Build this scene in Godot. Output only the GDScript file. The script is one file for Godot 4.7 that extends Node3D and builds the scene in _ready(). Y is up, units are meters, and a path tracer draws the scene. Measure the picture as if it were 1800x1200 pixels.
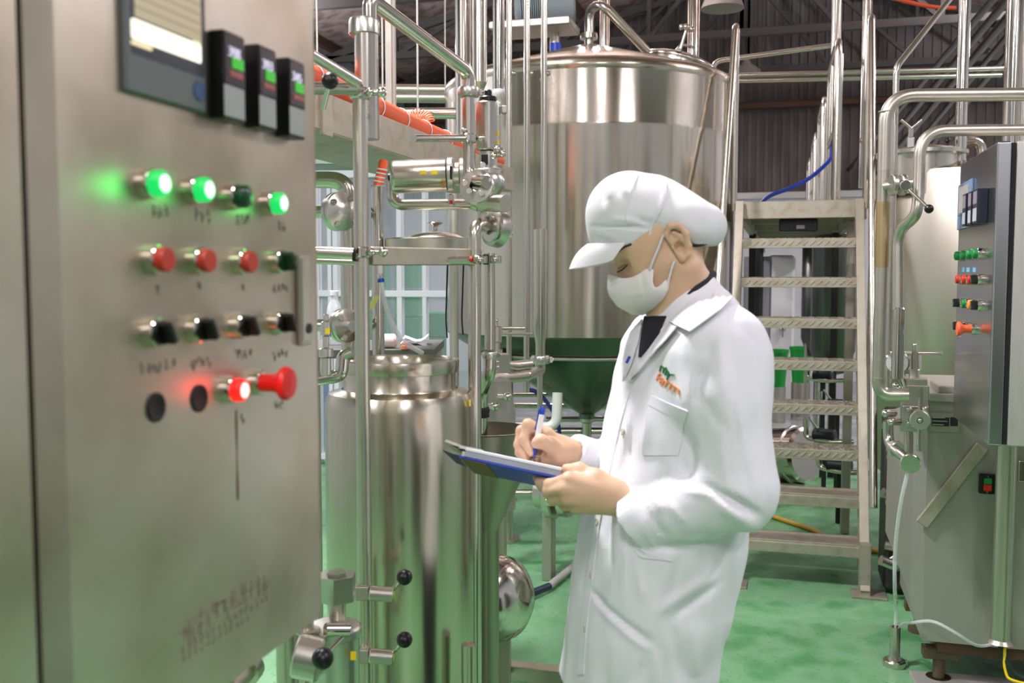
extends Node3D
# A food plant: control cabinets, stainless vessels and pipework, a stair, and a worker writing on a clipboard.

const FPX := 1700.0
const EYE := Vector3(0.0, 1.53, 0.0)
const YAW := 15.5
const PITCH := -3.8
var CB := Basis()
var M := {}
var used := {}
var rng := RandomNumberGenerator.new()

func _ready() -> void:
	rng.seed = 7
	CB = Basis(Vector3.UP, deg_to_rad(YAW)) * Basis(Vector3.RIGHT, deg_to_rad(PITCH))
	var cam := Camera3D.new()
	cam.name = "camera"
	add_child(cam)
	cam.transform = Transform3D(CB, EYE)
	cam.fov = rad_to_deg(2.0 * atan(600.0 / FPX))
	cam.near = 0.05
	cam.far = 80.0
	var ca := CameraAttributesPhysical.new()
	ca.frustum_focal_length = 34.0
	ca.exposure_aperture = 6.0
	ca.frustum_focus_distance = 3.0
	cam.attributes = ca
	var we := WorldEnvironment.new()
	we.name = "environment"
	var e := Environment.new()
	e.background_mode = Environment.BG_COLOR
	e.background_color = Color(0.5, 0.55, 0.6)
	e.tonemap_mode = Environment.TONE_MAPPER_LINEAR
	e.tonemap_exposure = 0.5
	e.sdfgi_enabled = true
	e.ssao_enabled = true
	e.ssil_enabled = true
	we.environment = e
	add_child(we)
	make_materials()
	build_lamps()
	build_setting()
	build_big_tank()
	build_stair()
	build_left()
	build_right()
	build_back()
	build_near_cabinet()
	build_person()

# ---------- places ----------
func ray(px: float, py: float) -> Vector3:
	return CB * Vector3((px - 900.0) / FPX, -(py - 600.0) / FPX, -1.0)
func at(px: float, py: float, r: float) -> Vector3:
	return EYE + ray(px, py) * r
func atx(px: float, py: float, x: float) -> Vector3:
	var d := ray(px, py)
	return EYE + d * ((x - EYE.x) / d.x)
func aty(px: float, py: float, y: float) -> Vector3:
	var d := ray(px, py)
	return EYE + d * ((y - EYE.y) / d.y)
func atz(px: float, py: float, z: float) -> Vector3:
	var d := ray(px, py)
	return EYE + d * ((z - EYE.z) / d.z)
# size in metres of so many pixels at a depth
func sz(p: float, r: float) -> float:
	return p * r / FPX
# vertical line through a pixel column: same place, height of another pixel row
func yat(p: Vector3, py: float) -> float:
	var q := Vector3(p.x, 0, p.z) - Vector3(EYE.x, 0, EYE.z)
	# solve for y so that the projection has row py
	var lo := -3.0
	var hi := 9.0
	for i in 40:
		var mid := (lo + hi) * 0.5
		var c := CB.inverse() * Vector3(q.x, mid - EYE.y, q.z)
		var row := 600.0 - c.y / -c.z * FPX
		if row > py:
			lo = mid
		else:
			hi = mid
	return (lo + hi) * 0.5

# ---------- mesh builder ----------
class MB:
	var v := PackedVector3Array()
	var n := PackedVector3Array()
	var uv := PackedVector2Array()
	var ix := PackedInt32Array()
	func vert(p: Vector3, nn: Vector3, t := Vector2.ZERO) -> int:
		v.append(p)
		n.append(nn)
		uv.append(t)
		return v.size() - 1
	func tri(a: int, b: int, c: int) -> void:
		var g := (v[b] - v[a]).cross(v[c] - v[a])
		if g.dot(n[a] + n[b] + n[c]) > 0.0:
			ix.append(a); ix.append(c); ix.append(b)
		else:
			ix.append(a); ix.append(b); ix.append(c)
	func quad(a: int, b: int, c: int, d: int) -> void:
		tri(a, b, c)
		tri(a, c, d)
	func face(pts: Array, nn: Vector3) -> void:
		var s := v.size()
		for p in pts:
			vert(p, nn)
		for i in range(1, pts.size() - 1):
			tri(s, s + i, s + i + 1)
	func flat(pts: Array, away: Vector3) -> void:
		# a flat polygon whose normal points away from a point
		var nn: Vector3 = (pts[1] - pts[0]).cross(pts[2] - pts[0]).normalized()
		if nn.dot(pts[0] - away) < 0.0:
			nn = -nn
		face(pts, nn)
	func box(c: Vector3, s: Vector3, b := Basis(), bev := 0.0) -> void:
		var h := s * 0.5
		bev = minf(bev, minf(h.x, minf(h.y, h.z)) * 0.9)
		var st := v.size()
		if bev <= 0.0:
			for ax in 3:
				for sg in [-1.0, 1.0]:
					var nn := Vector3.ZERO
					nn[ax] = sg
					var u := (ax + 1) % 3
					var w := (ax + 2) % 3
					var q := []
					for k in [[-1, -1], [1, -1], [1, 1], [-1, 1]]:
						var p := Vector3.ZERO
						p[ax] = sg * h[ax]
						p[u] = k[0] * h[u]
						p[w] = k[1] * h[w]
						q.append(vert(c + b * p, b * nn))
					quad(q[0], q[1], q[2], q[3])
			return
		var id := {}
		for sx in [-1, 1]:
			for sy in [-1, 1]:
				for sz in [-1, 1]:
					for ax in 3:
						var sg := Vector3(sx, sy, sz)
						var p := Vector3(sx * (h.x - bev), sy * (h.y - bev), sz * (h.z - bev))
						p[ax] = sg[ax] * h[ax]
						var nn := Vector3.ZERO
						nn[ax] = sg[ax]
						id[[sx, sy, sz, ax]] = vert(c + b * p, b * nn)
		for ax in 3:
			var u := (ax + 1) % 3
			var w := (ax + 2) % 3
			for sg in [-1, 1]:
				var q := []
				for k in [[-1, -1], [1, -1], [1, 1], [-1, 1]]:
					var s3 := [0, 0, 0]
					s3[ax] = sg
					s3[u] = k[0]
					s3[w] = k[1]
					q.append(id[[s3[0], s3[1], s3[2], ax]])
				quad(q[0], q[1], q[2], q[3])
			for a in [-1, 1]:
				for d in [-1, 1]:
					var s1 := [0, 0, 0]
					s1[u] = a
					s1[w] = d
					var s2 := s1.duplicate()
					s1[ax] = -1
					s2[ax] = 1
					quad(id[[s1[0], s1[1], s1[2], u]], id[[s2[0], s2[1], s2[2], u]], id[[s2[0], s2[1], s2[2], w]], id[[s1[0], s1[1], s1[2], w]])
		for sx in [-1, 1]:
			for sy in [-1, 1]:
				for sz in [-1, 1]:
					tri(id[[sx, sy, sz, 0]], id[[sx, sy, sz, 1]], id[[sx, sy, sz, 2]])
	# a straight bar of rectangular section from a to b
	func bar(a: Vector3, b: Vector3, w: float, h: float, up := Vector3.UP, bev := 0.002) -> void:
		var d := (b - a).normalized()
		if absf(d.dot(up)) > 0.98:
			up = Vector3(0, 0, 1)
		var x := up.cross(d).normalized()
		var y := d.cross(x).normalized()
		box((a + b) * 0.5, Vector3(w, h, a.distance_to(b)), Basis(x, y, d), bev)
	# rows of points; normals from neighbours
	func grid(rows: Array, wrap := false, flip := false) -> void:
		var nr := rows.size()
		var nc: int = rows[0].size()
		var s := v.size()
		for i in nr:
			for j in nc:
				var jp: int = (j + 1) % nc if wrap else mini(j + 1, nc - 1)
				var jm: int = (j - 1 + nc) % nc if wrap else maxi(j - 1, 0)
				var du: Vector3 = rows[i][jp] - rows[i][jm]
				var dv: Vector3 = rows[mini(i + 1, nr - 1)][j] - rows[maxi(i - 1, 0)][j]
				var nn := du.cross(dv).normalized()
				if flip:
					nn = -nn
				vert(rows[i][j], nn, Vector2(float(j) / maxi(nc - 1, 1), float(i) / maxi(nr - 1, 1)))
		for i in nr - 1:
			for j in (nc if wrap else nc - 1):
				var k := (j + 1) % nc
				quad(s + i * nc + j, s + i * nc + k, s + (i + 1) * nc + k, s + (i + 1) * nc + j)
	# a sheet with thickness from a grid of points
	func sheet(rows: Array, t: float, flip := false) -> void:
		var a := v.size()
		grid(rows, false, flip)
		var nr := rows.size()
		var nc: int = rows[0].size()
		var back := []
		for i in nr:
			var rr := []
			for j in nc:
				rr.append(v[a + i * nc + j] - n[a + i * nc + j] * t)
			back.append(rr)
		grid(back, false, not flip)
		var loop := []
		for j in nc: loop.append([0, j])
		for i in range(1, nr): loop.append([i, nc - 1])
		for j in range(nc - 2, -1, -1): loop.append([nr - 1, j])
		for i in range(nr - 2, 0, -1): loop.append([i, 0])
		var mid: Vector3 = rows[nr / 2][nc / 2]
		for k in loop.size():
			var p: Array = loop[k]
			var q: Array = loop[(k + 1) % loop.size()]
			flat([rows[p[0]][p[1]], rows[q[0]][q[1]], back[q[0]][q[1]], back[p[0]][p[1]]], mid)
	# swept round tube; radius may be one number or an array per point
	func tube(pts: Array, r, seg := 14, caps := true) -> void:
		var np := pts.size()
		var ring0 := v.size()
		var t0: Vector3 = (pts[1] - pts[0]).normalized()
		var x := t0.cross(Vector3.UP)
		if x.length() < 0.05:
			x = t0.cross(Vector3(1, 0, 0))
		x = x.normalized()
		var along := 0.0
		for i in np:
			var t: Vector3
			if i == 0: t = t0
			elif i == np - 1: t = (pts[i] - pts[i - 1]).normalized()
			else: t = ((pts[i] - pts[i - 1]).normalized() + (pts[i + 1] - pts[i]).normalized()).normalized()
			x = (x - t * x.dot(t)).normalized()
			var y := t.cross(x)
			var rad: float = r if not (r is Array) else r[i]
			if i > 0:
				along += pts[i].distance_to(pts[i - 1])
			var tilt := 0.0
			if r is Array:
				var im := maxi(i - 1, 0)
				var ip := mini(i + 1, np - 1)
				tilt = -(r[ip] - r[im]) / maxf(pts[ip].distance_to(pts[im]), 0.0001)
			for k in seg + 1:
				var a := TAU * k / seg
				var o := x * cos(a) + y * sin(a)
				vert(pts[i] + o * rad, (o + t * tilt).normalized(), Vector2(float(k) / seg, along))
		for i in np - 1:
			for k in seg:
				var a := ring0 + i * (seg + 1) + k
				quad(a, a + 1, a + seg + 2, a + seg + 1)
		if caps:
			for e in [0, np - 1]:
				var nn: Vector3 = (pts[0] - pts[1]).normalized() if e == 0 else (pts[np - 1] - pts[np - 2]).normalized()
				var c := vert(pts[e], nn)
				var s := v.size()
				for k in seg:
					vert(v[ring0 + e * (seg + 1) + k], nn)
				for k in seg:
					tri(c, s + k, s + (k + 1) % seg)
	# profile of (radius, height) turned round an axis; sharp corners stay sharp
	func lathe(pr: Array, xf := Transform3D(), seg := 32, sharp := 35.0, arc := TAU) -> void:
		var cs := cos(deg_to_rad(sharp))
		var sn := []
		for i in pr.size() - 1:
			var d: Vector2 = pr[i + 1] - pr[i]
			sn.append(Vector2(d.y, -d.x).normalized())
		for i in pr.size() - 1:
			if pr[i].distance_to(pr[i + 1]) < 1e-6:
				continue
			var na: Vector2 = sn[i]
			var nb: Vector2 = sn[i]
			if i > 0 and sn[i - 1].dot(sn[i]) > cs: na = (sn[i - 1] + sn[i]).normalized()
			if i < sn.size() - 1 and sn[i + 1].dot(sn[i]) > cs: nb = (sn[i + 1] + sn[i]).normalized()
			var s := v.size()
			for k in seg + 1:
				var a := arc * k / seg
				var c := cos(a)
				var z := sin(a)
				vert(xf * Vector3(pr[i].x * c, pr[i].y, pr[i].x * z), xf.basis * Vector3(na.x * c, na.y, na.x * z), Vector2(float(k) / seg, pr[i].y))
				vert(xf * Vector3(pr[i + 1].x * c, pr[i + 1].y, pr[i + 1].x * z), xf.basis * Vector3(nb.x * c, nb.y, nb.x * z), Vector2(float(k) / seg, pr[i + 1].y))
			for k in seg:
				var a := s + k * 2
				if pr[i].x < 1e-6:
					tri(a, a + 1, a + 3)
				elif pr[i + 1].x < 1e-6:
					tri(a, a + 1, a + 2)
				else:
					quad(a, a + 1, a + 3, a + 2)
	func cyl(a: Vector3, b: Vector3, ra: float, rb := -1.0, seg := 20, bev := 0.0) -> void:
		if rb < 0.0: rb = ra
		var h := a.distance_to(b)
		var xf := MB.frame(a, b - a)
		if seg == 6:
			var hexa := PackedVector2Array()
			for k in 6:
				hexa.append(Vector2(cos(TAU * k / 6.0 + 0.3), sin(TAU * k / 6.0 + 0.3)) * ra)
			prism(hexa, h, Transform3D(Basis(xf.basis.z, xf.basis.x, xf.basis.y), a))
			return
		if bev > 0.0:
			lathe([Vector2(0, 0), Vector2(ra - bev, 0), Vector2(ra, bev), Vector2(rb, h - bev), Vector2(rb - bev, h), Vector2(0, h)], xf, seg)
		else:
			lathe([Vector2(0, 0), Vector2(ra, 0), Vector2(rb, h), Vector2(0, h)], xf, seg)
	func ball(c: Vector3, r, seg := 16) -> void:
		var rr: Vector3 = r if r is Vector3 else Vector3.ONE * r
		var pr := []
		var m := maxi(seg / 2, 4)
		for i in m + 1:
			var a := -PI / 2 + PI * i / m
			pr.append(Vector2(maxf(cos(a), 0.0), sin(a)))
		lathe(pr, Transform3D(Basis().scaled(rr), c), seg, 80.0)
	# flat polygon (x, y) pushed along z of the frame
	func prism(poly: PackedVector2Array, depth: float, xf: Transform3D) -> void:
		var tr := Geometry2D.triangulate_polygon(poly)
		for sd in [0.0, depth]:
			var nn := xf.basis.z.normalized() * (-1.0 if sd == 0.0 else 1.0)
			var s := v.size()
			for p in poly:
				vert(xf * Vector3(p.x, p.y, sd), nn)
			for i in range(0, tr.size(), 3):
				tri(s + tr[i], s + tr[i + 1], s + tr[i + 2])
		var area := 0.0
		for i in poly.size():
			area += poly[i].cross(poly[(i + 1) % poly.size()])
		for i in poly.size():
			var a := poly[i]
			var b := poly[(i + 1) % poly.size()]
			var o := Vector2(b.y - a.y, a.x - b.x).normalized() * signf(area)
			face([xf * Vector3(a.x, a.y, 0), xf * Vector3(b.x, b.y, 0), xf * Vector3(b.x, b.y, depth), xf * Vector3(a.x, a.y, depth)], (xf.basis * Vector3(o.x, o.y, 0)).normalized())
	static func frame(o: Vector3, up: Vector3, side := Vector3.ZERO) -> Transform3D:
		var y := up.normalized()
		var x := side
		if x.length() < 0.01 or absf(x.normalized().dot(y)) > 0.98:
			x = Vector3(1, 0, 0) if absf(y.x) < 0.8 else Vector3(0, 0, 1)
		x = (x - y * x.dot(y)).normalized()
		return Transform3D(Basis(x, y, x.cross(y)), o)
	func mesh(origin := Vector3.ZERO) -> ArrayMesh:
		var vv := v.duplicate()
		if origin != Vector3.ZERO:
			for i in vv.size():
				vv[i] = vv[i] - origin
		var a := []
		a.resize(Mesh.ARRAY_MAX)
		a[Mesh.ARRAY_VERTEX] = vv
		a[Mesh.ARRAY_NORMAL] = n
		a[Mesh.ARRAY_TEX_UV] = uv
		a[Mesh.ARRAY_INDEX] = ix
		var m := ArrayMesh.new()
		m.add_surface_from_arrays(Mesh.PRIMITIVE_TRIANGLES, a)
		return m

# points with rounded corners
func bend(pts: Array, r: float, n := 6) -> Array:
	var out := [pts[0]]
	for i in range(1, pts.size() - 1):
		var a: Vector3 = pts[i - 1]
		var b: Vector3 = pts[i]
		var c: Vector3 = pts[i + 1]
		var da := (a - b).normalized()
		var dc := (c - b).normalized()
		var ang := da.angle_to(dc)
		if ang > 3.0:
			out.append(b)
			continue
		var t := minf(r / tan(ang * 0.5), minf(a.distance_to(b), b.distance_to(c)) * 0.49)
		var p := b + da * t
		var q := b + dc * t
		for k in n + 1:
			var u := float(k) / n
			out.append(p.lerp(b, u).lerp(b.lerp(q, u), u))
	out.append(pts[pts.size() - 1])
	return out
# smooth curve through points
func curve(pts: Array, n := 6) -> Array:
	var out := []
	for i in pts.size() - 1:
		var p0: Vector3 = pts[maxi(i - 1, 0)]
		var p1: Vector3 = pts[i]
		var p2: Vector3 = pts[i + 1]
		var p3: Vector3 = pts[mini(i + 2, pts.size() - 1)]
		for k in n:
			out.append(p1.cubic_interpolate(p2, p0, p3, float(k) / n))
	out.append(pts[pts.size() - 1])
	return out

# ---------- things and parts ----------
func fresh(called: String) -> String:
	if not used.has(called):
		used[called] = 0
		return called
	used[called] += 1
	return "%s_%03d" % [called, used[called]]
func thing(called: String, label: String, category: String, base := Vector3.ZERO, group := "") -> Node3D:
	var o := Node3D.new()
	o.name = fresh(called)
	add_child(o)
	o.position = base
	o.set_meta("label", label)
	o.set_meta("category", category)
	if group: o.set_meta("group", group)
	return o
func origin_of(o: Node3D) -> Vector3:
	return o.position if o.get_parent() == self else origin_of(o.get_parent()) + o.position
func part(parent: Node3D, called: String, mb: MB, mat: Material, label := "") -> MeshInstance3D:
	var o := MeshInstance3D.new()
	o.name = called
	o.mesh = mb.mesh(origin_of(parent))
	o.material_override = mat
	parent.add_child(o, true)
	if label: o.set_meta("label", label)
	return o
func solo(called: String, label: String, category: String, mb: MB, mat: Material, base := Vector3.ZERO, group := "") -> MeshInstance3D:
	var o := MeshInstance3D.new()
	o.name = fresh(called)
	o.mesh = mb.mesh(base)
	o.material_override = mat
	add_child(o)
	o.position = base
	o.set_meta("label", label)
	o.set_meta("category", category)
	if group: o.set_meta("group", group)
	return o
func struct(called: String, mb: MB, mat: Material) -> MeshInstance3D:
	var o := MeshInstance3D.new()
	o.name = called
	o.mesh = mb.mesh()
	o.material_override = mat
	add_child(o)
	o.set_meta("kind", "structure")
	return o

# ---------- materials ----------
func noise_tex(sd: int, freq: float, ramp: Array, size := 512, oct := 4, normal := false, type := FastNoiseLite.TYPE_SIMPLEX_SMOOTH) -> NoiseTexture2D:
	var f := FastNoiseLite.new()
	f.seed = sd
	f.noise_type = type
	f.frequency = freq
	f.fractal_octaves = oct
	var t := NoiseTexture2D.new()
	t.width = size
	t.height = size
	t.seamless = true
	t.noise = f
	if normal:
		t.as_normal_map = true
		t.bump_strength = 4.0
	elif ramp.size():
		var g := Gradient.new()
		var os := PackedFloat32Array()
		var cs := PackedColorArray()
		for k in ramp:
			os.append(k[0])
			cs.append(k[1])
		g.offsets = os
		g.colors = cs
		t.color_ramp = g
	return t
func mat(c: Color, rough := 0.6, metal := 0.0) -> StandardMaterial3D:
	var m := StandardMaterial3D.new()
	m.albedo_color = c
	m.roughness = rough
	m.metallic = metal
	return m
func grey(x: float) -> Color:
	return Color(x, x, x)
func glow(c: Color, e: float, base := Color.BLACK) -> StandardMaterial3D:
	var m := mat(base, 0.3)
	m.emission_enabled = true
	m.emission = c
	m.emission_energy_multiplier = e
	return m
func steel(c: Color, rough: float, tex: Texture2D, scale: Vector3, aniso := 0.0) -> StandardMaterial3D:
	var m := mat(c, rough, 1.0)
	if tex:
		m.roughness_texture = tex
		m.roughness_texture_channel = BaseMaterial3D.TEXTURE_CHANNEL_GRAYSCALE
		m.uv1_triplanar = true
		m.uv1_world_triplanar = true
		m.uv1_scale = scale
	if aniso != 0.0:
		m.anisotropy_enabled = true
		m.anisotropy = aniso
	return m
func make_materials() -> void:
	var streak := noise_tex(11, 0.02, [[0.0, grey(0.7)], [0.5, grey(0.88)], [1.0, grey(1.0)]], 512, 5)
	var blot := noise_tex(12, 0.01, [[0.25, grey(0.86)], [0.75, grey(1.0)]], 512, 4)
	M.pipe = steel(Color(0.80, 0.78, 0.73), 0.24, blot, Vector3(3, 3, 3))
	M.pipe2 = steel(Color(0.78, 0.76, 0.70), 0.36, blot, Vector3(3, 3, 3))
	M.dull = steel(Color(0.74, 0.72, 0.67), 0.50, blot, Vector3(4, 4, 4))
	M.shiny = steel(Color(0.83, 0.81, 0.77), 0.12, null, Vector3.ONE)
	M.cast = steel(Color(0.80, 0.79, 0.75), 0.30, null, Vector3.ONE)
	M.tank = steel(Color(0.82, 0.79, 0.73), 0.19, streak, Vector3(1.5, 0.1, 1.5), -0.6)
	M.vessel = steel(Color(0.77, 0.74, 0.67), 0.24, streak, Vector3(6, 0.4, 6), -0.5)
	# cabinet sheet: brushed steel with blotches of dried wash water
	var sheet := steel(Color(0.80, 0.77, 0.71), 0.44, streak, Vector3(5, 0.8, 0.8))
	sheet.albedo_texture = noise_tex(21, 0.008, [[0.2, Color(0.84, 0.82, 0.78)], [0.5, Color(0.95, 0.93, 0.9)], [0.8, Color(1, 1, 1)]], 512, 5)
	M.sheet = sheet
	M.sheet2 = steel(Color(0.80, 0.79, 0.76), 0.40, streak, Vector3(5, 0.8, 5))
	M.frame = steel(Color(0.73, 0.71, 0.65), 0.55, blot, Vector3(4, 4, 4))
	M.frame.albedo_texture = noise_tex(22, 0.006, [[0.15, Color(0.93, 0.90, 0.85)], [0.4, Color(0.97, 0.96, 0.94)], [1.0, Color(1, 1, 1)]], 512, 5)
	M.sheet.metallic = 0.95
	M.sheet2.metallic = 0.6
	M.frame.metallic = 0.75
	M.dusty = steel(Color(0.64, 0.63, 0.59), 0.5, streak, Vector3(5, 0.8, 5))
	M.dusty.metallic = 0.55
	M.black = mat(Color(0.03, 0.03, 0.035), 0.35)
	M.rubber = mat(Color(0.04, 0.04, 0.045), 0.7)
	M.dark = mat(Color(0.12, 0.12, 0.12), 0.6)
	M.red = mat(Color(0.80, 0.16, 0.10), 0.35)
	M.orange = mat(Color(0.93, 0.38, 0.20), 0.5)
	M.yellow = mat(Color(0.93, 0.80, 0.05), 0.5)
	M.white = mat(Color(0.88, 0.88, 0.87), 0.5)
	M.cream = mat(Color(0.80, 0.76, 0.66), 0.5)
	M.blue = mat(Color(0.05, 0.22, 0.66), 0.4)
	M.green = mat(Color(0.05, 0.50, 0.22), 0.45)
	M.crate = mat(Color(0.05, 0.50, 0.22), 0.5)
	M.glass = mat(Color(0.85, 0.93, 0.96, 0.12), 0.02)
	M.glass.transparency = BaseMaterial3D.TRANSPARENCY_ALPHA
	M.tubing = mat(Color(0.93, 0.95, 0.95, 0.35), 0.05)
	M.tubing.transparency = BaseMaterial3D.TRANSPARENCY_ALPHA

# ---------- lamps ----------
func lamp(pos: Vector3, size: Vector2, energy: float, label: String, upward := 0.5, col := Color(0.985, 0.965, 1.0)) -> void:
	var t := thing("ceiling_lamp", label, "lamp", pos, "ceiling lamps")
	var h := MB.new()
	h.box(pos + Vector3(0, 0.06, 0), Vector3(size.x + 0.06, 0.08, size.y + 0.06), Basis(), 0.01)
	part(t, "lamp_housing", h, M.white)
	var d := MB.new()
	d.box(pos + Vector3(0, 0.008, 0), Vector3(size.x, 0.016, size.y))
	part(t, "lamp_diffuser", d, glow(col, 6.0, grey(0.8)))
	for s in [-1, 1]:
		var rod := MB.new()
		var top := roof_y(pos.x) - 0.05
		rod.cyl(pos + Vector3(0, 0.1, s * size.y * 0.35), Vector3(pos.x, top, pos.z + s * size.y * 0.35), 0.006, -1.0, 8)
		part(t, "hanger_rod", rod, M.dark)
	var u := MB.new()  # glowing lens added on top, goes with the extra upward light
	u.box(pos + Vector3(0, 0.106, 0), Vector3(size.x * 0.8, 0.012, size.y * 0.9))
	part(t, "added_uplight_lens", u, glow(col, 3.0, grey(0.8)))
	var lu := AreaLight3D.new()  # upward light added to brighten the roof
	lu.name = "added_uplight"
	lu.area_size = size * 0.85
	lu.light_energy = energy * upward
	lu.light_color = col
	lu.shadow_enabled = true
	lu.set("area_range", 30.0)
	t.add_child(lu)
	lu.position = Vector3(0, 0.12, 0)
	lu.rotation_degrees = Vector3(90, 0, 0)
	var l := AreaLight3D.new()
	l.name = "lamp_light"
	l.area_size = size
	l.light_energy = energy
	l.light_color = col
	l.shadow_enabled = true
	l.set("area_range", 30.0)
	t.add_child(l)
	l.position = Vector3(0, -0.012, 0)
	l.rotation_degrees = Vector3(-90, 0, 0)
func build_lamps() -> void:
	lamp(Vector3(-1.75, 4.3, -2.5), Vector2(0.4, 0.5), 52.0, "ceiling lamp high over the open vessel, the strongest one", 0.25)
	lamp(Vector3(2.6, 4.25, -1.2), Vector2(0.25, 1.3), 14.0, "ceiling lamp high over the right-hand aisle", 0.5)
	lamp(Vector3(-3.0, 4.25, 2.8), Vector2(0.25, 1.3), 27.0, "ceiling lamp behind the viewer on the left", 0.5)
	lamp(Vector3(2.0, 4.25, 2.8), Vector2(0.25, 1.3), 27.0, "ceiling lamp behind the viewer on the right", 0.5)
	lamp(Vector3(-0.4, 4.25, 0.9), Vector2(0.25, 1.3), 10.0, "ceiling lamp over the aisle between the cabinets", 0.5)
	lamp(Vector3(-5.0, 4.25, -4.2), Vector2(0.25, 1.3), 20.0, "ceiling lamp over the pipework left of the tall tank", 1.5)
	lamp(Vector3(3.4, 4.25, -5.6), Vector2(0.25, 1.3), 20.0, "ceiling lamp over the tank behind the right-hand machine", 1.5)
	lamp(Vector3(-5.6, 4.0, -9.2), Vector2(0.3, 1.3), 24.0, "ceiling lamp in the bay behind the glass partition", 1.5)
	lamp(Vector3(3.2, 4.0, -10.8), Vector2(0.3, 1.3), 24.0, "ceiling lamp over the far end of the walkway", 4.0)
	lamp(Vector3(-1.6, 4.2, -8.4), Vector2(0.3, 0.8), 14.0, "ceiling lamp hidden behind the tall tank", 4.0)

func roof_y(x: float) -> float:
	return 5.9 - absf(x + 0.5) * 0.24

# ---------- the room ----------
func build_setting() -> void:
	# green resin floor with worn, paler patches
	var fm := mat(Color(0.45, 0.63, 0.47), 0.40)
	fm.albedo_texture = noise_tex(31, 0.006, [[0.15, Color(0.72, 0.88, 0.76)], [0.45, Color(0.95, 1.0, 0.95)], [0.62, Color(1, 1, 1)], [0.85, Color(0.86, 0.95, 0.86)]], 1024, 6)
	fm.uv1_triplanar = true
	fm.uv1_world_triplanar = true
	fm.uv1_scale = Vector3(0.5, 0.5, 0.5)
	fm.roughness_texture = noise_tex(32, 0.012, [[0.2, grey(0.6)], [0.8, grey(1.0)]], 512, 5)
	fm.roughness_texture_channel = BaseMaterial3D.TEXTURE_CHANNEL_GRAYSCALE
	fm.metallic_specular = 0.4
	fm.detail_enabled = true
	fm.detail_uv_layer = BaseMaterial3D.DETAIL_UV_1
	fm.detail_blend_mode = BaseMaterial3D.BLEND_MODE_MUL
	fm.detail_albedo = noise_tex(33, 0.09, [[0.0, Color(0.35, 0.45, 0.38)], [0.17, Color(0.80, 0.85, 0.8)], [0.24, Color(1, 1, 1)], [1.0, Color(1, 1, 1)]], 1024, 3)
	var f := MB.new()
	f.box(Vector3(-0.5, -0.1, -1.6), Vector3(11.4, 0.2, 12.8))
	struct("floor", f, fm)
	var wet := mat(Color(0.62, 0.65, 0.64), 0.10)
	wet.roughness_texture = noise_tex(34, 0.01, [[0.35, grey(0.25)], [0.7, grey(1.0)]], 512, 5)
	wet.roughness_texture_channel = BaseMaterial3D.TEXTURE_CHANNEL_GRAYSCALE
	wet.albedo_texture = noise_tex(35, 0.008, [[0.3, Color(0.72, 0.74, 0.74)], [0.7, Color(1, 1, 1)]], 512, 5)
	wet.uv1_triplanar = true
	wet.uv1_world_triplanar = true
	wet.uv1_scale = Vector3(0.4, 0.4, 0.4)
	var g := MB.new()
	g.box(Vector3(-0.5, -0.1, -11.65), Vector3(11.4, 0.2, 7.3))
	struct("floor_wet_bay", g, wet)
	# walls
	var pale := mat(Color(0.72, 0.73, 0.76), 0.7)
	pale.albedo_texture = noise_tex(36, 0.01, [[0.2, Color(0.9, 0.9, 0.88)], [0.8, Color(1, 1, 1)]], 512, 4)
	pale.uv1_triplanar = true
	pale.uv1_world_triplanar = true
	pale.uv1_scale = Vector3(0.3, 0.3, 0.3)
	var w := MB.new()
	w.box(Vector3(-6.1, 2.9, -5.25), Vector3(0.2, 5.8, 20.1))
	struct("wall_left", w, pale)
	w = MB.new()
	w.box(Vector3(5.1, 2.9, -5.25), Vector3(0.2, 5.8, 20.1))
	struct("wall_right", w, pale)
	w = MB.new()
	w.box(Vector3(-0.5, 3.0, 4.8), Vector3(11.4, 6.0, 0.2))
	struct("wall_front", w, pale)
	w = MB.new()
	w.box(Vector3(-0.5, 1.35, -15.1), Vector3(11.4, 2.7, 0.2))
	struct("wall_back", w, mat(Color(0.82, 0.83, 0.84), 0.6))
	var dk := mat(Color(0.40, 0.38, 0.37), 0.6)
	dk.albedo_texture = noise_tex(37, 0.008, [[0.2, Color(0.86, 0.83, 0.8)], [0.8, Color(1, 1, 1)]], 512, 3)
	dk.uv1_scale = Vector3(0.5, 0.25, 0.5)
	dk.uv1_triplanar = true
	dk.uv1_world_triplanar = true
	w = MB.new()
	w.box(Vector3(-0.5, 4.35, -15.12), Vector3(11.4, 3.3, 0.16))
	var x := -6.0
	while x < 5.0:
		w.box(Vector3(x, 4.35, -15.03), Vector3(0.05, 3.3, 0.04))
		x += 0.12
	struct("wall_back_cladding", w, dk)
	var tr := MB.new()
	tr.box(Vector3(-0.5, 2.74, -14.97), Vector3(11.0, 0.1, 0.08), Basis(), 0.01)
	struct("trim_1", tr, M.white)
	var rust := mat(Color(0.35, 0.24, 0.19), 0.7)
	tr = MB.new()
	tr.box(Vector3(-0.5, 4.05, -14.9), Vector3(11.0, 0.09, 0.1), Basis(), 0.01)
	struct("trim_2", tr, rust)
	# pitched roof: two slopes of sheet, purlins and lattice trusses
	var rm := mat(Color(0.68, 0.62, 0.60), 0.7)
	rm.albedo_texture = noise_tex(38, 0.015, [[0.2, Color(0.7, 0.66, 0.64)], [0.6, Color(1, 0.98, 0.96)], [0.9, Color(1, 1, 1)]], 512, 5)
	rm.uv1_triplanar = true
	rm.uv1_world_triplanar = true
	rm.uv1_scale = Vector3(0.6, 0.6, 0.6)
	var rf := MB.new()
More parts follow.
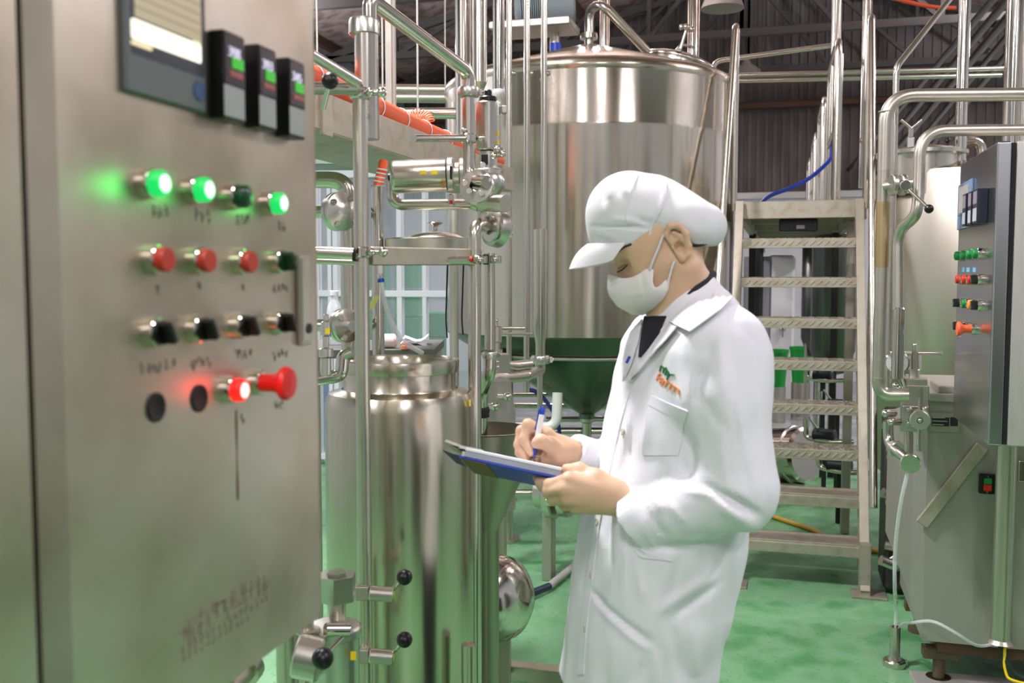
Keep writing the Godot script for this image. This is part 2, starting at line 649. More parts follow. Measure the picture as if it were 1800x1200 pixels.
	for s in [-1, 1]:
		var ex: float = -0.5 + s * 5.75
		rf.bar(Vector3((ex - 0.5) * 0.5, (roof_y(-0.5) + roof_y(ex)) * 0.5 + 0.06, -15.3), Vector3((ex - 0.5) * 0.5, (roof_y(-0.5) + roof_y(ex)) * 0.5 + 0.06, 5.0), 5.95, 0.08, Vector3(-s * -0.2334, 0.9724, 0).normalized(), 0.0)
	var roof := struct("ceiling", rf, rm)
	for s in [-1, 1]:
		for k in 6:
			var px: float = -0.5 + s * (0.3 + k * 1.0)
			var pu := MB.new()
			pu.box(Vector3(px, roof_y(px) - 0.06, -5.2), Vector3(0.06, 0.12, 19.6), Basis(Vector3(0, 0, 1), -s * 0.236))
			part(roof, "purlin", pu, rust)
	var tm := mat(Color(0.26, 0.25, 0.24), 0.6)
	for tz in [-4.6, -7.2, -9.6, -12.0, -14.2]:
		var t := thing("roof_truss", "dark steel lattice roof truss %s" % ({-4.6: "nearest to the tall tank, above the stair", -7.2: "just behind the tall tank", -9.6: "third one back from the stair", -12.0: "over the far part of the walkway", -14.2: "closest to the dark clad rear wall"}[tz]), "roof truss", Vector3(-0.5, 4.4, tz), "roof trusses")
		var c := MB.new()
		c.bar(Vector3(-6, 4.42, tz), Vector3(5, 4.42, tz), 0.07, 0.09)
		part(t, "bottom_chord", c, tm)
		for s in [-1, 1]:
			c = MB.new()
			c.bar(Vector3(-0.5, roof_y(-0.5) - 0.16, tz), Vector3(-0.5 + s * 5.4, roof_y(-0.5 + s * 5.4) - 0.16, tz), 0.07, 0.09)
			part(t, "top_chord", c, tm)
			for k in 5:
				var xa: float = -0.5 + s * k * 1.1
				var xb: float = -0.5 + s * (k + 1) * 1.1
				c = MB.new()
				c.bar(Vector3(xa, 4.42, tz), Vector3(xa, roof_y(xa) - 0.16, tz), 0.05, 0.05)
				part(t, "strut", c, tm)
				c = MB.new()
				c.bar(Vector3(xa, roof_y(xa) - 0.16, tz), Vector3(xb, 4.42, tz), 0.05, 0.05)
				part(t, "diagonal", c, tm)
	# glazed partition on the left, white frame
	var pz := -7.2
	var win := Node3D.new()
	win.name = "window_1"
	add_child(win)
	win.set_meta("kind", "structure")
	var wf := mat(Color(0.86, 0.87, 0.89), 0.4)
	var top := atz(675, 298, pz).y
	var railm := atz(675, 516, pz).y
	var xs := [-6.0, -5.2, -4.6]
	for p in [560, 582, 592, 704, 748, 790]:
		xs.append(atz(p, 500, pz).x)
	xs.append(-2.1)
	for k in xs.size():
		var m := MB.new()
		var wd := 0.045 if k in [5, 6, 9] else 0.035
		m.box(Vector3(xs[k], top * 0.5, pz), Vector3(wd, top, 0.06), Basis(), 0.004)
		part(win, "mullion", m, wf)
	for y in [0.06, railm, top]:
		var m := MB.new()
		m.box(Vector3(-4.05, y, pz + 0.002), Vector3(3.9, 0.05 if y < 2.0 else 0.12, 0.064), Basis(), 0.004)
		part(win, "rail", m, wf)
	for k in xs.size() - 1:
		for seg in [[0.08, railm - 0.02], [railm + 0.02, top - 0.05]]:
			var m := MB.new()
			m.box(Vector3((xs[k] + xs[k + 1]) * 0.5, (seg[0] + seg[1]) * 0.5, pz), Vector3(xs[k + 1] - xs[k] - 0.03, seg[1] - seg[0], 0.006))
			part(win, "pane", m, M.glass)
	# wall above the partition
	var up := MB.new()
	up.box(Vector3(-4.05, top + 0.16, pz), Vector3(3.9, 0.22, 0.12))
	struct("trim_3", up, M.cream)

# ---------- the tall tank ----------
func build_big_tank() -> void:
	var rr := 0.885
	var dc := at(1033, 487, 6.05)
	var c := Vector3(dc.x, 0, dc.z)
	var dirc := Vector3(c.x, 0, c.z).normalized()
	var front := c - dirc * rr
	var yb := yat(front, 594)
	var yt := yat(front, 112)
	var ya := yat(c, 735)
	var ys := yat(front, 215)
	var t := thing("storage_tank", "tall polished steel tank with conical top and conical bottom coloured dark like the surroundings it mirrors", "tank", c)
	var b := MB.new()
	var xf := Transform3D(Basis(), c)
	b.lathe([Vector2(rr, yb), Vector2(rr, ys - 0.02), Vector2(rr + 0.002, ys - 0.008), Vector2(rr + 0.002, ys + 0.008), Vector2(rr, ys + 0.02), Vector2(rr, yt - 0.02)], xf, 96)
	part(t, "shell", b, M.tank)
	b = MB.new()
	b.lathe([Vector2(rr, yt - 0.02), Vector2(rr + 0.008, yt), Vector2(rr + 0.002, yt + 0.03), Vector2(rr - 0.03, yt + 0.055), Vector2(0.06, yt + 0.30), Vector2(0.0, yt + 0.31)], xf, 96, 50.0)
	part(t, "conical_roof", b, M.vessel)
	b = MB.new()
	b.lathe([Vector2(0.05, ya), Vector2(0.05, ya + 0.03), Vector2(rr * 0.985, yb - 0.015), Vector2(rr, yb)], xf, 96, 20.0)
	part(t, "conical_bottom", b, steel(Color(0.44, 0.45, 0.42), 0.22, null, Vector3.ONE))  # darker colour paints in the dark surroundings this polished cone mirrors
	b = MB.new()
	var hoop := []
	for k in 49:
		var a := TAU * k / 48
		hoop.append(c + Vector3(cos(a) * (rr * 0.80), lerpf(ya, yb, 0.79) - 0.012, sin(a) * (rr * 0.80)))
	b.tube(hoop, 0.011, 8, false)
	part(t, "support_ring", b, M.dull)
	for k in 4:
		var a := TAU * (k + 0.32) / 4
		var p := c + Vector3(cos(a), 0, sin(a)) * rr * 0.82
		b = MB.new()
		b.cyl(Vector3(p.x, 0.02, p.z), Vector3(p.x, lerpf(ya, yb, 0.8), p.z), 0.04)
		b.cyl(Vector3(p.x, 0.0, p.z), Vector3(p.x, 0.02, p.z), 0.08)
		part(t, "leg", b, M.pipe2)
	# outlet under the cone
	b = MB.new()
	b.lathe([Vector2(0.0, ya - 0.34), Vector2(0.028, ya - 0.34), Vector2(0.028, ya - 0.2), Vector2(0.05, ya - 0.2), Vector2(0.05, ya - 0.15), Vector2(0.03, ya - 0.15), Vector2(0.03, ya - 0.03), Vector2(0.045, ya - 0.02), Vector2(0.045, ya)], xf, 24)
	part(t, "outlet", b, M.pipe)
	# manway on the roof
	var mp := at(1190, 100, 5.85)
	var my := yt + 0.09
	mp.y = my
	var out := Vector3(mp.x - c.x, 0, mp.z - c.z).normalized()
	var tilt := (Vector3.UP + out * 0.3).normalized()
	var mf := MB.frame(mp, tilt)
	b = MB.new()
	b.lathe([Vector2(0.185, -0.12), Vector2(0.185, 0.06), Vector2(0.20, 0.06), Vector2(0.20, 0.08)], mf, 40)
	var mw := part(t, "manway", b, M.pipe)
	b = MB.new()
	b.lathe([Vector2(0.205, 0.078), Vector2(0.21, 0.09), Vector2(0.205, 0.102), Vector2(0.14, 0.125), Vector2(0.0, 0.14)], mf, 40, 50)
	part(mw, "lid", b, M.pipe)
	b = MB.new()
	b.tube([mf * Vector3(0.0, 0.12, 0.17), mf * Vector3(0.0, 0.24, 0.17)], 0.010, 10)
	for k in 4:
		var a := TAU * k / 4
		b.ball(mf * Vector3(cos(a) * 0.03, 0.25, 0.17 + sin(a) * 0.03), 0.018, 10)
	b.bar(mf * Vector3(0, 0.11, 0.22), mf * Vector3(0, 0.13, 0.0), 0.03, 0.02, tilt)
	part(mw, "hand_wheel", b, M.shiny)
	b = MB.new()
	b.tube(bend([mf * Vector3(-0.06, 0.12, 0.02), mf * Vector3(-0.03, 0.19, 0.0), mf * Vector3(0.05, 0.19, 0.0), mf * Vector3(0.08, 0.12, 0.0)], 0.03), 0.009, 10)
	part(mw, "lid_handle", b, M.shiny)
	# vent pipe from the cone's tip to the manway
	var tip := Vector3(c.x, yt + 0.30, c.z)
	b = MB.new()
	b.tube(bend([tip, tip + Vector3(0, 0.22, 0), tip + Vector3(0.1, 0.215, 0.12), mp + Vector3(-0.12, 0.1, -0.05), mp + Vector3(-0.12, 0.0, -0.05)], 0.07), 0.028, 14)
	b.cyl(tip + Vector3(0, 0.04, 0), tip + Vector3(0, 0.07, 0), 0.055)
	part(t, "vent_pipe", b, M.pipe)
	# blue-banded fitting and the grey mixer motor over the tank
	var mo := at(985, 60, 6.0)
	var bt := thing("mixer_motor", "grey finned mixer motor on a shaft with a blue band above tank", "motor", mo)
	b = MB.new()
	b.cyl(at(975, 40, 5.9), Vector3(at(975, 40, 5.9).x, yt + 0.18, at(975, 40, 5.9).z), 0.03)
	part(bt, "shaft", b, M.dull)
	b = MB.new()
	var bp := at(977, 84, 5.9)
	b.cyl(bp + Vector3(0, -0.025, 0), bp + Vector3(0, 0.025, 0), 0.036)
	part(bt, "coupling", b, M.blue)
	var md := mat(Color(0.50, 0.55, 0.56), 0.5)
	b = MB.new()
	var ma := at(905, 20, 5.95)
	var mb2 := at(1010, 14, 5.95)
	b.cyl(ma, mb2, 0.105, -1.0, 28, 0.015)
	part(bt, "motor_body", b, md)
	for k in 12:
		b = MB.new()
		var p := ma.lerp(mb2, 0.08 + k * 0.035)
		b.cyl(p, p + (mb2 - ma).normalized() * 0.006, 0.125, -1.0, 28)
		part(bt, "cooling_fin", b, md)
	b = MB.new()
	b.box(at(940, 50, 5.9), Vector3(0.5, 0.05, 0.3), Basis(), 0.01)
	part(bt, "bracket", b, M.dull)

# ---------- stair and walkway ----------
func build_stair() -> void:
	var xl := -0.235
	var xr := 0.415
	var z0 := aty(1520, 1046, 0.0).z
	var z1 := z0 - 0.92
	var yp := atz(1400, 353, z1).y
	var t := thing("steel_stair", "steep steel stair with checker-plate treads behind the worker", "stair", Vector3(0.06, 0, z0))
	var rise := yp / 9.0
	for s in [xl, xr]:
		var st := MB.new()
		var d := Vector3(0, yp, z1 - z0)
		st.bar(Vector3(s, 0.012, z0), Vector3(s, yp - 0.02, z1), 0.045, 0.11, Vector3(0, 0, 1))
		st.bar(Vector3(s, 0.0, z0 + 0.0), Vector3(s, 0.25, z0 - 0.02), 0.05, 0.085, Vector3(0, 0, 1))
		part(t, "stringer", st, M.frame)
		st = MB.new()
		st.box(Vector3(s + 0.02, 0.006, z0), Vector3(0.16, 0.012, 0.13), Basis(), 0.002)
		part(t, "foot_plate", st, M.frame)
	var zr := func(k: int) -> float: return lerpf(z0, z1, k / 9.0)
	for k in range(1, 9):
		var y := rise * k
		var z: float = zr.call(k)
		var tr := MB.new()
		tr.box(Vector3((xl + xr) * 0.5, y - 0.004, z - 0.05), Vector3(xr - xl + 0.03, 0.008, 0.20), Basis(), 0.002)
		tr.box(Vector3((xl + xr) * 0.5, y - 0.028, z + 0.048), Vector3(xr - xl + 0.03, 0.05, 0.006), Basis(), 0.002)
		tr.box(Vector3((xl + xr) * 0.5, y - 0.022, z - 0.147), Vector3(xr - xl + 0.03, 0.04, 0.006), Basis(), 0.002)
		var tread := part(t, "tread", tr, M.frame)
		if k >= 3:
			var ck := MB.new()
			var n := 17
			for i in n:
				var cx := lerpf(xl + 0.02, xr - 0.02, float(i) / (n - 1))
				ck.box(Vector3(cx, y - 0.026, z + 0.052), Vector3(0.034, 0.008, 0.007), Basis(Vector3(0, 0, 1), 0.75), 0.001)
				for j in 3:
					ck.box(Vector3(cx + (0.02 if j % 2 else 0.0), y + 0.0012, z + 0.02 - j * 0.06), Vector3(0.034, 0.007, 0.009), Basis(Vector3.UP, 0.75 if (i + j) % 2 else -0.75), 0.001)
			var o := part(tread, "checker_ribs", ck, M.frame)
			o.set_meta("kind", "stuff")
		else:
			var ck := MB.new()
			ck.box(Vector3((xl + xr) * 0.5, y + 0.004, z + 0.035), Vector3(xr - xl, 0.01, 0.02), Basis(), 0.002)
			ck.box(Vector3((xl + xr) * 0.5, y + 0.004, z - 0.13), Vector3(xr - xl, 0.01, 0.02), Basis(), 0.002)
			part(tread, "raised_lip", ck, M.frame)
	# handrails: up the slope, round at the top, down to the deck
	for s in [xl - 0.035, xr + 0.035]:
		var h := MB.new()
		var a := Vector3(s if s > 0 else s - 0.09, 0.42 if s > 0 else 0.30, z0 - 0.04)
		var ytop := atz(1300, 50, z1 + 0.06).y
		var b := Vector3(s, ytop, z1 + 0.10)
		h.tube(bend([a, b, b + Vector3(0, 0.03, -0.10), Vector3(s, yp - 0.05, z1 - 0.01)], 0.05, 8), 0.019, 16)
		part(t, "handrail", h, M.pipe)
	# walkway deck and its rear supports
	var w := thing("walkway", "raised steel walkway deck running back from the top of the stair", "walkway", Vector3(0.06, 0, z1))
	var zf := -13.4
	var dk := MB.new()
	dk.box(Vector3((xl + xr) * 0.5, yp - 0.006, (z1 + zf) * 0.5), Vector3(xr - xl, 0.012, z1 - zf), Basis(), 0.002)
	part(w, "deck", dk, M.frame)
	dk = MB.new()
	dk.box(Vector3((xl + xr) * 0.5, yp - 0.05, z1 + 0.01), Vector3(xr - xl + 0.04, 0.1, 0.02), Basis(), 0.004)
	part(w, "front_beam", dk, M.frame)
	for s in [xl + 0.01, xr + 0.02]:
		dk = MB.new()
		dk.box(Vector3(s, yp - 0.06, (z1 + zf) * 0.5), Vector3(0.04, 0.1, z1 - zf), Basis(), 0.004)
		part(w, "side_beam", dk, M.frame)
	for k in 8:
		dk = MB.new()
		dk.box(Vector3((xl + xr) * 0.5, yp - 0.04, lerpf(z1 - 0.3, zf, k / 8.0)), Vector3(xr - xl, 0.05, 0.04))
		part(w, "cross_beam", dk, M.dull)
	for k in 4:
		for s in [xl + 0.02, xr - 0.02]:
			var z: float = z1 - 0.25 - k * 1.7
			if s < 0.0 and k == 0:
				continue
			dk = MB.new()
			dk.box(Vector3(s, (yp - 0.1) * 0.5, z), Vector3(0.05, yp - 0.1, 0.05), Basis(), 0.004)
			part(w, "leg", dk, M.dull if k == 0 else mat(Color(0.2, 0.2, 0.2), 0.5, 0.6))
	# guard rails along the right side and across the far end
	var rx := 0.30
	for k in 4:
		var za: float = z1 - 0.25 - k * 1.9
		var gr := MB.new()
		gr.tube(bend([Vector3(rx, yp - 0.01, za), Vector3(rx, yp + 0.95, za), Vector3(rx, yp + 0.95, za - 0.95), Vector3(rx, yp - 0.01, za - 0.95)], 0.08), 0.021, 12)
		part(w, "guard_rail", gr, M.pipe)
		gr = MB.new()
		gr.tube([Vector3(rx, yp + 0.45, za), Vector3(rx, yp + 0.45, za - 0.95)], 0.016, 10)
		part(w, "knee_rail", gr, M.pipe)
	var g := MB.new()
	g.tube(bend([Vector3(xl - 0.3, yp + 0.55, zf), Vector3(xr - 0.02, yp + 0.55, zf), Vector3(xr - 0.02, yp, zf)], 0.06), 0.02, 12)
	part(w, "end_rail", g, M.pipe)
	# black junction box under the deck
	var jb := thing("junction_box", "small black finned box hanging under the top of the stair", "junction box", atz(1400, 395, z1 - 0.1))
	var jp := atz(1403, 396, z1 - 0.12)
	var j := MB.new()
	j.box(jp, Vector3(0.215, 0.075, 0.12), Basis(), 0.008)
	part(jb, "body", j, M.black)
	for k in 9:
		j = MB.new()
		j.box(jp + Vector3(-0.088 + k * 0.022, 0.0, 0.062), Vector3(0.008, 0.05, 0.006), Basis(), 0.001)
		part(jb, "rib", j, M.black)
	j = MB.new()
	j.box(jp + Vector3(0.012, -0.012, 0.0655), Vector3(0.045, 0.02, 0.002))
	part(jb, "name_plate", j, mat(Color(0.55, 0.55, 0.58), 0.5))
	j = MB.new()
	j.bar(jp + Vector3(-0.09, 0.03, 0), Vector3(jp.x - 0.09, yp - 0.01, jp.z), 0.01, 0.03)
	j.bar(jp + Vector3(0.09, 0.03, 0), Vector3(jp.x + 0.09, yp - 0.01, jp.z), 0.01, 0.03)
	part(jb, "bracket", j, M.dark)
	# blue hose that drops from its pipe onto the deck
	var zb := z1 - 0.9
	var hp := thing("blue_hose", "blue hose drooping from a vertical pipe onto the walkway deck", "hose", atz(1463, 250, zb))
	var hb := MB.new()
	hb.tube(curve([atz(1463, 250, zb), atz(1461, 275, zb), atz(1448, 292, zb + 0.02), atz(1420, 315, zb + 0.06), atz(1385, 332, zb + 0.1), atz(1352, 345, zb + 0.14), Vector3(atz(1330, 352, zb + 0.18).x, yp + 0.014, zb + 0.18)]), 0.013, 12)
	part(hp, "hose", hb, M.blue)
	hb = MB.new()
	hb.cyl(atz(1463, 238, zb), atz(1463, 252, zb), 0.02)
	part(hp, "clamp", hb, M.cream)
	var vp := atz(1462, 245, zb)
	hb = MB.new()
	hb.tube([vp, Vector3(vp.x, roof_y(vp.x) - 0.02, vp.z)], 0.017, 12)
	solo("water_pipe", "thin vertical water pipe feeding the blue hose above the walkway", "pipe", hb, M.pipe, vp)
	# yellow hose on the floor under the stair
	var yh := MB.new()
	yh.tube(curve([aty(1290, 880, 0.014), aty(1360, 908, 0.014), aty(1420, 928, 0.014), aty(1470, 950, 0.014), aty(1530, 966, 0.014), aty(1590, 977, 0.014), aty(1640, 975, 0.014)]), 0.014, 10)
	solo("yellow_hose", "yellow garden hose lying across the floor under the stair", "hose", yh, mat(Color(0.72, 0.55, 0.12), 0.45), aty(1470, 950, 0.0))

# ---------- pipework helpers ----------
func col(px: float, py: float, r: float) -> Vector3:
	var p := at(px, py, r)
	return Vector3(p.x, 0, p.z)
# vertical pipe in one pixel column between two pixel rows
func upright(px: float, py: float, r: float, row0: float, row1: float) -> Array:
	var c := col(px, py, r)
	return [Vector3(c.x, yat(c, row0), c.z), Vector3(c.x, yat(c, row1), c.z)]
func pipe(called: String, label: String, pts: Array, rad: float, m: Material, seg := 16) -> MeshInstance3D:
	var b := MB.new()
	b.tube(pts, rad, seg)
	return solo(called, label, "pipe", b, m, pts[pts.size() - 1])
# tri-clamp: two ferrule flanges in a hinged ring with a wing nut
func clamp_on(parent: Node3D, c: Vector3, axis: Vector3, rad: float, side: Vector3) -> void:
	var a := axis.normalized()
	var h := rad * 0.42
	var b := MB.new()
	b.lathe([Vector2(rad * 0.6, -h), Vector2(rad * 0.93, -h), Vector2(rad, -h * 0.6), Vector2(rad, h * 0.6), Vector2(rad * 0.93, h), Vector2(rad * 0.6, h)], MB.frame(c, a), 28)
	var o := part(parent, "clamp_ring", b, M.cast)
	var s := (side - a * side.dot(a)).normalized()
	b = MB.new()
	b.box(c + s * rad * 1.12, Vector3(rad * 0.34, h * 1.5, rad * 0.5), MB.frame(Vector3.ZERO, a, s).basis, 0.002)
	b.cyl(c + s * rad * 1.25 - a.cross(s) * rad * 0.55, c + s * rad * 1.25 + a.cross(s) * rad * 0.55, rad * 0.12, -1.0, 10)
	b.ball(c + s * rad * 1.25 + a.cross(s) * rad * 0.6, rad * 0.2, 8)
	part(o, "clamp_bolt", b, M.shiny)

func build_left() -> void:
	var R := CB * Vector3(1, 0, 0)          # picture right, level
	var TO := -Vector3(ray(760, 600).x, 0, ray(760, 600).z).normalized()  # level, towards the viewer
	# --- front post with its thick upper pipe and the slanting pipe
	var p1 := upright(636, 500, 2.0, 1330, 170)
	p1[0].y = 0.0
	var post := thing("frame_post", "slim round steel post in front of the open steel vessel", "post", p1[0])
	var b := MB.new()
	b.tube(p1, sz(13, 2.0), 18)
	part(post, "tube", b, M.pipe2)
	b = MB.new()
	b.cyl(p1[0], p1[0] + Vector3(0, 0.012, 0), 0.05)
	part(post, "foot", b, M.dull)
	for row in [165, 443]:
		b = MB.new()
		var cc := Vector3(p1[0].x, yat(p1[0], row), p1[0].z)
		b.cyl(cc - Vector3(0, 0.011, 0), cc + Vector3(0, 0.011, 0), 0.022, -1.0, 18, 0.003)
		b.cyl(cc + R * 0.018 + TO * 0.014, cc + R * 0.045 + TO * 0.014, 0.006, -1.0, 10)
		b.ball(cc + R * 0.045 + TO * 0.014, 0.011, 10)
		b.ball(cc + R * 0.022 + TO * 0.02, 0.009, 10)
		part(post, "pipe_clip", b, M.shiny)
	var th := upright(645, 150, 2.06, 245, 62)
	var up := thing("riser_pipe", "thick steel riser with a union nut and slanting pipe off its top", "pipe", th[0])
	b = MB.new()
	b.tube(th, sz(21, 2.06), 24)
	part(up, "riser", b, M.pipe)
	b = MB.new()
	var un := upright(640, 50, 2.06, 64, 34)
	b.lathe([Vector2(0.02, 0), Vector2(sz(27, 2.06) - 0.004, 0), Vector2(sz(27, 2.06), 0.004), Vector2(sz(27, 2.06), un[0].distance_to(un[1]) - 0.006), Vector2(sz(25, 2.06), un[0].distance_to(un[1])), Vector2(0.02, un[0].distance_to(un[1]))], MB.frame(un[0], Vector3.UP), 32)
	part(up, "union_nut", b, M.cast)
	b = MB.new()
	var el := upright(650, 10, 2.06, 34, 8)
	var far := col(824, 150, 2.28)
	var d1 := Vector3(far.x, yat(far, 128), far.z)
	b.tube(bend([el[0], el[1] + Vector3(0, 0.012, 0), d1, Vector3(far.x, yat(far, 160), far.z)], 0.04, 8), 0.0165, 18)
	part(up, "slanting_pipe", b, M.pipe)
	# --- drop pipe from the slanting pipe into the valve
	var dp := thing("drop_pipe", "steel drop pipe curving into the side of the round-bodied valve", "pipe", Vector3(far.x, yat(far, 340), far.z))
	b = MB.new()
	b.tube(bend([Vector3(far.x, yat(far, 150), far.z), Vector3(far.x, yat(far, 318), far.z), at(856, 320, 2.24)], 0.045, 8), 0.0148, 18)
	part(dp, "tube", b, M.pipe)
	clamp_on(dp, Vector3(far.x, yat(far, 162), far.z), Vector3.UP, 0.026, R)
	b = MB.new()
	var hc := at(824, 243, 2.27)
	b.tube([at(728, 243, 2.12), hc], 0.0085, 14)
	part(dp, "side_bar", b, M.shiny)
	b = MB.new()
	b.cyl(hc - Vector3(0, 0.01, 0), hc + Vector3(0, 0.01, 0), 0.019, -1.0, 16, 0.003)
	b.ball(hc + R * 0.028, 0.010, 10)
	b.ball(hc - R * 0.012 + Vector3(0, 0.018, 0), 0.007, 8)
	part(dp, "bar_clip", b, M.shiny)
	# --- upright actuator over the valve
	var ac := col(858, 220, 2.36)
	var act := thing("valve_actuator", "upright cylindrical valve actuator with black cap beside the tank pipes", "valve", Vector3(ac.x, yat(ac, 345), ac.z))
	var seg := func(row0: float, row1: float, w: float, m: Material, nm: String, bev := 0.003) -> void:
		var q := MB.new()
		q.cyl(Vector3(ac.x, yat(ac, row0), ac.z), Vector3(ac.x, yat(ac, row1), ac.z), sz(w, 2.36), -1.0, 32, bev)
		part(act, nm, q, m)
	seg.call(265, 180, 22.0, M.pipe, "cylinder")
	seg.call(180, 170, 16.0, M.black, "cap")
	seg.call(170, 158, 7.0, M.black, "cap_button")
	seg.call(305, 265, 16.0, M.cast, "yoke")
	b = MB.new()
	var lb := Vector3(ac.x, yat(ac, 205), ac.z)
	b.box(at(874, 190, 2.335), Vector3(0.012, 0.035, 0.001), Basis(Vector3.UP, deg_to_rad(YAW - 50)), 0.0)
	part(act, "paper_label", b, M.white)
	for row in [234, 250]:
		b = MB.new()
		b.box(at(876, row, 2.337), Vector3(0.008, 0.009, 0.001), Basis(Vector3.UP, deg_to_rad(YAW - 55)), 0.0)
		part(act, "yellow_sticker", b, M.yellow)
	b = MB.new()
	b.box(at(852, 280, 2.335), Vector3(0.016, 0.024, 0.004), Basis(Vector3.UP, deg_to_rad(YAW)), 0.003)
	part(act, "sight_slot", b, M.black)
	b = MB.new()
	b.box(at(886, 193, 2.36), Vector3(0.014, 0.020, 0.02), Basis(Vector3.UP, deg_to_rad(YAW)), 0.003)
	part(act, "port", b, M.dull)
	b = MB.new()
	b.cyl(at(868, 268, 2.33), at(884, 268, 2.33), 0.012, -1.0, 12)
	b.ball(at(874, 262, 2.31), 0.008, 8)
	b.ball(at(884, 270, 2.31), 0.008, 8)
	b.ball(at(868, 274, 2.31), 0.008, 8)
	part(act, "clamp_bolt", b, M.shiny)
	# --- round valve body below
	var vb := thing("seat_valve", "cast round valve body with bolts where three steel pipes meet", "valve", at(850, 350, 2.3))
	b = MB.new()
	var vc := at(858, 322, 2.33)
	b.ball(vc, Vector3(0.042, 0.034, 0.042), 24)
	b.cyl(vc + Vector3(0, 0.0, 0), vc + Vector3(0, 0.034, 0), 0.032, -1.0, 24, 0.003)
	part(vb, "body", b, M.cast)
	b = MB.new()
	var fa := at(838, 328, 2.27)
	b.lathe([Vector2(0.012, -0.006), Vector2(0.040, -0.006), Vector2(0.042, 0.0), Vector2(0.040, 0.006), Vector2(0.014, 0.012)], MB.frame(fa, (TO - R * 0.35 + Vector3(0, 0.2, 0)).normalized()), 28)
	part(vb, "flange", b, M.cast)
	for q in [[848, 291], [848, 322], [817, 322], [824, 336], [858, 316], [846, 340]]:
		b = MB.new()
		var qp := at(q[0], q[1], 2.255)
		b.cyl(qp, qp + TO * 0.012, 0.0075, -1.0, 12, 0.001)
		b.cyl(qp + TO * 0.0115, qp + TO * 0.013, 0.0035, -1.0, 6)
		part(vb, "bolt", b, M.cast)
	for q in [[879, 297], [880, 331]]:
		b = MB.new()
		b.cyl(at(q[0] - 12, q[1], 2.33), at(q[0] + 4, q[1], 2.33), 0.009, -1.0, 6)
		part(vb, "hex_bolt", b, M.cast)
	b = MB.new()
	b.tube(bend([at(836, 345, 2.33), at(843, 356, 2.33), at(889, 358, 2.27)], 0.03), 0.021, 18)
	part(vb, "outlet_stub", b, M.pipe2)
	b = MB.new()
	b.lathe([Vector2(0.0, -0.014), Vector2(0.024, -0.014), Vector2(0.030, 0.0), Vector2(0.024, 0.014), Vector2(0, 0.014)], MB.frame(at(838, 350, 2.33), R), 24)
	part(vb, "collar", b, M.pipe)
	# --- lying actuator cylinder
	var lc := thing("motor_cylinder", "lying polished cylinder with two yellow stickers under the cable tray", "actuator", at(735, 340, 2.42))
	var la := at(688, 311, 2.42)
	var lz := at(786, 307, 2.42)
	var ld := (lz - la).normalized()
	b = MB.new()
	var lr := sz(29, 2.42)
	b.lathe([Vector2(0, 0), Vector2(lr * 0.86, 0.0), Vector2(lr * 0.97, 0.004), Vector2(lr, 0.012), Vector2(lr, la.distance_to(lz) - 0.002), Vector2(0, la.distance_to(lz))], MB.frame(la, ld), 40, 50)
	part(lc, "shell", b, M.pipe)
	b = MB.new()
	b.cyl(lz, lz + ld * 0.017, lr * 1.04, -1.0, 36, 0.003)
	part(lc, "end_flange", b, M.cast)
	b = MB.new()
	b.box(lz + ld * 0.009 + TO * lr * 1.0, Vector3(0.006, 0.032, 0.006), Basis(Vector3.UP, deg_to_rad(YAW)), 0.001)
	part(lc, "slot", b, M.black)
	b = MB.new()
	b.cyl(lz + ld * 0.017, lz + ld * 0.032, lr * 0.72, -1.0, 30)
	b.cyl(lz + ld * 0.030, lz + ld * 0.048, lr * 0.98, -1.0, 36, 0.004)
	part(lc, "neck", b, M.cast)
	for q in [744, 763]:
		b = MB.new()
		b.box(at(q, 306, 2.42) + TO * (lr + 0.0006), Vector3(0.016, 0.010, 0.001), Basis(Vector3.UP, deg_to_rad(YAW)))
		part(lc, "yellow_sticker", b, M.yellow)
	b = MB.new()
	b.cyl(at(778, 328, 2.42) + TO * lr * 0.8, at(778, 328, 2.42) + TO * (lr * 0.8 + 0.012), 0.006, -1.0, 14)
	part(lc, "brass_plug", b, mat(Color(0.62, 0.48, 0.25), 0.3, 1.0))
	b = MB.new()
	b.cyl(la - ld * 0.008, la, 0.009, -1.0, 12)
	part(lc, "cable_gland", b, M.black)
	# --- pipe that bends round under it
	pipe("return_pipe", "steel pipe bending below the lying polished cylinder", bend([at(690, 318, 2.5), at(690, 360, 2.5), at(884, 358, 2.5)], 0.05, 10), 0.0145, M.pipe)
	b = MB.new()
	var rc := at(793, 352, 2.46)
	var rct := thing("red_pipe_clip", "small clip with a red insert on the bent pipe under the cylinder", "clip", rc)
	b.box(rc, Vector3(0.014, 0.03, 0.03), Basis(Vector3.UP, deg_to_rad(YAW)), 0.003)
	part(rct, "bracket", b, M.shiny)
	b = MB.new()
	b.box(rc + TO * 0.016 + Vector3(0, -0.006, 0), Vector3(0.009, 0.009, 0.006), Basis(Vector3.UP, deg_to_rad(YAW)), 0.001)
	part(rct, "insert", b, M.red)
	# --- U-bend with big clamp, and two upright pipes down from it
	var ub := thing("looped_pipe", "looped steel pipe with a large hinged clamp near the tank", "pipe", col(834, 500, 2.3))
	b = MB.new()
	var pz := upright(834, 500, 2.3, 1000, 420)
	pz[0].y = 0.15
	b.tube(bend([pz[0], Vector3(pz[1].x, yat(pz[1], 392), pz[1].z), at(858, 398, 2.36)], 0.05, 10), sz(11.5, 2.3), 20)
	part(ub, "loop", b, M.pipe)
	var cl := at(872, 402, 2.4)
	b = MB.new()
	b.lathe([Vector2(0.015, -0.02), Vector2(0.034, -0.018), Vector2(0.044, -0.012), Vector2(0.046, 0.0), Vector2(0.046, 0.012), Vector2(0.040, 0.018), Vector2(0.0, 0.02)], MB.frame(cl, (R * 0.8 - TO * 0.6 - Vector3(0, 0.15, 0)).normalized()), 32)
	part(ub, "big_flange", b, M.cast)
	b = MB.new()
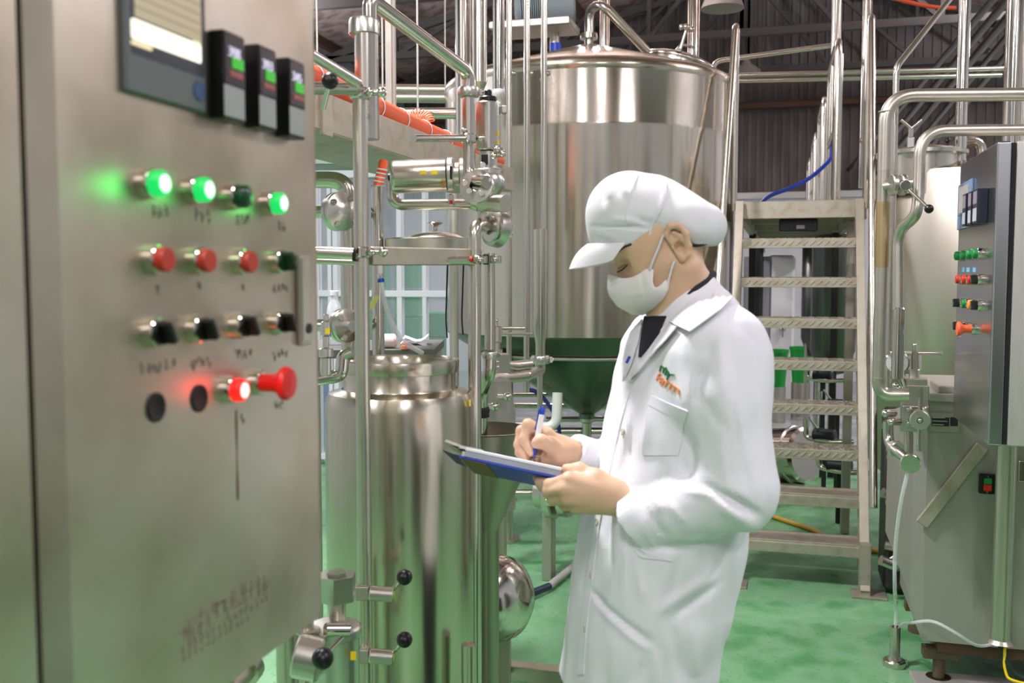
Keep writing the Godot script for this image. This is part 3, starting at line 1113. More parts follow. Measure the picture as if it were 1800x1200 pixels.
	b.lathe([Vector2(0.015, -0.004), Vector2(0.031, -0.004), Vector2(0.031, 0.004), Vector2(0.015, 0.004)], MB.frame(at(862, 402, 2.36), (R * 0.8 - TO * 0.6).normalized()), 28)
	part(ub, "gasket_rim", b, M.cast)
	for q in [[886, 398], [896, 398], [886, 412], [896, 412]]:
		b = MB.new()
		b.cyl(at(q[0], q[1] - 6, 2.38), at(q[0], q[1] + 6, 2.38), 0.006, -1.0, 8)
		b.box(at(q[0], q[1], 2.385), Vector3(0.016, 0.008, 0.018), Basis(Vector3.UP, deg_to_rad(YAW)), 0.001)
		part(ub, "clamp_bolt", b, M.shiny)
	pipe("valve_drain_pipe", "short upright pipe between the round valve and the looped pipe", upright(848, 370, 2.36, 400, 356), sz(9, 2.36), M.pipe)
	# right-hand of the pair, with the union and S-bend into the hopper
	var sp := thing("hopper_feed_pipe", "upright steel pipe with union and kink emptying into the funnel hopper", "pipe", col(860, 600, 2.42))
	var s0 := col(861, 500, 2.42)
	b = MB.new()
	b.tube([Vector3(s0.x, yat(s0, 445), s0.z), Vector3(s0.x, yat(s0, 614), s0.z)], sz(9.5, 2.42), 18)
	part(sp, "upper_tube", b, M.pipe)
	clamp_on(sp, Vector3(s0.x, yat(s0, 624), s0.z), Vector3.UP, sz(14, 2.42), R)
	b = MB.new()
	b.tube(bend([Vector3(s0.x, yat(s0, 630), s0.z), Vector3(s0.x, yat(s0, 655), s0.z), at(847, 690, 2.5), at(846, 770, 2.52)], 0.06), sz(11, 2.45), 18)
	part(sp, "kinked_tube", b, M.pipe)
	b = MB.new()
	var tp := at(847, 724, 2.51)
	b.lathe([Vector2(0.017, -0.014), Vector2(0.020, -0.012), Vector2(0.019, -0.003), Vector2(0.021, 0.003), Vector2(0.019, 0.013), Vector2(0.017, 0.015)], MB.frame(tp, Vector3.UP), 18)
	part(sp, "black_tape", b, M.rubber)
	# clips that tie the pair to the flat bar
	var ck := thing("pipe_clip_pair", "pair of clips with black and red spacers on the twin upright pipes", "clip", at(848, 457, 2.3))
	for q in [[842, 456, 2.27], [868, 456, 2.38]]:
		b = MB.new()
		var qc := at(q[0], q[1], q[2])
		b.cyl(qc - Vector3(0, 0.009, 0), qc + Vector3(0, 0.009, 0), 0.020, -1.0, 18, 0.002)
		b.ball(qc + TO * 0.022, 0.009, 10)
		part(ck, "clip", b, M.shiny)
	b = MB.new()
	b.box(at(854, 456, 2.3), Vector3(0.014, 0.024, 0.02), Basis(Vector3.UP, deg_to_rad(YAW)), 0.002)
	part(ck, "black_spacer", b, M.rubber)
	b = MB.new()
	b.cyl(at(826, 456, 2.26), at(830, 456, 2.26), 0.0065, -1.0, 14)
	part(ck, "red_spacer", b, M.red)
	# --- flat bar shelf and round pot with lid
	var sh := thing("shelf_bar", "horizontal flat steel bar carrying the lidded pan at eye level", "shelf", at(730, 470, 2.25))
	b = MB.new()
	var sa := at(640, 450, 2.02)
	var sb := at(834, 452, 2.34)
	b.bar(sa, sb, 0.05, sz(30, 2.2), Vector3.UP, 0.003)
	part(sh, "bar", b, M.frame)
	b = MB.new()
	b.tube([at(735, 458, 2.17), at(835, 457, 2.28)], 0.011, 14)
	part(sh, "tube", b, M.pipe)
	b = MB.new()
	b.tube([at(540, 442, 1.98), at(628, 446, 1.98)], 0.0125, 16)
	part(sh, "left_tube", b, M.pipe)
	b = MB.new()
	b.tube([at(540, 457, 2.05), at(628, 460, 2.05)], 0.008, 14)
	part(sh, "lower_tube", b, M.pipe)
	b = MB.new()
	b.cyl(at(622, 445, 1.98), at(628, 446, 1.98), 0.016, -1.0, 16)
	part(sh, "black_sleeve", b, M.rubber)
	var pc := at(752, 440, 2.55)
	var pot := thing("lidded_pan", "round steel pan with domed lid and flared knob on the flat bar", "pan", pc)
	var pr := sz(75, 2.55)
	b = MB.new()
	b.lathe([Vector2(0, 0.0), Vector2(pr - 0.004, 0.0), Vector2(pr, 0.004), Vector2(pr, 0.036), Vector2(pr - 0.003, 0.04), Vector2(0, 0.04)], MB.frame(Vector3(pc.x, yat(pc, 446), pc.z), Vector3.UP), 48)
	part(pot, "body", b, M.pipe2)
	b = MB.new()
	var ly := yat(pc, 421)
	b.lathe([Vector2(pr * 0.78, ly - 0.006), Vector2(pr * 0.76, ly), Vector2(pr * 0.5, ly + 0.014), Vector2(pr * 0.2, ly + 0.02), Vector2(0.012, ly + 0.021), Vector2(0, ly + 0.021)], Transform3D(Basis(), Vector3(pc.x, 0, pc.z) + R * 0.02), 48, 50)
	var lid := part(pot, "lid", b, M.pipe2)
	b = MB.new()
	b.lathe([Vector2(0.007, ly + 0.018), Vector2(0.005, ly + 0.030), Vector2(0.010, ly + 0.037), Vector2(0.021, ly + 0.043), Vector2(0.019, ly + 0.045), Vector2(0, ly + 0.043)], Transform3D(Basis(), Vector3(pc.x, 0, pc.z) + R * 0.02), 24, 50)
	part(lid, "knob", b, M.shiny)
	b = MB.new()
	b.box(at(687, 429, 2.55) + TO * (pr * 0.52), Vector3(0.022, 0.010, 0.001), Basis(Vector3.UP, deg_to_rad(YAW - 38)))
	part(pot, "yellow_sticker", b, M.yellow)
	# --- cable tray running back along the aisle
	var tx := -1.02
	var tray := thing("cable_tray", "steel cable tray carrying bundled orange cables away down the aisle", "cable tray", Vector3(tx, 1.9, -2.4))
	var ya := atx(640, 222, tx).y
	var h := 0.085
	var z0 := -1.2
	var z1 := -3.7
	for s in [[tx, 0.0], [tx - 0.26, 0.0]]:
		b = MB.new()
		b.box(Vector3(s[0], ya, (z0 + z1) * 0.5), Vector3(0.004, h, z0 - z1), Basis(), 0.001)
		part(tray, "side_wall", b, M.frame)
		b = MB.new()
		b.box(Vector3(s[0] - 0.008, ya + h * 0.5, (z0 + z1) * 0.5), Vector3(0.02, 0.004, z0 - z1), Basis(), 0.001)
		part(tray, "rolled_lip", b, M.frame)
	b = MB.new()
	b.box(Vector3(tx - 0.13, ya - h * 0.5, (z0 + z1) * 0.5), Vector3(0.26, 0.004, z0 - z1))
	part(tray, "floor_pan", b, M.frame)
	b = MB.new()
	b.box(Vector3(tx + 0.004, ya, -2.06), Vector3(0.012, h * 1.3, 0.05), Basis(), 0.002)
	part(tray, "joint_plate", b, M.frame)
	for k in 4:
		b = MB.new()
		var zz := -1.5 - k * 0.65
		b.tube([Vector3(tx - 0.13, ya - h * 0.5, zz), Vector3(tx - 0.13, roof_y(tx) - 0.05, zz)], 0.006, 8)
		part(tray, "hanger_rod", b, M.dull)
	# cable bundles in the tray
	for k in 3:
		var cb := thing("orange_cable", ["thick orange cable lying along the near side of the tray", "middle orange cable in the tray, partly hidden", "orange cable along the far side of the tray"][k], "cable", Vector3(tx - 0.06, ya, -2.4), "orange cables in the tray")
		b = MB.new()
		var pts := []
		for i in 13:
			var u := i / 12.0
			pts.append(Vector3(tx - 0.045 - k * 0.07 + sin(u * 7 + k) * 0.01, ya + 0.068 + 0.012 * (1 - absf(k - 0.6)) + sin(u * 5 + k * 2) * 0.008, lerpf(-1.3, -3.6, u)))
		b.tube(curve(pts, 3), 0.032, 14)
		part(cb, "jacket", b, M.orange)
		if k == 0:
			for i in 9:
				b = MB.new()
				var q: Vector3 = pts[i + 2]
				b.lathe([Vector2(0.033, -0.004), Vector2(0.035, 0), Vector2(0.033, 0.004)], MB.frame(q, Vector3(0.15, 0, 1)), 18)
				part(cb, "white_tie", b, M.white)
	# pink hose coil on the tray
	var coil := MB.new()
	var cp := []
	var cc2 := atx(735, 208, tx - 0.1)
	for i in 330:
		var a := i * 0.26
		var u := i / 329.0
		var m := cc2 + (CB.x * cos(PI * (1.0 - u)) * 0.035 + Vector3(0, 1, 0) * sin(PI * u) * 0.022) + Vector3(0, -0.01, 0)
		var tn := (CB.x * sin(PI * (1.0 - u)) + Vector3(0, 1, 0) * cos(PI * u)).normalized()
		var fr := MB.frame(m, tn)
		cp.append(fr * Vector3(cos(a) * 0.017, 0, sin(a) * 0.017))
	coil.tube(cp, 0.0019, 6)
	solo("coiled_hose", "pale orange spiral air hose lying on top of the cable tray", "hose", coil, mat(Color(0.95, 0.62, 0.48), 0.5), cc2)
	# black ball on a lever near the cabinet edge
	var kb := thing("black_knob_lever", "black ball knob on a thin lever beside the big control cabinet", "lever", at(580, 142, 1.75))
	b = MB.new()
	b.ball(at(580, 142, 1.75), sz(15, 1.75), 18)
	part(kb, "ball_knob", b, M.black)
	b = MB.new()
	b.tube([at(578, 150, 1.75), at(568, 190, 1.78)], 0.005, 10)
	part(kb, "lever", b, M.shiny)
	b = MB.new()
	b.tube([at(545, 95, 1.8), at(628, 145, 1.92)], 0.011, 14)
	b.tube([at(545, 155, 1.86), at(632, 156, 1.96)], 0.0125, 14)
	part(kb, "support_tube", b, M.pipe)
	# flat ducts and white pipes in the background above the glazing
	var bg := [[565, 243, 700, 243, 5.0, 8, "white pipe above the glazing, upper of the pair", M.white], [565, 262, 690, 258, 4.6, 9, "white pipe above the glazing, lower of the pair", M.cream], [640, 152, 800, 158, 7.0, 9, "grey pipe under the roof left of the tank", M.dull], [650, 168, 800, 172, 6.8, 9, "long grey pipe under the roof, lower of two", M.dull], [715, 200, 822, 199, 4.6, 10, "bright horizontal pipe behind the orange cables", M.shiny]]
	for q in bg:
		var oa := at(q[0] - 420, q[1], q[4])
		var oz := at(q[2], q[3], q[4])
		var ot := thing("overhead_pipe", q[6], "pipe", oz)
		b = MB.new()
		b.tube([oa, oz], sz(q[5], q[4]), 14)
		part(ot, "tube", b, q[7])
		for u in [0.35, 0.97]:
			b = MB.new()
			var hp1 := oa.lerp(oz, u)
			b.tube([hp1, Vector3(hp1.x, roof_y(hp1.x), hp1.z)], 0.005, 8)
			part(ot, "hanger_rod", b, M.dull)
	var du := MB.new()
	du.bar(at(120, 275, 4.4), at(745, 272, 4.4), 0.25, 0.11, Vector3.UP, 0.004)
	var dct := thing("flat_duct", "flat pale green duct running above the glazed partition", "duct", at(650, 273, 4.4))
	part(dct, "duct_body", du, mat(Color(0.55, 0.60, 0.54), 0.4, 0.6))
	for q in [300, 560, 735]:
		du = MB.new()
		var dp0 := at(q, 268, 4.4)
		du.tube([dp0, Vector3(dp0.x, roof_y(dp0.x), dp0.z)], 0.005, 8)
		part(dct, "hanger_rod", du, M.dull)
	# hanging steel channel under the roof
	var hg := MB.new()
	var hp := upright(685, 150, 3.6, 215, -60)
	hg.bar(hp[0], hp[1], 0.025, 0.025)
	solo("hanging_strut", "thin hanging steel strut behind the slanting pipe", "strut", hg, M.dull, hp[0])
	# --- pipes between the shelf and the cabinet
	pipe("arched_pipe", "steel pipe arching over behind the big control cabinet", bend([at(545, 316, 2.6), at(612, 316, 2.6), Vector3(at(612, 640, 2.6).x, 0.0, at(612, 640, 2.6).z)], 0.075, 10), 0.0225, M.pipe)
	for q in [[596, 372, 2.35, 34, "flanged check valve, the upper of two beside the cabinet"], [606, 572, 2.3, 30, "flanged check valve, the lower of two beside the cabinet"]]:
		var cv := thing("check_valve", q[4], "valve", at(q[0], q[1], q[2]), "flanged check valves beside the cabinet")
		var c0 := at(q[0], q[1], q[2])
		var rr: float = sz(q[3], q[2])
		var ax := (R + TO * 0.9).normalized()
		b = MB.new()
		b.lathe([Vector2(0.0, -0.03), Vector2(0.014, -0.03), Vector2(rr * 0.55, -0.022), Vector2(rr, -0.012), Vector2(rr, -0.002), Vector2(rr * 0.9, 0.0), Vector2(rr, 0.002), Vector2(rr, 0.012), Vector2(rr * 0.55, 0.022), Vector2(0.014, 0.03), Vector2(0, 0.03)], MB.frame(c0, ax), 32)
		part(cv, "flange_body", b, M.cast)
		for k in 4:
			b = MB.new()
			var off := MB.frame(c0, ax) * Vector3(cos(k * PI / 2 + 0.6) * rr * 0.8, 0.010, sin(k * PI / 2 + 0.6) * rr * 0.8)
			b.cyl(off, off + ax * 0.012, 0.007, -1.0, 8)
			part(cv, "bolt", b, M.shiny)
		b = MB.new()
		b.tube([c0, c0 + R * -0.10 - TO * 0.02], 0.0145, 16)
		part(cv, "pipe_stub", b, M.pipe)
		b = MB.new()
		b.tube([c0, at(612, q[1], 2.6)], 0.0145, 16)
		part(cv, "pipe_stub", b, M.pipe)
	# steel sight tube with an orange cable bundle at its top
	var gt := thing("cable_conduit", "upright steel conduit with orange cable bundle entering its top", "conduit", col(664, 500, 2.55))
	b = MB.new()
	b.tube(upright(664, 480, 2.55, 660, 328), sz(11, 2.55), 18)
	part(gt, "tube", b, M.shiny)
	b = MB.new()
	var g0 := col(664, 326, 2.55)
	b.cyl(Vector3(g0.x, yat(g0, 329), g0.z), Vector3(g0.x, yat(g0, 326), g0.z), 0.019, -1.0, 18)
	part(gt, "rim", b, M.dull)
	b = MB.new()
	b.tube([Vector3(g0.x, yat(g0, 330), g0.z), at(668, 312, 2.55), at(672, 300, 2.56), at(674, 286, 2.58)], 0.013, 12)
	part(gt, "orange_bundle", b, M.orange)
	for k in 4:
		b = MB.new()
		b.lathe([Vector2(0.0132, -0.002), Vector2(0.0145, 0), Vector2(0.0132, 0.002)], MB.frame(at(666 + k * 2, 319 - k * 7, 2.55), Vector3(0.02, 0.1, 0)), 12)
		part(gt, "white_tie", b, M.white)
	# clear hose with a blue ferrule, and its yellow tag
	var ch := thing("clear_hose", "clear plastic hose with a blue ring hanging down to the open vessel", "hose", at(668, 465, 2.3))
	b = MB.new()
	b.tube(curve([at(668, 462, 2.32), at(670, 492, 2.32), at(676, 530, 2.34), at(690, 570, 2.36), at(710, 600, 2.4), at(742, 620, 2.45)]), 0.0062, 12)
	part(ch, "tube", b, M.tubing)
	b = MB.new()
	b.cyl(at(669, 490, 2.32), at(670, 496, 2.32), 0.0085, -1.0, 14, 0.001)
	part(ch, "blue_ring", b, M.blue)
	b = MB.new()
	b.cyl(at(669, 480, 2.32), at(669, 489, 2.32), 0.0075, -1.0, 14, 0.001)
	part(ch, "metal_ferrule", b, M.shiny)
	b = MB.new()
	b.sheet([[at(661, 518, 2.31), at(667, 522, 2.31)], [at(652, 530, 2.31), at(660, 536, 2.31)], [at(649, 544, 2.31), at(655, 543, 2.31)]], 0.001)
	part(ch, "yellow_tag", b, mat(Color(0.80, 0.82, 0.45), 0.4))
	# black hanging straps
	for q in [[787, 470, 594, "left of the pair of thin black straps hanging behind the vessel", 2.6], [815, 470, 588, "right of the pair of thin black straps hanging behind the vessel", 2.55]]:
		b = MB.new()
		b.tube(curve([at(q[0], q[1] - 10, q[4]), at(q[0] - 2, 520, q[4]), at(q[0] - 3, 560, q[4]), at(q[0] - 1, q[2], q[4])]), 0.0022, 8)
		solo("black_strap", q[3], "strap", b, M.rubber, at(q[0], q[1], q[4]))
	# --- open vessel
	var vc0 := col(703, 640, 2.3)
	var rr := sz(131, 2.3)
	var rn := sz(103, 2.3)
	var yr := yat(vc0, 631)
	var vs := thing("open_vessel", "open-necked cylindrical steel vessel in front of the cabinet", "vessel", vc0)
	b = MB.new()
	var ysd := yat(vc0, 690)
	var xf := Transform3D(Basis(), vc0)
	b.lathe([Vector2(0.0, 0.30), Vector2(rr * 0.5, 0.30), Vector2(rr * 0.92, 0.36), Vector2(rr, 0.42), Vector2(rr, ysd - 0.03), Vector2(rr * 0.985, ysd - 0.012), Vector2(rr * 0.95, ysd + 0.003), Vector2(rn * 0.985, ysd + 0.012)], xf, 72, 40)
	part(vs, "body", b, M.vessel)
	b = MB.new()
	b.lathe([Vector2(rn * 0.985, ysd + 0.008), Vector2(rn * 0.95, ysd + 0.016), Vector2(rn * 0.95, yr - 0.030), Vector2(rn, yr - 0.028), Vector2(rn * 1.01, yr - 0.018), Vector2(rn * 1.01, yr - 0.006), Vector2(rn, yr), Vector2(rn * 0.95, yr + 0.001), Vector2(rn * 0.92, yr - 0.004), Vector2(rn * 0.90, yr - 0.03), Vector2(rn * 0.90, yr - 0.2)], xf, 72, 45)
	part(vs, "neck", b, M.vessel)
	b = MB.new()
	b.lathe([Vector2(0, yr - 0.2), Vector2(rn * 0.9, yr - 0.2)], xf, 40)
	part(vs, "inner_floor", b, M.dull)
	for k in 3:
		var a := TAU * k / 3 + 0.4
		b = MB.new()
		b.cyl(vc0 + Vector3(cos(a) * rr * 0.8, 0, sin(a) * rr * 0.8), vc0 + Vector3(cos(a) * rr * 0.8, 0.38, sin(a) * rr * 0.8), 0.018)
		part(vs, "leg", b, M.pipe2)
	b = MB.new()
	b.box(at(826, 708, 2.24), Vector3(0.008, 0.015, 0.001), Basis(Vector3.UP, deg_to_rad(YAW + 65)))
	part(vs, "yellow_sticker", b, M.yellow)
	for q in [[1012, 0], [1122, 1]]:
		var kk := MB.new()
		var root := at(632, q[0] + 30, 2.06)
		kk.cyl(at(650, q[0] + 30, 2.02), at(692, q[0] + 33, 2.02), 0.0155, -1.0, 20, 0.002)
		var sv := thing("sample_valve", ["upper of two levered sampling valves low on the vessel", "lower of two levered sampling valves low on the vessel"][q[1]], "valve", root, "sampling valves low on the vessel")
		part(sv, "barrel", kk, M.cast)
		kk = MB.new()
		kk.box(at(638, q[0] + 27, 2.04), Vector3(0.032, 0.032, 0.035), Basis(Vector3.UP, deg_to_rad(YAW)), 0.004)
		part(sv, "bracket", kk, M.dull)
		kk = MB.new()
		kk.tube([at(690, q[0] + 24, 2.02), at(706, q[0] + 6, 1.99)], 0.0055, 12)
		part(sv, "lever", kk, M.shiny)
		kk = MB.new()
		kk.ball(at(711, q[0] + 2, 1.985), 0.0165, 18)
		part(sv, "ball_knob", kk, M.black)
		kk = MB.new()
		kk.cyl(at(692, q[0] + 33, 2.02), at(694, q[0] + 33, 2.02), 0.012, -1.0, 16)
		part(sv, "green_end", kk, mat(Color(0.55, 0.72, 0.30), 0.4))
	# hexagonal union and levered valve at the vessel's foot
	var hv := thing("levered_valve", "stout levered valve with hexagonal union under the cabinet edge", "valve", at(575, 1180, 1.75))
	b = MB.new()
	var hx := at(592, 1030, 1.8)
	b.cyl(hx + Vector3(0, -0.025, 0), hx + Vector3(0, 0.022, 0), 0.037, -1.0, 6, 0.004)
	part(hv, "hex_union", b, M.cast)
	b = MB.new()
	b.lathe([Vector2(0, 0.022), Vector2(0.017, 0.022), Vector2(0.018, 0.027), Vector2(0.013, 0.030), Vector2(0, 0.030)], MB.frame(hx, Vector3.UP), 20)
	part(hv, "green_cap", b, mat(Color(0.42, 0.46, 0.34), 0.5))
	b = MB.new()
	b.cyl(hx + Vector3(0, -0.025, 0), hx + Vector3(0, -0.09, 0), 0.018, 0.013)
	part(hv, "stem", b, M.pipe2)
	b = MB.new()
	var bc := at(588, 1150, 1.78)
	b.lathe([Vector2(0, -0.12), Vector2(0.040, -0.12), Vector2(0.046, -0.06), Vector2(0.046, 0.035), Vector2(0.050, 0.04), Vector2(0.050, 0.052), Vector2(0.046, 0.056), Vector2(0.015, 0.058), Vector2(0, 0.058)], MB.frame(bc, Vector3.UP), 32)
	part(hv, "body", b, M.cast)
	b = MB.new()
	b.cyl(at(520, 1150, 1.72), at(566, 1160, 1.72), 0.04, -1.0, 28, 0.004)
	part(hv, "side_flange", b, M.cast)
	b = MB.new()
	b.tube([at(572, 1107, 1.70), at(612, 1107, 1.72)], 0.012, 16)
	part(hv, "cross_bar", b, M.shiny)
	b = MB.new()
	b.tube([at(600, 1120, 1.68), at(574, 1148, 1.64)], 0.0048, 12)
	part(hv, "lever", b, M.shiny)
	b = MB.new()
	b.ball(at(567, 1157, 1.63), 0.0185, 18)
	part(hv, "ball_knob", b, M.black)
	b = MB.new()
	b.cyl(at(540, 1060, 1.74), at(540, 1105, 1.74), 0.012)
	b.cyl(at(540, 1103, 1.74), at(540, 1112, 1.74), 0.024, -1.0, 20, 0.003)
	part(hv, "inlet", b, M.pipe2)
	b = MB.new()
	b.box(at(621, 1152, 1.74), Vector3(0.010, 0.016, 0.001), Basis(Vector3.UP, deg_to_rad(YAW + 10)))
	part(hv, "yellow_sticker", b, M.yellow)
	var dr := MB.new()
	dr.tube([at(395, 1215, 1.5), at(432, 1172, 1.6)], 0.021, 16)
	dr.cyl(at(425, 1180, 1.58), at(436, 1166, 1.6), 0.03, -1.0, 20)
	solo("drain_pipe", "short ribbed drain pipe under the lower cabinet edge", "pipe", dr, M.pipe2, at(410, 1195, 1.55))
	var lt := MB.new()
	var ltp := upright(505, 1150, 1.95, 1400, 1085)
	ltp[0].y = 0.0
	lt.tube(ltp, 0.022, 16)
	solo("upright_leg_pipe", "upright steel pipe going down below the cabinet edge", "pipe", lt, M.pipe2, ltp[0])
	# valve head over the vessel's left shoulder
	var lv := thing("needle_valve", "small valve with yellow sticker standing left of the vessel neck", "valve", at(573, 650, 2.1))
	b = MB.new()
	for q in [[552, 565, 0.006], [565, 590, 0.011], [590, 612, 0.007], [612, 628, 0.016], [628, 660, 0.012]]:
		b.cyl(at(573, q[1], 2.1), at(573, q[0], 2.1), q[2], -1.0, 18, 0.002)
	part(lv, "body", b, M.cast)
	b = MB.new()
	b.box(at(577, 581, 2.1) + TO * 0.012, Vector3(0.010, 0.012, 0.001), Basis(Vector3.UP, deg_to_rad(YAW)))
	part(lv, "yellow_sticker", b, M.yellow)
	b = MB.new()
	b.tube(bend([at(545, 668, 2.15), at(600, 660, 2.15), at(603, 625, 2.15), at(620, 620, 2.15)], 0.02), 0.015, 14)
	part(lv, "elbow", b, M.shiny)
	# --- funnel hopper with its long stem
	var hp0 := col(853, 800, 2.62)
	var hop := thing("funnel_hopper", "steel funnel hopper on a long upright pipe behind the clipboard", "hopper", hp0)
	var hrr := sz(80, 2.62)
	var hst := sz(24, 2.62)
	var ytop := yat(hp0, 753)
	b = MB.new()
	b.lathe([Vector2(hst, 0.1), Vector2(hst, yat(hp0, 930)), Vector2(hst * 1.03, yat(hp0, 926)), Vector2(hrr * 0.97, yat(hp0, 812)), Vector2(hrr, yat(hp0, 800)), Vector2(hrr, ytop - 0.004), Vector2(hrr + 0.004, ytop), Vector2(hrr - 0.002, ytop + 0.001), Vector2(hrr - 0.004, yat(hp0, 800)), Vector2(hst * 0.9, yat(hp0, 926)), Vector2(hst * 0.9, 0.3)], Transform3D(Basis(), hp0), 56, 25)
	part(hop, "funnel", b, steel(Color(0.62, 0.60, 0.54), 0.34, null, Vector3.ONE))
	b = MB.new()
	b.cyl(hp0, hp0 + Vector3(0, 0.1, 0), 0.07, hst)
	part(hop, "base", b, M.dull)
	for row in [960, 1040]:
		b = MB.new()
		b.ball(at(829, row, 2.6), 0.006, 8)
		part(hop, "rivet", b, M.shiny)
	var cut := MB.new()
	var cpv := upright(824, 1160, 2.2, 1300, 1132)
	cpv[0].y = 0.25
	cut.tube([cpv[0], cpv[1]], sz(13, 2.2), 16)
	solo("cut_pipe_stub", "short slant-cut pipe stub standing beside the funnel's stem", "pipe", cut, M.pipe2, cpv[0])
	# --- pump motor cover on the skid and skid tubes
	var mc := thing("pump_motor", "polished domed pump motor cover on the low frame behind the funnel stem", "motor", at(870, 1120, 2.95))
	b = MB.new()
	var ma := at(800, 1050, 3.05)
	var mz := at(884, 1050, 2.9)
	var mdir := (mz - ma).normalized()
	var mr := sz(75, 2.95)
	b.lathe([Vector2(0, 0), Vector2(mr * 0.92, 0), Vector2(mr, 0.02), Vector2(mr, ma.distance_to(mz) - 0.03), Vector2(mr * 0.93, ma.distance_to(mz) + 0.012), Vector2(mr * 0.72, ma.distance_to(mz) + 0.042), Vector2(mr * 0.4, ma.distance_to(mz) + 0.06), Vector2(0, ma.distance_to(mz) + 0.066)], MB.frame(ma, mdir), 48, 50)
	part(mc, "cover", b, M.shiny)
	b = MB.new()
	b.box(ma.lerp(mz, 0.5) + Vector3(0, -mr - 0.06, 0), Vector3(0.2, 0.16, 0.12), Basis(Vector3.UP, deg_to_rad(YAW)), 0.006)
	part(mc, "foot", b, M.dull)
	var fy := 0.13
	var skid := thing("skid_frame", "low square-tube steel skid frame by the worker's knees", "frame", aty(930, 1180, 0.1))
	b = MB.new()
	var k0 := aty(870, 1175, 0.28)
	var k1 := aty(1010, 1190, 0.28)
	b.bar(k0 - (k1 - k0) * 1.2, k1, 0.05, 0.05, Vector3.UP, 0.004)
	part(skid, "front_tube", b, M.pipe2)
	b = MB.new()
	b.bar(k0 - (k1 - k0) * 1.2 - TO * 0.55, k1 - TO * 0.55 - R * 0.25, 0.05, 0.05, Vector3.UP, 0.004)
	part(skid, "rear_tube", b, M.pipe2)
	for q in [k1 - R * 0.03, k0 - (k1 - k0) * 1.1]:
		b = MB.new()
		b.bar(Vector3(q.x, 0, q.z), Vector3(q.x, 0.26, q.z), 0.05, 0.05)
		part(skid, "leg", b, M.pipe2)
		if q == k1 - R * 0.03:
			continue
		b = MB.new()
		b.bar(q, q - TO * 0.55 - R * 0.1, 0.05, 0.05)
		part(skid, "side_tube", b, M.pipe2)
	# dark hose with a taped end lying on the floor
	var dh := thing("dark_floor_hose", "dark hose with a pale taped end on the floor beside the worker", "hose", aty(960, 1030, 0.0))
	b = MB.new()
	b.tube(curve([aty(880, 1058, 0.05), aty(925, 1045, 0.035), aty(945, 1038, 0.03), aty(965, 1030, 0.025)]), 0.018, 12)
	part(dh, "rubber", b, mat(Color(0.05, 0.12, 0.20), 0.5))
	b = MB.new()
	b.tube(curve([aty(965, 1030, 0.025), aty(990, 1010, 0.024), aty(1020, 985, 0.023)]), 0.019, 12)
	part(dh, "taped_end", b, mat(Color(0.62, 0.62, 0.60), 0.6))
	# --- table behind with bottle, papers, tub and cap
	var tt := thing("side_table", "dark topped table behind the open vessel", "table", at(720, 640, 3.4))
	var ty := yat(at(740, 612, 3.4), 612)
	b = MB.new()
	var tl := at(530, 612, 3.4)
	var trr := at(772, 608, 3.4)
	tl.y = ty
	trr.y = ty
	b.bar(tl, trr, 0.5, 0.03, Vector3.UP, 0.003)
	part(tt, "table_top", b, mat(Color(0.36, 0.37, 0.34), 0.45))
	for q in [tl, trr]:
		for s in [-0.2, 0.2]:
			b = MB.new()
			var fp: Vector3 = (q as Vector3).lerp((tl + trr) * 0.5, 0.06) + TO * s
			b.bar(Vector3(fp.x, 0, fp.z), Vector3(fp.x, ty - 0.015, fp.z), 0.04, 0.04)
			part(tt, "leg", b, M.dull)
	var bo := col(588, 560, 3.35)
	bo.y = ty + 0.015
	var bt := thing("water_bottle", "clear plastic water bottle with white cap on the table", "bottle", bo)
	b = MB.new()
	b.lathe([Vector2(0, 0.0), Vector2(0.027, 0.0), Vector2(0.029, 0.006), Vector2(0.029, 0.10), Vector2(0.024, 0.135), Vector2(0.012, 0.16), Vector2(0.012, 0.175)], MB.frame(bo, Vector3.UP), 24, 40)
	part(bt, "bottle_body", b, M.tubing)
	b = MB.new()
	b.cyl(bo + Vector3(0, 0.17, 0), bo + Vector3(0, 0.188, 0), 0.0145, -1.0, 20, 0.002)
	part(bt, "cap", b, M.white)
	b = MB.new()
	b.lathe([Vector2(0.0293, 0.03), Vector2(0.0296, 0.031), Vector2(0.0296, 0.075), Vector2(0.0293, 0.076)], MB.frame(bo, Vector3.UP), 24)
	part(bt, "blue_label", b, mat(Color(0.35, 0.60, 0.85), 0.4))
	var jt := at(684, 612, 3.2)
	jt.y = ty + 0.015
	var jar := thing("plastic_tub", "translucent pink plastic container on its side with a printed strip", "container", jt)
	b = MB.new()
	b.cyl(jt + R * -0.035 + Vector3(0, 0.024, 0), jt + R * 0.025 + Vector3(0, 0.024, 0), 0.024, -1.0, 24, 0.006)
	part(jar, "body", b, mat(Color(0.90, 0.80, 0.78), 0.3))
	b = MB.new()
	b.box(jt + R * -0.03 + Vector3(0, 0.026, 0) + TO * 0.0242, Vector3(0.010, 0.028, 0.001), Basis(Vector3.UP, deg_to_rad(YAW)))
	part(jar, "printed_strip", b, mat(Color(0.35, 0.2, 0.12), 0.5))
	var rcp := at(712, 612, 3.15)
	rcp.y = ty + 0.015
	b = MB.new()
	b.cyl(rcp, rcp + Vector3(0, 0.014, 0), 0.0135, -1.0, 20, 0.002)
	b.cyl(rcp + Vector3(0, 0.012, 0), rcp + Vector3(0, 0.022, 0), 0.0115, -1.0, 20, 0.002)
	solo("screw_cap", "coral red screw cap standing on the table beside the pink container", "cap", b, mat(Color(0.93, 0.50, 0.42), 0.4), rcp)
	var pp := at(715, 605, 3.4)
	pp.y = ty + 0.016
	var pap := thing("paper_sheets", "loose crumpled white paper sheets lying on the table", "paper", pp)
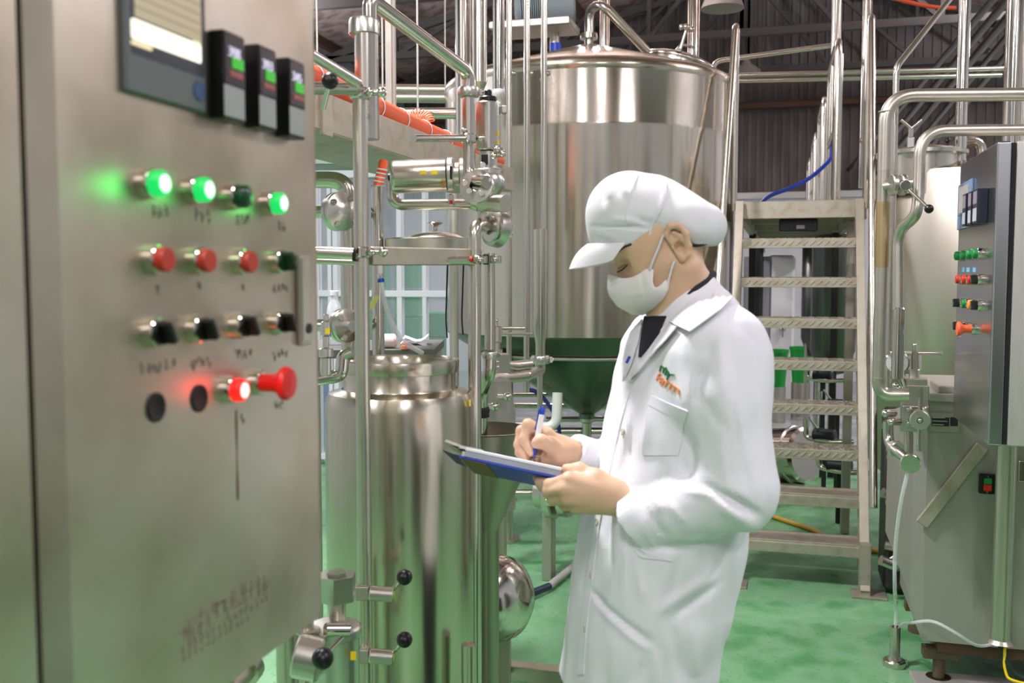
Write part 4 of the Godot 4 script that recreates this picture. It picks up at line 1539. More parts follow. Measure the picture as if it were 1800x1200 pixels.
	for k in 3:
		b = MB.new()
		var rows := []
		for i in 5:
			var row := []
			for j in 7:
				var u := j / 6.0
				row.append(pp + R * (-0.02 + u * 0.085 + k * 0.006) - TO * (0.05 - i * 0.03) + Vector3(0, k * 0.006 + 0.012 * sin(u * 4.0 + k) + (0.02 * u * u if k == 2 else 0.0) + 0.004, 0))
			rows.append(row)
		b.sheet(rows, 0.0008)
		part(pap, "sheet", b, mat(Color(0.90, 0.91, 0.93), 0.7))
	# green crates stacked behind the glass, a few blue ones further left
	var kinds := [[620, 8.5, 7, M.crate], [664, 9.2, 7, M.crate], [718, 8.3, 7, M.crate], [770, 9.3, 5, M.crate], [570, 8.8, 3, M.blue], [598, 9.7, 3, M.blue]]
	for q in kinds:
		var cpos := col(q[0], 520, q[1])
		for i in q[2]:
			var base := cpos + Vector3(0, 0.02 + i * 0.235, 0)
			var isb: bool = q[3] == M.blue
			var crate := thing("plastic_crate", "%s ribbed crate behind the glass, %s from the floor in the %s %s stack" % ["blue" if isb else "green", ["first", "second", "third", "fourth", "fifth", "sixth", "seventh"][i], {620: "leftmost", 664: "second", 718: "third", 770: "rightmost", 570: "left", 598: "right"}[q[0]], "blue" if isb else "green"], "crate", base, "blue crates behind the glass" if isb else "green crates behind the glass")
			b = MB.new()
			b.box(base + Vector3(0, 0.11, 0), Vector3(0.20, 0.21, 0.34), Basis(Vector3.UP, deg_to_rad(YAW)), 0.006)
			part(crate, "shell", b, q[3])
			b = MB.new()
			var bs := Basis(Vector3.UP, deg_to_rad(YAW))
			for j in 5:
				b.box(base + bs * Vector3(-0.08 + j * 0.04, 0.11, 0.172), Vector3(0.006, 0.2, 0.008), bs)
			for j in 4:
				b.box(base + bs * Vector3(0, 0.03 + j * 0.055, 0.172), Vector3(0.2, 0.006, 0.008), bs)
			part(crate, "ribs", b, q[3])
			b = MB.new()
			b.box(base + Vector3(0, 0.222, 0), Vector3(0.215, 0.022, 0.355), bs, 0.004)
			part(crate, "rim", b, q[3])
	# --- pipes up the front of the tall tank
	var tk := [[815, 14, 240, 4.35, "leftmost tall shiny pipe rising beside the tall tank", M.shiny, -120], [843, 13.5, 145, 4.3, "second tall pipe from the left, ending in a cone above the actuator", M.pipe, -120], [877, 10.5, 165, 4.2, "third tall pipe, ending in a glass bulb above the actuator", M.shiny, -120], [895, 5, 700, 4.9, "thin pipe on the tank front, first right of the glass bulb", M.pipe, -120], [926, 5.5, 690, 4.85, "thin pipe on the tank front, middle of three", M.pipe, -120], [956, 5.5, 404, 4.8, "thin pipe on the tank front, rightmost of three", M.pipe, -120], [797, 8, 1029, 4.8, "pale upright pipe left of the tall tank behind the valve", M.dull, 180]]
	for q in tk:
		var t := thing("tall_pipe", q[4], "pipe", col(q[0], 300, q[3]), "tall pipes in front of the tank")
		b = MB.new()
		b.tube(upright(q[0], 300, q[3], q[2], q[6]), sz(q[1], q[3]), 20)
		part(t, "tube", b, q[5])
		var c0 := col(q[0], 300, q[3])
		if q[0] == 843:
			b = MB.new()
			b.lathe([Vector2(sz(6, q[3]), yat(c0, 162)), Vector2(sz(13.5, q[3]), yat(c0, 145))], Transform3D(Basis(), c0), 20)
			part(t, "cone_end", b, M.pipe2)
		if q[0] == 877:
			b = MB.new()
			b.ball(Vector3(c0.x, yat(c0, 163), c0.z), sz(12, q[3]), 20)
			part(t, "glass_bulb", b, M.tubing)
		if q[0] in [895, 926, 956]:
			b = MB.new()
			for row in [129]:
				b.ball(Vector3(c0.x, yat(c0, row), c0.z) + R * 0.02, 0.014, 8)
				b.cyl(Vector3(c0.x, yat(c0, row), c0.z), Vector3(c0.x, yat(c0, row), c0.z) - TO * 0.15, 0.008, -1.0, 8)
			part(t, "stand_off", b, M.shiny)
	# sleeved pipe with a clamp, and the sweep that leaves its foot
	var sl := thing("sleeved_pipe", "steel sleeve ending in a clamp with a pipe sweeping off leftwards", "pipe", col(950, 600, 3.6))
	b = MB.new()
	var s1 := col(950, 500, 3.6)
	var w := sz(12.5, 3.6)
	b.lathe([Vector2(w * 0.4, yat(s1, 402)), Vector2(w, yat(s1, 403)), Vector2(w, yat(s1, 575)), Vector2(w * 0.68, yat(s1, 604)), Vector2(w * 0.68, yat(s1, 640))], Transform3D(Basis(), s1), 24)
	part(sl, "sleeve", b, M.pipe)
	clamp_on(sl, Vector3(s1.x, yat(s1, 632), s1.z), Vector3.UP, sz(17, 3.6), R)
	b = MB.new()
	b.tube(bend([Vector3(s1.x, yat(s1, 636), s1.z), Vector3(s1.x, yat(s1, 650), s1.z), at(925, 660, 3.4), at(850, 667, 3.2)], 0.06, 8), sz(10, 3.4), 18)
	part(sl, "sweep", b, M.pipe)
	b = MB.new()
	b.tube(upright(949, 700, 3.65, 760, 650), sz(5, 3.6), 14)
	part(sl, "lower_tube", b, M.pipe2)
	# pressure relief valve and cast valve block
	var rv := thing("relief_valve", "small upright relief valve with a side pipe left of the tank cone", "valve", at(876, 620, 3.3))
	b = MB.new()
	b.cyl(at(873, 602, 3.3), at(873, 573, 3.3), 0.018, -1.0, 20, 0.003)
	b.cyl(at(873, 574, 3.3), at(873, 563, 3.3), 0.005)
	b.ball(at(873, 563, 3.3), 0.007, 10)
	b.cyl(at(873, 620, 3.3), at(873, 602, 3.3), 0.012)
	part(rv, "body", b, M.pipe)
	b = MB.new()
	b.tube([at(880, 577, 3.35), at(920, 577, 3.5)], 0.007, 12)
	b.tube([at(880, 586, 3.35), at(935, 587, 3.5)], 0.005, 12)
	part(rv, "side_pipe", b, M.shiny)
	b = MB.new()
	b.box(at(880, 640, 3.3), Vector3(0.05, 0.075, 0.05), Basis(Vector3.UP, deg_to_rad(YAW + 30)), 0.004)
	b.cyl(at(878, 622, 3.3), at(878, 614, 3.3), 0.012, -1.0, 6)
	part(rv, "block", b, M.cast)
	for q in [[867, 640], [867, 648], [874, 636], [874, 645]]:
		b = MB.new()
		b.ball(at(q[0], q[1], 3.24), 0.008, 10)
		part(rv, "nut", b, M.shiny)
	b = MB.new()
	b.tube([at(890, 640, 3.3), at(905, 643, 3.35), at(930, 640, 3.45)], [0.01, 0.018, 0.018], 16)
	part(rv, "nozzle", b, M.cast)
	b = MB.new()
	b.box(at(916, 641, 3.36), Vector3(0.009, 0.009, 0.002), Basis(Vector3.UP, deg_to_rad(YAW)))
	part(rv, "yellow_sticker", b, M.yellow)
	# round housing with two ball nuts below
	var hs := thing("pump_housing", "tapered grey pump housing with two round nuts behind the funnel", "pump", at(880, 745, 3.2))
	b = MB.new()
	var h0 := col(875, 700, 3.25)
	b.lathe([Vector2(0.0, 0.75), Vector2(0.06, 0.75), Vector2(0.06, yat(h0, 720)), Vector2(0.045, yat(h0, 685)), Vector2(0.045, yat(h0, 668)), Vector2(0, yat(h0, 660))], Transform3D(Basis(), h0), 28)
	part(hs, "casing", b, M.dusty)
	for q in [[890, 697], [868, 714]]:
		b = MB.new()
		b.cyl(at(q[0] - 12, q[1], 3.14), at(q[0], q[1], 3.12), 0.011)
		b.ball(at(q[0] + 2, q[1], 3.12), 0.015, 14)
		part(hs, "ball_nut", b, M.shiny)
	b = MB.new()
	b.cyl(Vector3(h0.x, 0, h0.z), Vector3(h0.x, 0.76, h0.z), 0.03)
	part(hs, "stand", b, M.dull)

# ---------- right-hand side ----------
func build_right() -> void:
	var R := CB * Vector3(1, 0, 0)
	var TO := -Vector3(ray(1620, 600).x, 0, ray(1620, 600).z).normalized()
	var FB := Basis(Vector3.UP, 0.0)
	var b: MB
	# --- second tank behind the machine
	var c := col(1715, 450, 5.2)
	var rr := 0.54
	var fr := c - Vector3(c.x, 0, c.z).normalized() * rr
	var yt := yat(fr, 288)
	var tk := thing("process_tank", "squat polished tank with bolted lid behind the right-hand cabinet", "tank", c)
	b = MB.new()
	b.lathe([Vector2(0, 0.45), Vector2(rr * 0.9, 0.48), Vector2(rr, 0.55), Vector2(rr, yt - 0.03), Vector2(rr * 0.985, yt - 0.008), Vector2(rr * 0.95, yt)], Transform3D(Basis(), c), 80, 40)
	part(tk, "shell", b, steel(Color(0.82, 0.79, 0.73), 0.34, null, Vector3.ONE))
	b = MB.new()
	b.lathe([Vector2(rr * 0.95, yt), Vector2(rr * 0.6, yt + 0.05), Vector2(0, yt + 0.09)], Transform3D(Basis(), c), 64, 50)
	part(tk, "domed_top", b, M.vessel)
	for k in 3:
		var a := TAU * k / 3 + 0.3
		b = MB.new()
		b.cyl(c + Vector3(cos(a) * rr * 0.8, 0, sin(a) * rr * 0.8), c + Vector3(cos(a) * rr * 0.8, 0.55, sin(a) * rr * 0.8), 0.03)
		part(tk, "leg", b, M.pipe2)
	var lc := at(1620, 275, 5.0)
	b = MB.new()
	var lr := sz(76, 5.0)
	b.lathe([Vector2(lr * 0.8, -0.2), Vector2(lr * 0.8, 0.0), Vector2(lr, 0.002), Vector2(lr, 0.02), Vector2(lr * 0.9, 0.03), Vector2(lr * 0.3, 0.055), Vector2(0, 0.058)], MB.frame(lc, Vector3.UP), 48)
	var lid := part(tk, "manway_lid", b, M.pipe)
	b = MB.new()
	var kp := at(1600, 268, 4.85)
	b.cyl(kp, kp + Vector3(0, 0.12, 0), 0.012)
	b.tube([kp + Vector3(0, 0.12, 0), kp + Vector3(0, 0.16, 0) + R * 0.05], 0.007, 10)
	b.tube([kp + Vector3(0, 0.12, 0), kp + Vector3(0, 0.16, 0) - R * 0.05], 0.007, 10)
	b.box(kp + Vector3(0, 0.04, 0), Vector3(0.035, 0.07, 0.03), Basis(), 0.004)
	part(lid, "wing_screw", b, M.shiny)
	b = MB.new()
	b.tube(bend([at(1680, 300, 5.0), at(1682, 250, 5.0), at(1725, 246, 5.0), at(1728, 290, 5.0)], 0.06), 0.024, 14)
	b.cyl(at(1676, 262, 4.98), at(1690, 262, 4.98), 0.045, -1.0, 20, 0.004)
	part(tk, "vent_elbow", b, M.pipe)
	b = MB.new()
	b.tube([at(1666, 275, 4.9), at(1666, 250, 4.9)], 0.005, 8)
	b.ball(at(1666, 247, 4.9), 0.014, 12)
	part(tk, "black_knob", b, M.black)
	# --- the two arched pipes
	var a1 := thing("arched_main_pipe", "taller of two arched steel pipes running right over the machine", "pipe", col(1543, 640, 3.35))
	var q0 := col(1551, 420, 3.35)
	b = MB.new()
	b.tube(bend([at(1598, 694, 3.35), Vector3(q0.x, yat(q0, 694), q0.z), Vector3(q0.x, yat(q0, 168), q0.z), at(1990, 164, 3.3)], 0.10, 12), sz(11.5, 3.35), 22)
	part(a1, "tube", b, M.pipe2)
	b = MB.new()
	b.cyl(Vector3(q0.x, yat(q0, 470), q0.z), Vector3(q0.x, yat(q0, 355), q0.z), sz(12.0, 3.35))
	part(a1, "stained_sleeve", b, steel(Color(0.72, 0.64, 0.48), 0.4, null, Vector3.ONE))
	for row in [196, 300, 664]:
		b = MB.new()
		var w0 := Vector3(q0.x, yat(q0, row), q0.z)
		b.cyl(w0 - Vector3(0, 0.0015, 0), w0 + Vector3(0, 0.0015, 0), sz(12.1, 3.35))
		part(a1, "weld_bead", b, M.dull)
	var a2 := thing("arched_branch_pipe", "lower of two arched steel pipes, kinked below its valve", "pipe", col(1578, 540, 3.2))
	var q1 := col(1615, 320, 3.2)
	b = MB.new()
	b.tube(bend([at(1578, 545, 3.3), at(1578, 405, 3.3), at(1611, 380, 3.2), Vector3(q1.x, yat(q1, 340), q1.z), Vector3(q1.x, yat(q1, 230), q1.z), at(1990, 226, 3.2)], 0.09, 10), sz(10, 3.2), 22)
	part(a2, "tube", b, M.pipe2)
	b = MB.new()
	var q2 := col(1579, 600, 3.3)
	b.lathe([Vector2(0.01, yat(q2, 665)), Vector2(sz(10.5, 3.3), yat(q2, 665)), Vector2(sz(10.5, 3.3), yat(q2, 543)), Vector2(sz(8, 3.3), yat(q2, 540))], Transform3D(Basis(), q2), 24)
	part(a2, "sleeve", b, M.shiny)
	# butterfly valve between them
	var bv := thing("butterfly_valve", "butterfly valve with black ball lever between the two arched pipes", "valve", at(1580, 325, 3.25))
	b = MB.new()
	b.cyl(at(1555, 328, 3.3), at(1620, 320, 3.2), 0.014)
	part(bv, "spindle_pipe", b, M.pipe2)
	for q in [1570, 1586]:
		b = MB.new()
		var v0 := at(q, 325, 3.26)
		b.cyl(v0 - R * 0.009, v0 + R * 0.009, sz(19, 3.25), -1.0, 28, 0.003)
		part(bv, "flange", b, M.cast)
	b = MB.new()
	b.cyl(at(1590, 326, 3.2), at(1592, 326, 3.13), 0.017, -1.0, 22, 0.002)
	part(bv, "hub", b, M.shiny)
	b = MB.new()
	b.tube([at(1594, 330, 3.14), at(1630, 364, 3.08)], 0.0058, 12)
	part(bv, "lever", b, M.pipe)
	b = MB.new()
	b.ball(at(1633, 367, 3.08), sz(8, 3.08), 18)
	part(bv, "ball_knob", b, M.black)
	# thin pipes behind
	var v3 := col(1571, 300, 3.5)
	pipe("slanted_thin_pipe", "thin upright pipe bending off up to the right under the roof", bend([Vector3(v3.x, yat(v3, 700), v3.z), Vector3(v3.x, yat(v3, 118), v3.z), at(1700, -40, 3.7)], 0.06), sz(5.5, 3.5), M.pipe)
	var tall := [[1690, 10, 290, 4.9, "shiny tall pipe behind the lower arched pipe", M.shiny, -80], [1780, 16, 300, 4.4, "broad shiny tall pipe at the far right above the cabinet", M.shiny, -80], [1800, 6, 300, 4.3, "narrow tall pipe right beside the broad shiny one", M.pipe, -80], [1472, 8, 360, 6.0, "tall pipe with rounded top left of the stair's right handrail", M.pipe, 95], [1520, 8, 330, 6.1, "tall shiny pipe behind the stair's right handrail", M.shiny, -80], [1469, 6, 345, 6.3, "tall slim pipe passing the blue hose up to the roof", M.pipe, -80], [1217, 11, 110, 7.4, "tall shiny pipe rising behind the tank manway", M.shiny, -80], [1062, 9, 110, 7.3, "tall shiny pipe rising behind the tip of the tank", M.shiny, -80]]
	for q in tall:
		pipe("roof_pipe", q[4], upright(q[0], 200, q[3], q[2], q[6]), sz(q[1], q[3]), q[5], 18)
	var lev := [[1248, 134, 1770, 120, 6.8, 4.5, "upper of the two long level pipes crossing behind the stair"], [1248, 143, 1760, 132, 6.8, 4.0, "lower of the two long level pipes crossing behind the stair"]]
	for q in lev:
		pipe("level_pipe", q[6], [at(q[0], q[1], q[4]), at(q[2], q[3], q[4])], sz(q[5], q[4]), M.pipe, 12)
	pipe("guard_pipe", "bent rail pipe rising from the tank side to the tall pipe", bend([at(1254, 140, 6.6), at(1254, 108, 6.6), at(1462, 80, 6.6)], 0.1), sz(4.5, 6.6), M.pipe, 12)
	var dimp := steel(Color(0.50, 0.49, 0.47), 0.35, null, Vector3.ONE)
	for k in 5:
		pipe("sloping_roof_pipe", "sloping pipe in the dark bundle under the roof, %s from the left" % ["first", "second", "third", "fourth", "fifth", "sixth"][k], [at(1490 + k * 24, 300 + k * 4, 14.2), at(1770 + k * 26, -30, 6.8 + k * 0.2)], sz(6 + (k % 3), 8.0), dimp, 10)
	var ob := MB.new()
	ob.tube(curve([at(1540, -12, 6.0), at(1590, 2, 6.0), at(1640, 12, 6.0), at(1680, 14, 6.0)]), 0.012, 10)
	solo("orange_roof_cable", "bright orange cable sagging under the roof at the top right", "cable", ob, mat(Color(0.85, 0.30, 0.14), 0.5), at(1600, 4, 6.0))
	# --- machine body with stainless panels
	var zf := -3.82
	var mx0 := atz(1627, 900, zf).x
	var top := atz(1650, 695, zf).y
	var bot := atz(1650, 1128, zf).y
	var m := thing("homogeniser", "stainless floor machine with slanted trim strip and red-green switch", "machine", Vector3(mx0, 0, zf))
	b = MB.new()
	var prof := PackedVector2Array([Vector2(mx0, bot), Vector2(mx0 + 1.1, bot), Vector2(mx0 + 1.1, top - 0.02), Vector2(mx0, top - 0.02)])
	b.prism(prof, 0.7, Transform3D(Basis(), Vector3(0, 0, zf - 0.7)))
	part(m, "housing", b, M.dusty)
	# bevelled left flank: two folded strips
	b = MB.new()
	var e0 := mx0
	var yl := top - 0.12
	b.flat([Vector3(e0, bot, zf), Vector3(e0, yl, zf), Vector3(e0 - 0.035, yl - 0.02, zf - 0.09), Vector3(e0 - 0.035, bot + 0.13, zf - 0.09)], Vector3(e0 + 0.3, 0.6, zf - 0.5))
	part(m, "bevel_strip", b, M.dusty)
	b = MB.new()
	b.flat([Vector3(e0 - 0.035, bot + 0.13, zf - 0.09), Vector3(e0 - 0.035, yl - 0.02, zf - 0.09), Vector3(e0 - 0.07, yl - 0.03, zf - 0.28), Vector3(e0 - 0.07, bot + 0.24, zf - 0.28)], Vector3(e0 + 0.3, 0.6, zf - 0.5))
	part(m, "bevel_strip", b, M.dusty)
	b = MB.new()
	b.flat([Vector3(e0 - 0.07, bot + 0.24, zf - 0.28), Vector3(e0 - 0.07, yl - 0.03, zf - 0.28), Vector3(e0 - 0.07, yl - 0.03, zf - 0.66), Vector3(e0 - 0.07, bot + 0.24, zf - 0.66)], Vector3(e0 + 0.3, 0.6, zf - 0.5))
	b.flat([Vector3(e0 - 0.07, yl - 0.03, zf - 0.28), Vector3(e0 - 0.035, yl - 0.02, zf - 0.09), Vector3(e0, yl, zf), Vector3(e0, yl, zf - 0.66), Vector3(e0 - 0.07, yl - 0.03, zf - 0.66)], Vector3(e0, 0.2, zf - 0.3))
	part(m, "side_panel", b, M.dusty)
	# top cover and slanted trim
	b = MB.new()
	b.box(Vector3(mx0 + 0.55, top - 0.005, zf - 0.34), Vector3(1.1, 0.03, 0.74), Basis(), 0.004)
	part(m, "top_cover", b, M.dusty)
	b = MB.new()
	b.box(Vector3(mx0 + 0.13, top + 0.022, zf - 0.1), Vector3(0.2, 0.03, 0.2), Basis(), 0.006)
	part(m, "top_block", b, M.dusty)
	b = MB.new()
	var t0 := atz(1620, 921, zf + 0.012)
	var t1 := atz(1727, 783, zf + 0.012)
	b.bar(t0, t1, sz(22, 3.6), 0.02, Vector3(0, 0, 1), 0.003)
	part(m, "slanted_trim", b, M.frame)
	b = MB.new()
	b.box(atz(1659, 742, zf + 0.004), Vector3(sz(52, 3.65), sz(34, 3.65), 0.003), Basis(), 0.001)
	var np := part(m, "rating_plate", b, mat(Color(0.66, 0.64, 0.58), 0.45, 0.7))
	b = MB.new()
	b.box(atz(1653, 741, zf + 0.0065), Vector3(sz(28, 3.65), sz(15, 3.65), 0.001))
	b.box(atz(1677, 741, zf + 0.0065), Vector3(sz(12, 3.65), sz(15, 3.65), 0.001))
	part(np, "plate_print", b, M.dark)
	for q in [[1638, 734, 20], [1638, 740, 24], [1638, 746, 18]]:
		b = MB.new()
		b.box(atz(q[0] + q[2] * 0.5 + 2, q[1], zf + 0.0075), Vector3(sz(q[2], 3.65), sz(1.4, 3.65), 0.0006))
		part(np, "plate_line", b, mat(Color(0.7, 0.7, 0.68), 0.5))
	# red and green rocker switch
	b = MB.new()
	var sw := atz(1735, 850, zf + 0.012)
	b.box(sw, Vector3(sz(25, 3.7), sz(33, 3.7), 0.02), Basis(), 0.003)
	var swp := part(m, "switch_plate", b, M.black)
	b = MB.new()
	b.box(sw + Vector3(0, sz(5.5, 3.7), 0.013), Vector3(sz(12, 3.7), sz(10, 3.7), 0.01), Basis(), 0.002)
	part(swp, "green_button", b, M.green)
	b = MB.new()
	b.box(sw + Vector3(0, -sz(5.5, 3.7), 0.013), Vector3(sz(12, 3.7), sz(11, 3.7), 0.01), Basis(), 0.002)
	part(swp, "red_button", b, M.red)
	for s in [-1, 1]:
		b = MB.new()
		b.cyl(sw + Vector3(0, s * sz(13.5, 3.7), 0.009), sw + Vector3(0, s * sz(13.5, 3.7), 0.012), 0.004, -1.0, 10)
		part(swp, "screw", b, M.shiny)
	# base rail and feet
	b = MB.new()
	b.box(Vector3(mx0 + 0.58, bot - 0.025, zf - 0.35), Vector3(1.05, 0.05, 0.66), Basis(), 0.004)
	part(m, "base_rail", b, mat(Color(0.35, 0.24, 0.16), 0.7))
	for q in [[0.07, -0.06], [0.95, -0.06], [0.07, -0.6], [0.95, -0.6]]:
		b = MB.new()
		b.cyl(Vector3(mx0 + q[0], 0.02, zf + q[1]), Vector3(mx0 + q[0], bot - 0.05, zf + q[1]), 0.022)
		b.cyl(Vector3(mx0 + q[0], 0.0, zf + q[1]), Vector3(mx0 + q[0], 0.02, zf + q[1]), 0.045)
		b.box(Vector3(mx0 + q[0], bot - 0.06, zf + q[1]), Vector3(0.12, 0.04, 0.06), Basis(), 0.003)
		part(m, "foot", b, mat(Color(0.33, 0.28, 0.20), 0.7))
	# rust spot bolt
	b = MB.new()
	b.ball(atz(1751, 1043, zf + 0.004), 0.008, 10)
	part(m, "rusty_bolt", b, mat(Color(0.40, 0.22, 0.12), 0.7))
	# --- conduit in front of the machine
	var cd := thing("conduit_pipe", "fat upright conduit pipe with flared foot below the right-hand cabinet", "conduit", atz(1758, 1130, zf + 0.16))
	b = MB.new()
	var cp := atz(1765, 950, zf + 0.16)
	cp.y = 0
	var cyb := yat(cp, 1128)
	b.lathe([Vector2(0.034, cyb - 0.004), Vector2(0.047, cyb), Vector2(0.036, cyb + 0.012), Vector2(0.034, cyb + 0.03), Vector2(0.034, 1.15)], Transform3D(Basis(), cp), 28)
	part(cd, "tube", b, M.pipe2)
	b = MB.new()
	b.tube(curve([cp + Vector3(0.0, cyb, 0), cp + Vector3(0.015, cyb - 0.06, 0.02), cp + Vector3(0.06, cyb - 0.11, 0.03), cp + Vector3(0.2, cyb - 0.12, 0.02)]), 0.012, 10)
	part(cd, "dark_cable", b, mat(Color(0.07, 0.16, 0.12), 0.5))
	b = MB.new()
	b.tube(curve([cp + Vector3(0.01, cyb, 0.02), cp + Vector3(0.012, cyb - 0.09, 0.03), cp + Vector3(0.05, cyb - 0.12, 0.045), cp + Vector3(0.25, cyb - 0.13, 0.05)]), 0.005, 8)
	part(cd, "yellow_cable", b, M.yellow)
	# --- right-hand control cabinet
	var k := 1.2
	var fx := 0.487 * k
	var zn := -2.53 * k
	var zfar := -3.02 * k
	var ct := atx(1747, 252, fx).y
	var cbm := atx(1744, 790, fx).y
	var cab := thing("control_cabinet", "stainless control cabinet with screen and coloured buttons on the right", "control cabinet", Vector3(fx, cbm, zn))
	b = MB.new()
	b.box(Vector3(fx + 0.27, (ct + cbm) * 0.5, (zn + zfar) * 0.5), Vector3(0.44, ct - cbm, zn - zfar - 0.004), Basis(), 0.006)
	part(cab, "box", b, M.sheet2)
	b = MB.new()
	b.box(Vector3(fx + 0.02, (ct + cbm) * 0.5, (zn + zfar) * 0.5), Vector3(0.04, ct - cbm, zn - zfar), Basis(), 0.006)
	var door := part(cab, "door", b, steel(Color(0.74, 0.75, 0.75), 0.22, null, Vector3.ONE))
	b = MB.new()
	b.box(Vector3(fx + 0.045, (ct + cbm) * 0.5, (zn + zfar) * 0.5), Vector3(0.012, ct - cbm - 0.01, zn - zfar - 0.012))
	part(cab, "door_seal", b, M.rubber)
	# touch screen, three meters
	var fz := func(px: float) -> float: return atx(px, 480, fx).z
	var rect := func(px0: float, px1: float, y0: float, y1: float, out: float, mt: Material, nm: String, par: Node3D) -> MeshInstance3D:
		var za: float = fz.call(px0)
		var zb: float = fz.call(px1)
		var pm := (px0 + px1) * 0.5
		var ya := atx(pm, y0, fx).y
		var yb := atx(pm, y1, fx).y
		var q := MB.new()
		q.box(Vector3(fx - out * 0.5, (ya + yb) * 0.5, (za + zb) * 0.5), Vector3(out, absf(ya - yb), absf(za - zb)), Basis(), 0.002)
		return part(par, nm, q, mt)
	var hm: MeshInstance3D = rect.call(1684, 1707, 322, 402, 0.008, mat(Color(0.45, 0.55, 0.66), 0.4), "touch_screen", cab)
	rect.call(1687, 1702, 328, 374, 0.0095, glow(Color(0.95, 0.9, 0.85), 0.8, grey(0.3)), "screen_picture", hm)
	rect.call(1686, 1704, 376, 379, 0.0092, mat(Color(0.15, 0.25, 0.5), 0.4), "blue_band", hm)
	for q in [[1706, 1712, 342, 398], [1716, 1722, 338, 396], [1725, 1733, 334, 393]]:
		var me: MeshInstance3D = rect.call(q[0], q[1], q[2], q[3], 0.03, mat(Color(0.10, 0.12, 0.18), 0.4), "meter", cab)
		rect.call(q[0] + 0.6, q[1] - 0.6, q[2] + 3, q[2] + 26, 0.031, mat(Color(0.55, 0.5, 0.55), 0.3), "meter_window", me)
		rect.call(q[0] + 0.6, q[1] - 0.6, q[2] + 32, q[3] - 3, 0.031, mat(Color(0.70, 0.73, 0.76), 0.4), "meter_plate", me)
	var rows := [[447, [["lamp", M.green], ["lamp", M.green], ["lamp", M.green], ["lamp", M.green]]], [491, [["button", M.red], ["button", M.red], ["button", M.red], ["selector", M.black]]], [535, [["selector", M.black], ["button", M.green], ["button", mat(Color(0.95, 0.6, 0.2), 0.4)], ["selector", M.black]]], [578, [["selector", M.black], ["selector", M.black], ["stop", M.orange], ["", null]]]]
	var cols := [1694, 1705, 1716, 1727]
	for rw in rows:
		for j in 4:
			var kind: Array = rw[1][j]
			if kind[0] == "":
				continue
			var cpt := atx(cols[j], rw[0] + (j - 2.0) * (487.0 - rw[0]) * -0.03, fx)
			_button(cab, cpt, Vector3(-1, 0, 0), kind[0], kind[1], 1.2)
	for q in [[1693, 474], [1702, 474], [1713, 474], [1690, 589]]:
		rect.call(q[0] - 2.5, q[0] + 2.5, q[1] - 4, q[1] + 4, 0.0015, mat(Color(0.45, 0.72, 0.85), 0.5), "blue_tag", cab)
	# arm that carries the cabinet
	b = MB.new()
	b.box(Vector3(fx + 0.3, (cbm + 0.02) * 0.5, zn - 0.3), Vector3(0.09, cbm, 0.09), Basis(), 0.004)
	part(cab, "stand", b, M.pipe2)
	# --- gauge, valve head and block at the machine's corner
	var hd := thing("homogeniser_valve_head", "machined valve block with hand levers and pressure gauge at machine corner", "valve", at(1605, 790, 3.5))
	var blk := at(1607, 715, 3.5)
	var B3 := Basis(Vector3.UP, deg_to_rad(YAW - 22))
	b = MB.new()
	b.box(blk, Vector3(sz(46, 3.5), sz(82, 3.5), 0.10), B3, 0.004)
	part(hd, "block", b, M.cast)
	b = MB.new()
	b.box(blk + B3 * Vector3(0, sz(46, 3.5), 0), Vector3(sz(40, 3.5), sz(12, 3.5), 0.09), B3, 0.003)
	part(hd, "cap_plate", b, M.cast)
	b = MB.new()
	b.cyl(at(1607, 680, 3.5), at(1607, 648, 3.5), sz(9, 3.5))
	part(hd, "stem", b, M.pipe2)
	b = MB.new()
	b.cyl(at(1607, 650, 3.5), at(1607, 618, 3.5), sz(12, 3.5), -1.0, 28, 0.003)
	part(hd, "drum", b, M.shiny)
	b = MB.new()
	b.cyl(at(1608, 618, 3.5), at(1608, 609, 3.5), 0.008, -1.0, 12)
	b.ball(at(1608, 607, 3.5), 0.009, 12)
	part(hd, "top_nut", b, M.shiny)
	b = MB.new()
	b.tube([at(1615, 621, 3.48), at(1656, 621, 3.42)], 0.0065, 12)
	b.tube([at(1600, 621, 3.46), at(1562, 621, 3.40)], 0.0078, 12)
	part(hd, "cross_handle", b, M.shiny)
	var gp := at(1577, 637, 3.42)
	b = MB.new()
	b.cyl(gp - TO * 0.02, gp + TO * 0.014, sz(21, 3.42), -1.0, 40, 0.004)
	var gg := part(hd, "gauge_case", b, M.shiny)
	b = MB.new()
	b.cyl(gp + TO * 0.013, gp + TO * 0.0155, sz(18, 3.42), -1.0, 40)
	part(gg, "dial", b, M.white)
	b = MB.new()
	var gr := R.normalized()
	b.bar(gp + TO * 0.017 + (gr * -0.020 + Vector3(0, -0.016, 0)), gp + TO * 0.017 + (gr * 0.014 + Vector3(0, 0.011, 0)), 0.003, 0.001, TO, 0.0)
	b.cyl(gp + TO * 0.0155, gp + TO * 0.0185, 0.005, -1.0, 12)
	part(gg, "needle", b, M.black)
	b = MB.new()
	for kk in 21:
		var a := deg_to_rad(-130 + kk * 13)
		var dd := gr * sin(a) + Vector3.UP * cos(a)
		b.bar(gp + TO * 0.016 + dd * 0.030, gp + TO * 0.016 + dd * (0.0335 if kk % 5 else 0.036), 0.001, 0.0005, TO, 0.0)
	var tick := part(gg, "dial_ticks", b, M.dark)
	tick.set_meta("kind", "stuff")
	b = MB.new()
	b.cyl(at(1583, 658, 3.45), at(1590, 685, 3.48), 0.012)
	for kk in 3:
		b.ball(at(1574 + kk * 4, 678 + kk * 5, 3.45), 0.013, 12)
	part(hd, "gauge_stem", b, M.shiny)
	b = MB.new()
	b.box(at(1609, 732, 3.44), Vector3(sz(44, 3.44), sz(40, 3.44), 0.012), B3, 0.008)
	part(hd, "square_flange", b, M.cast)
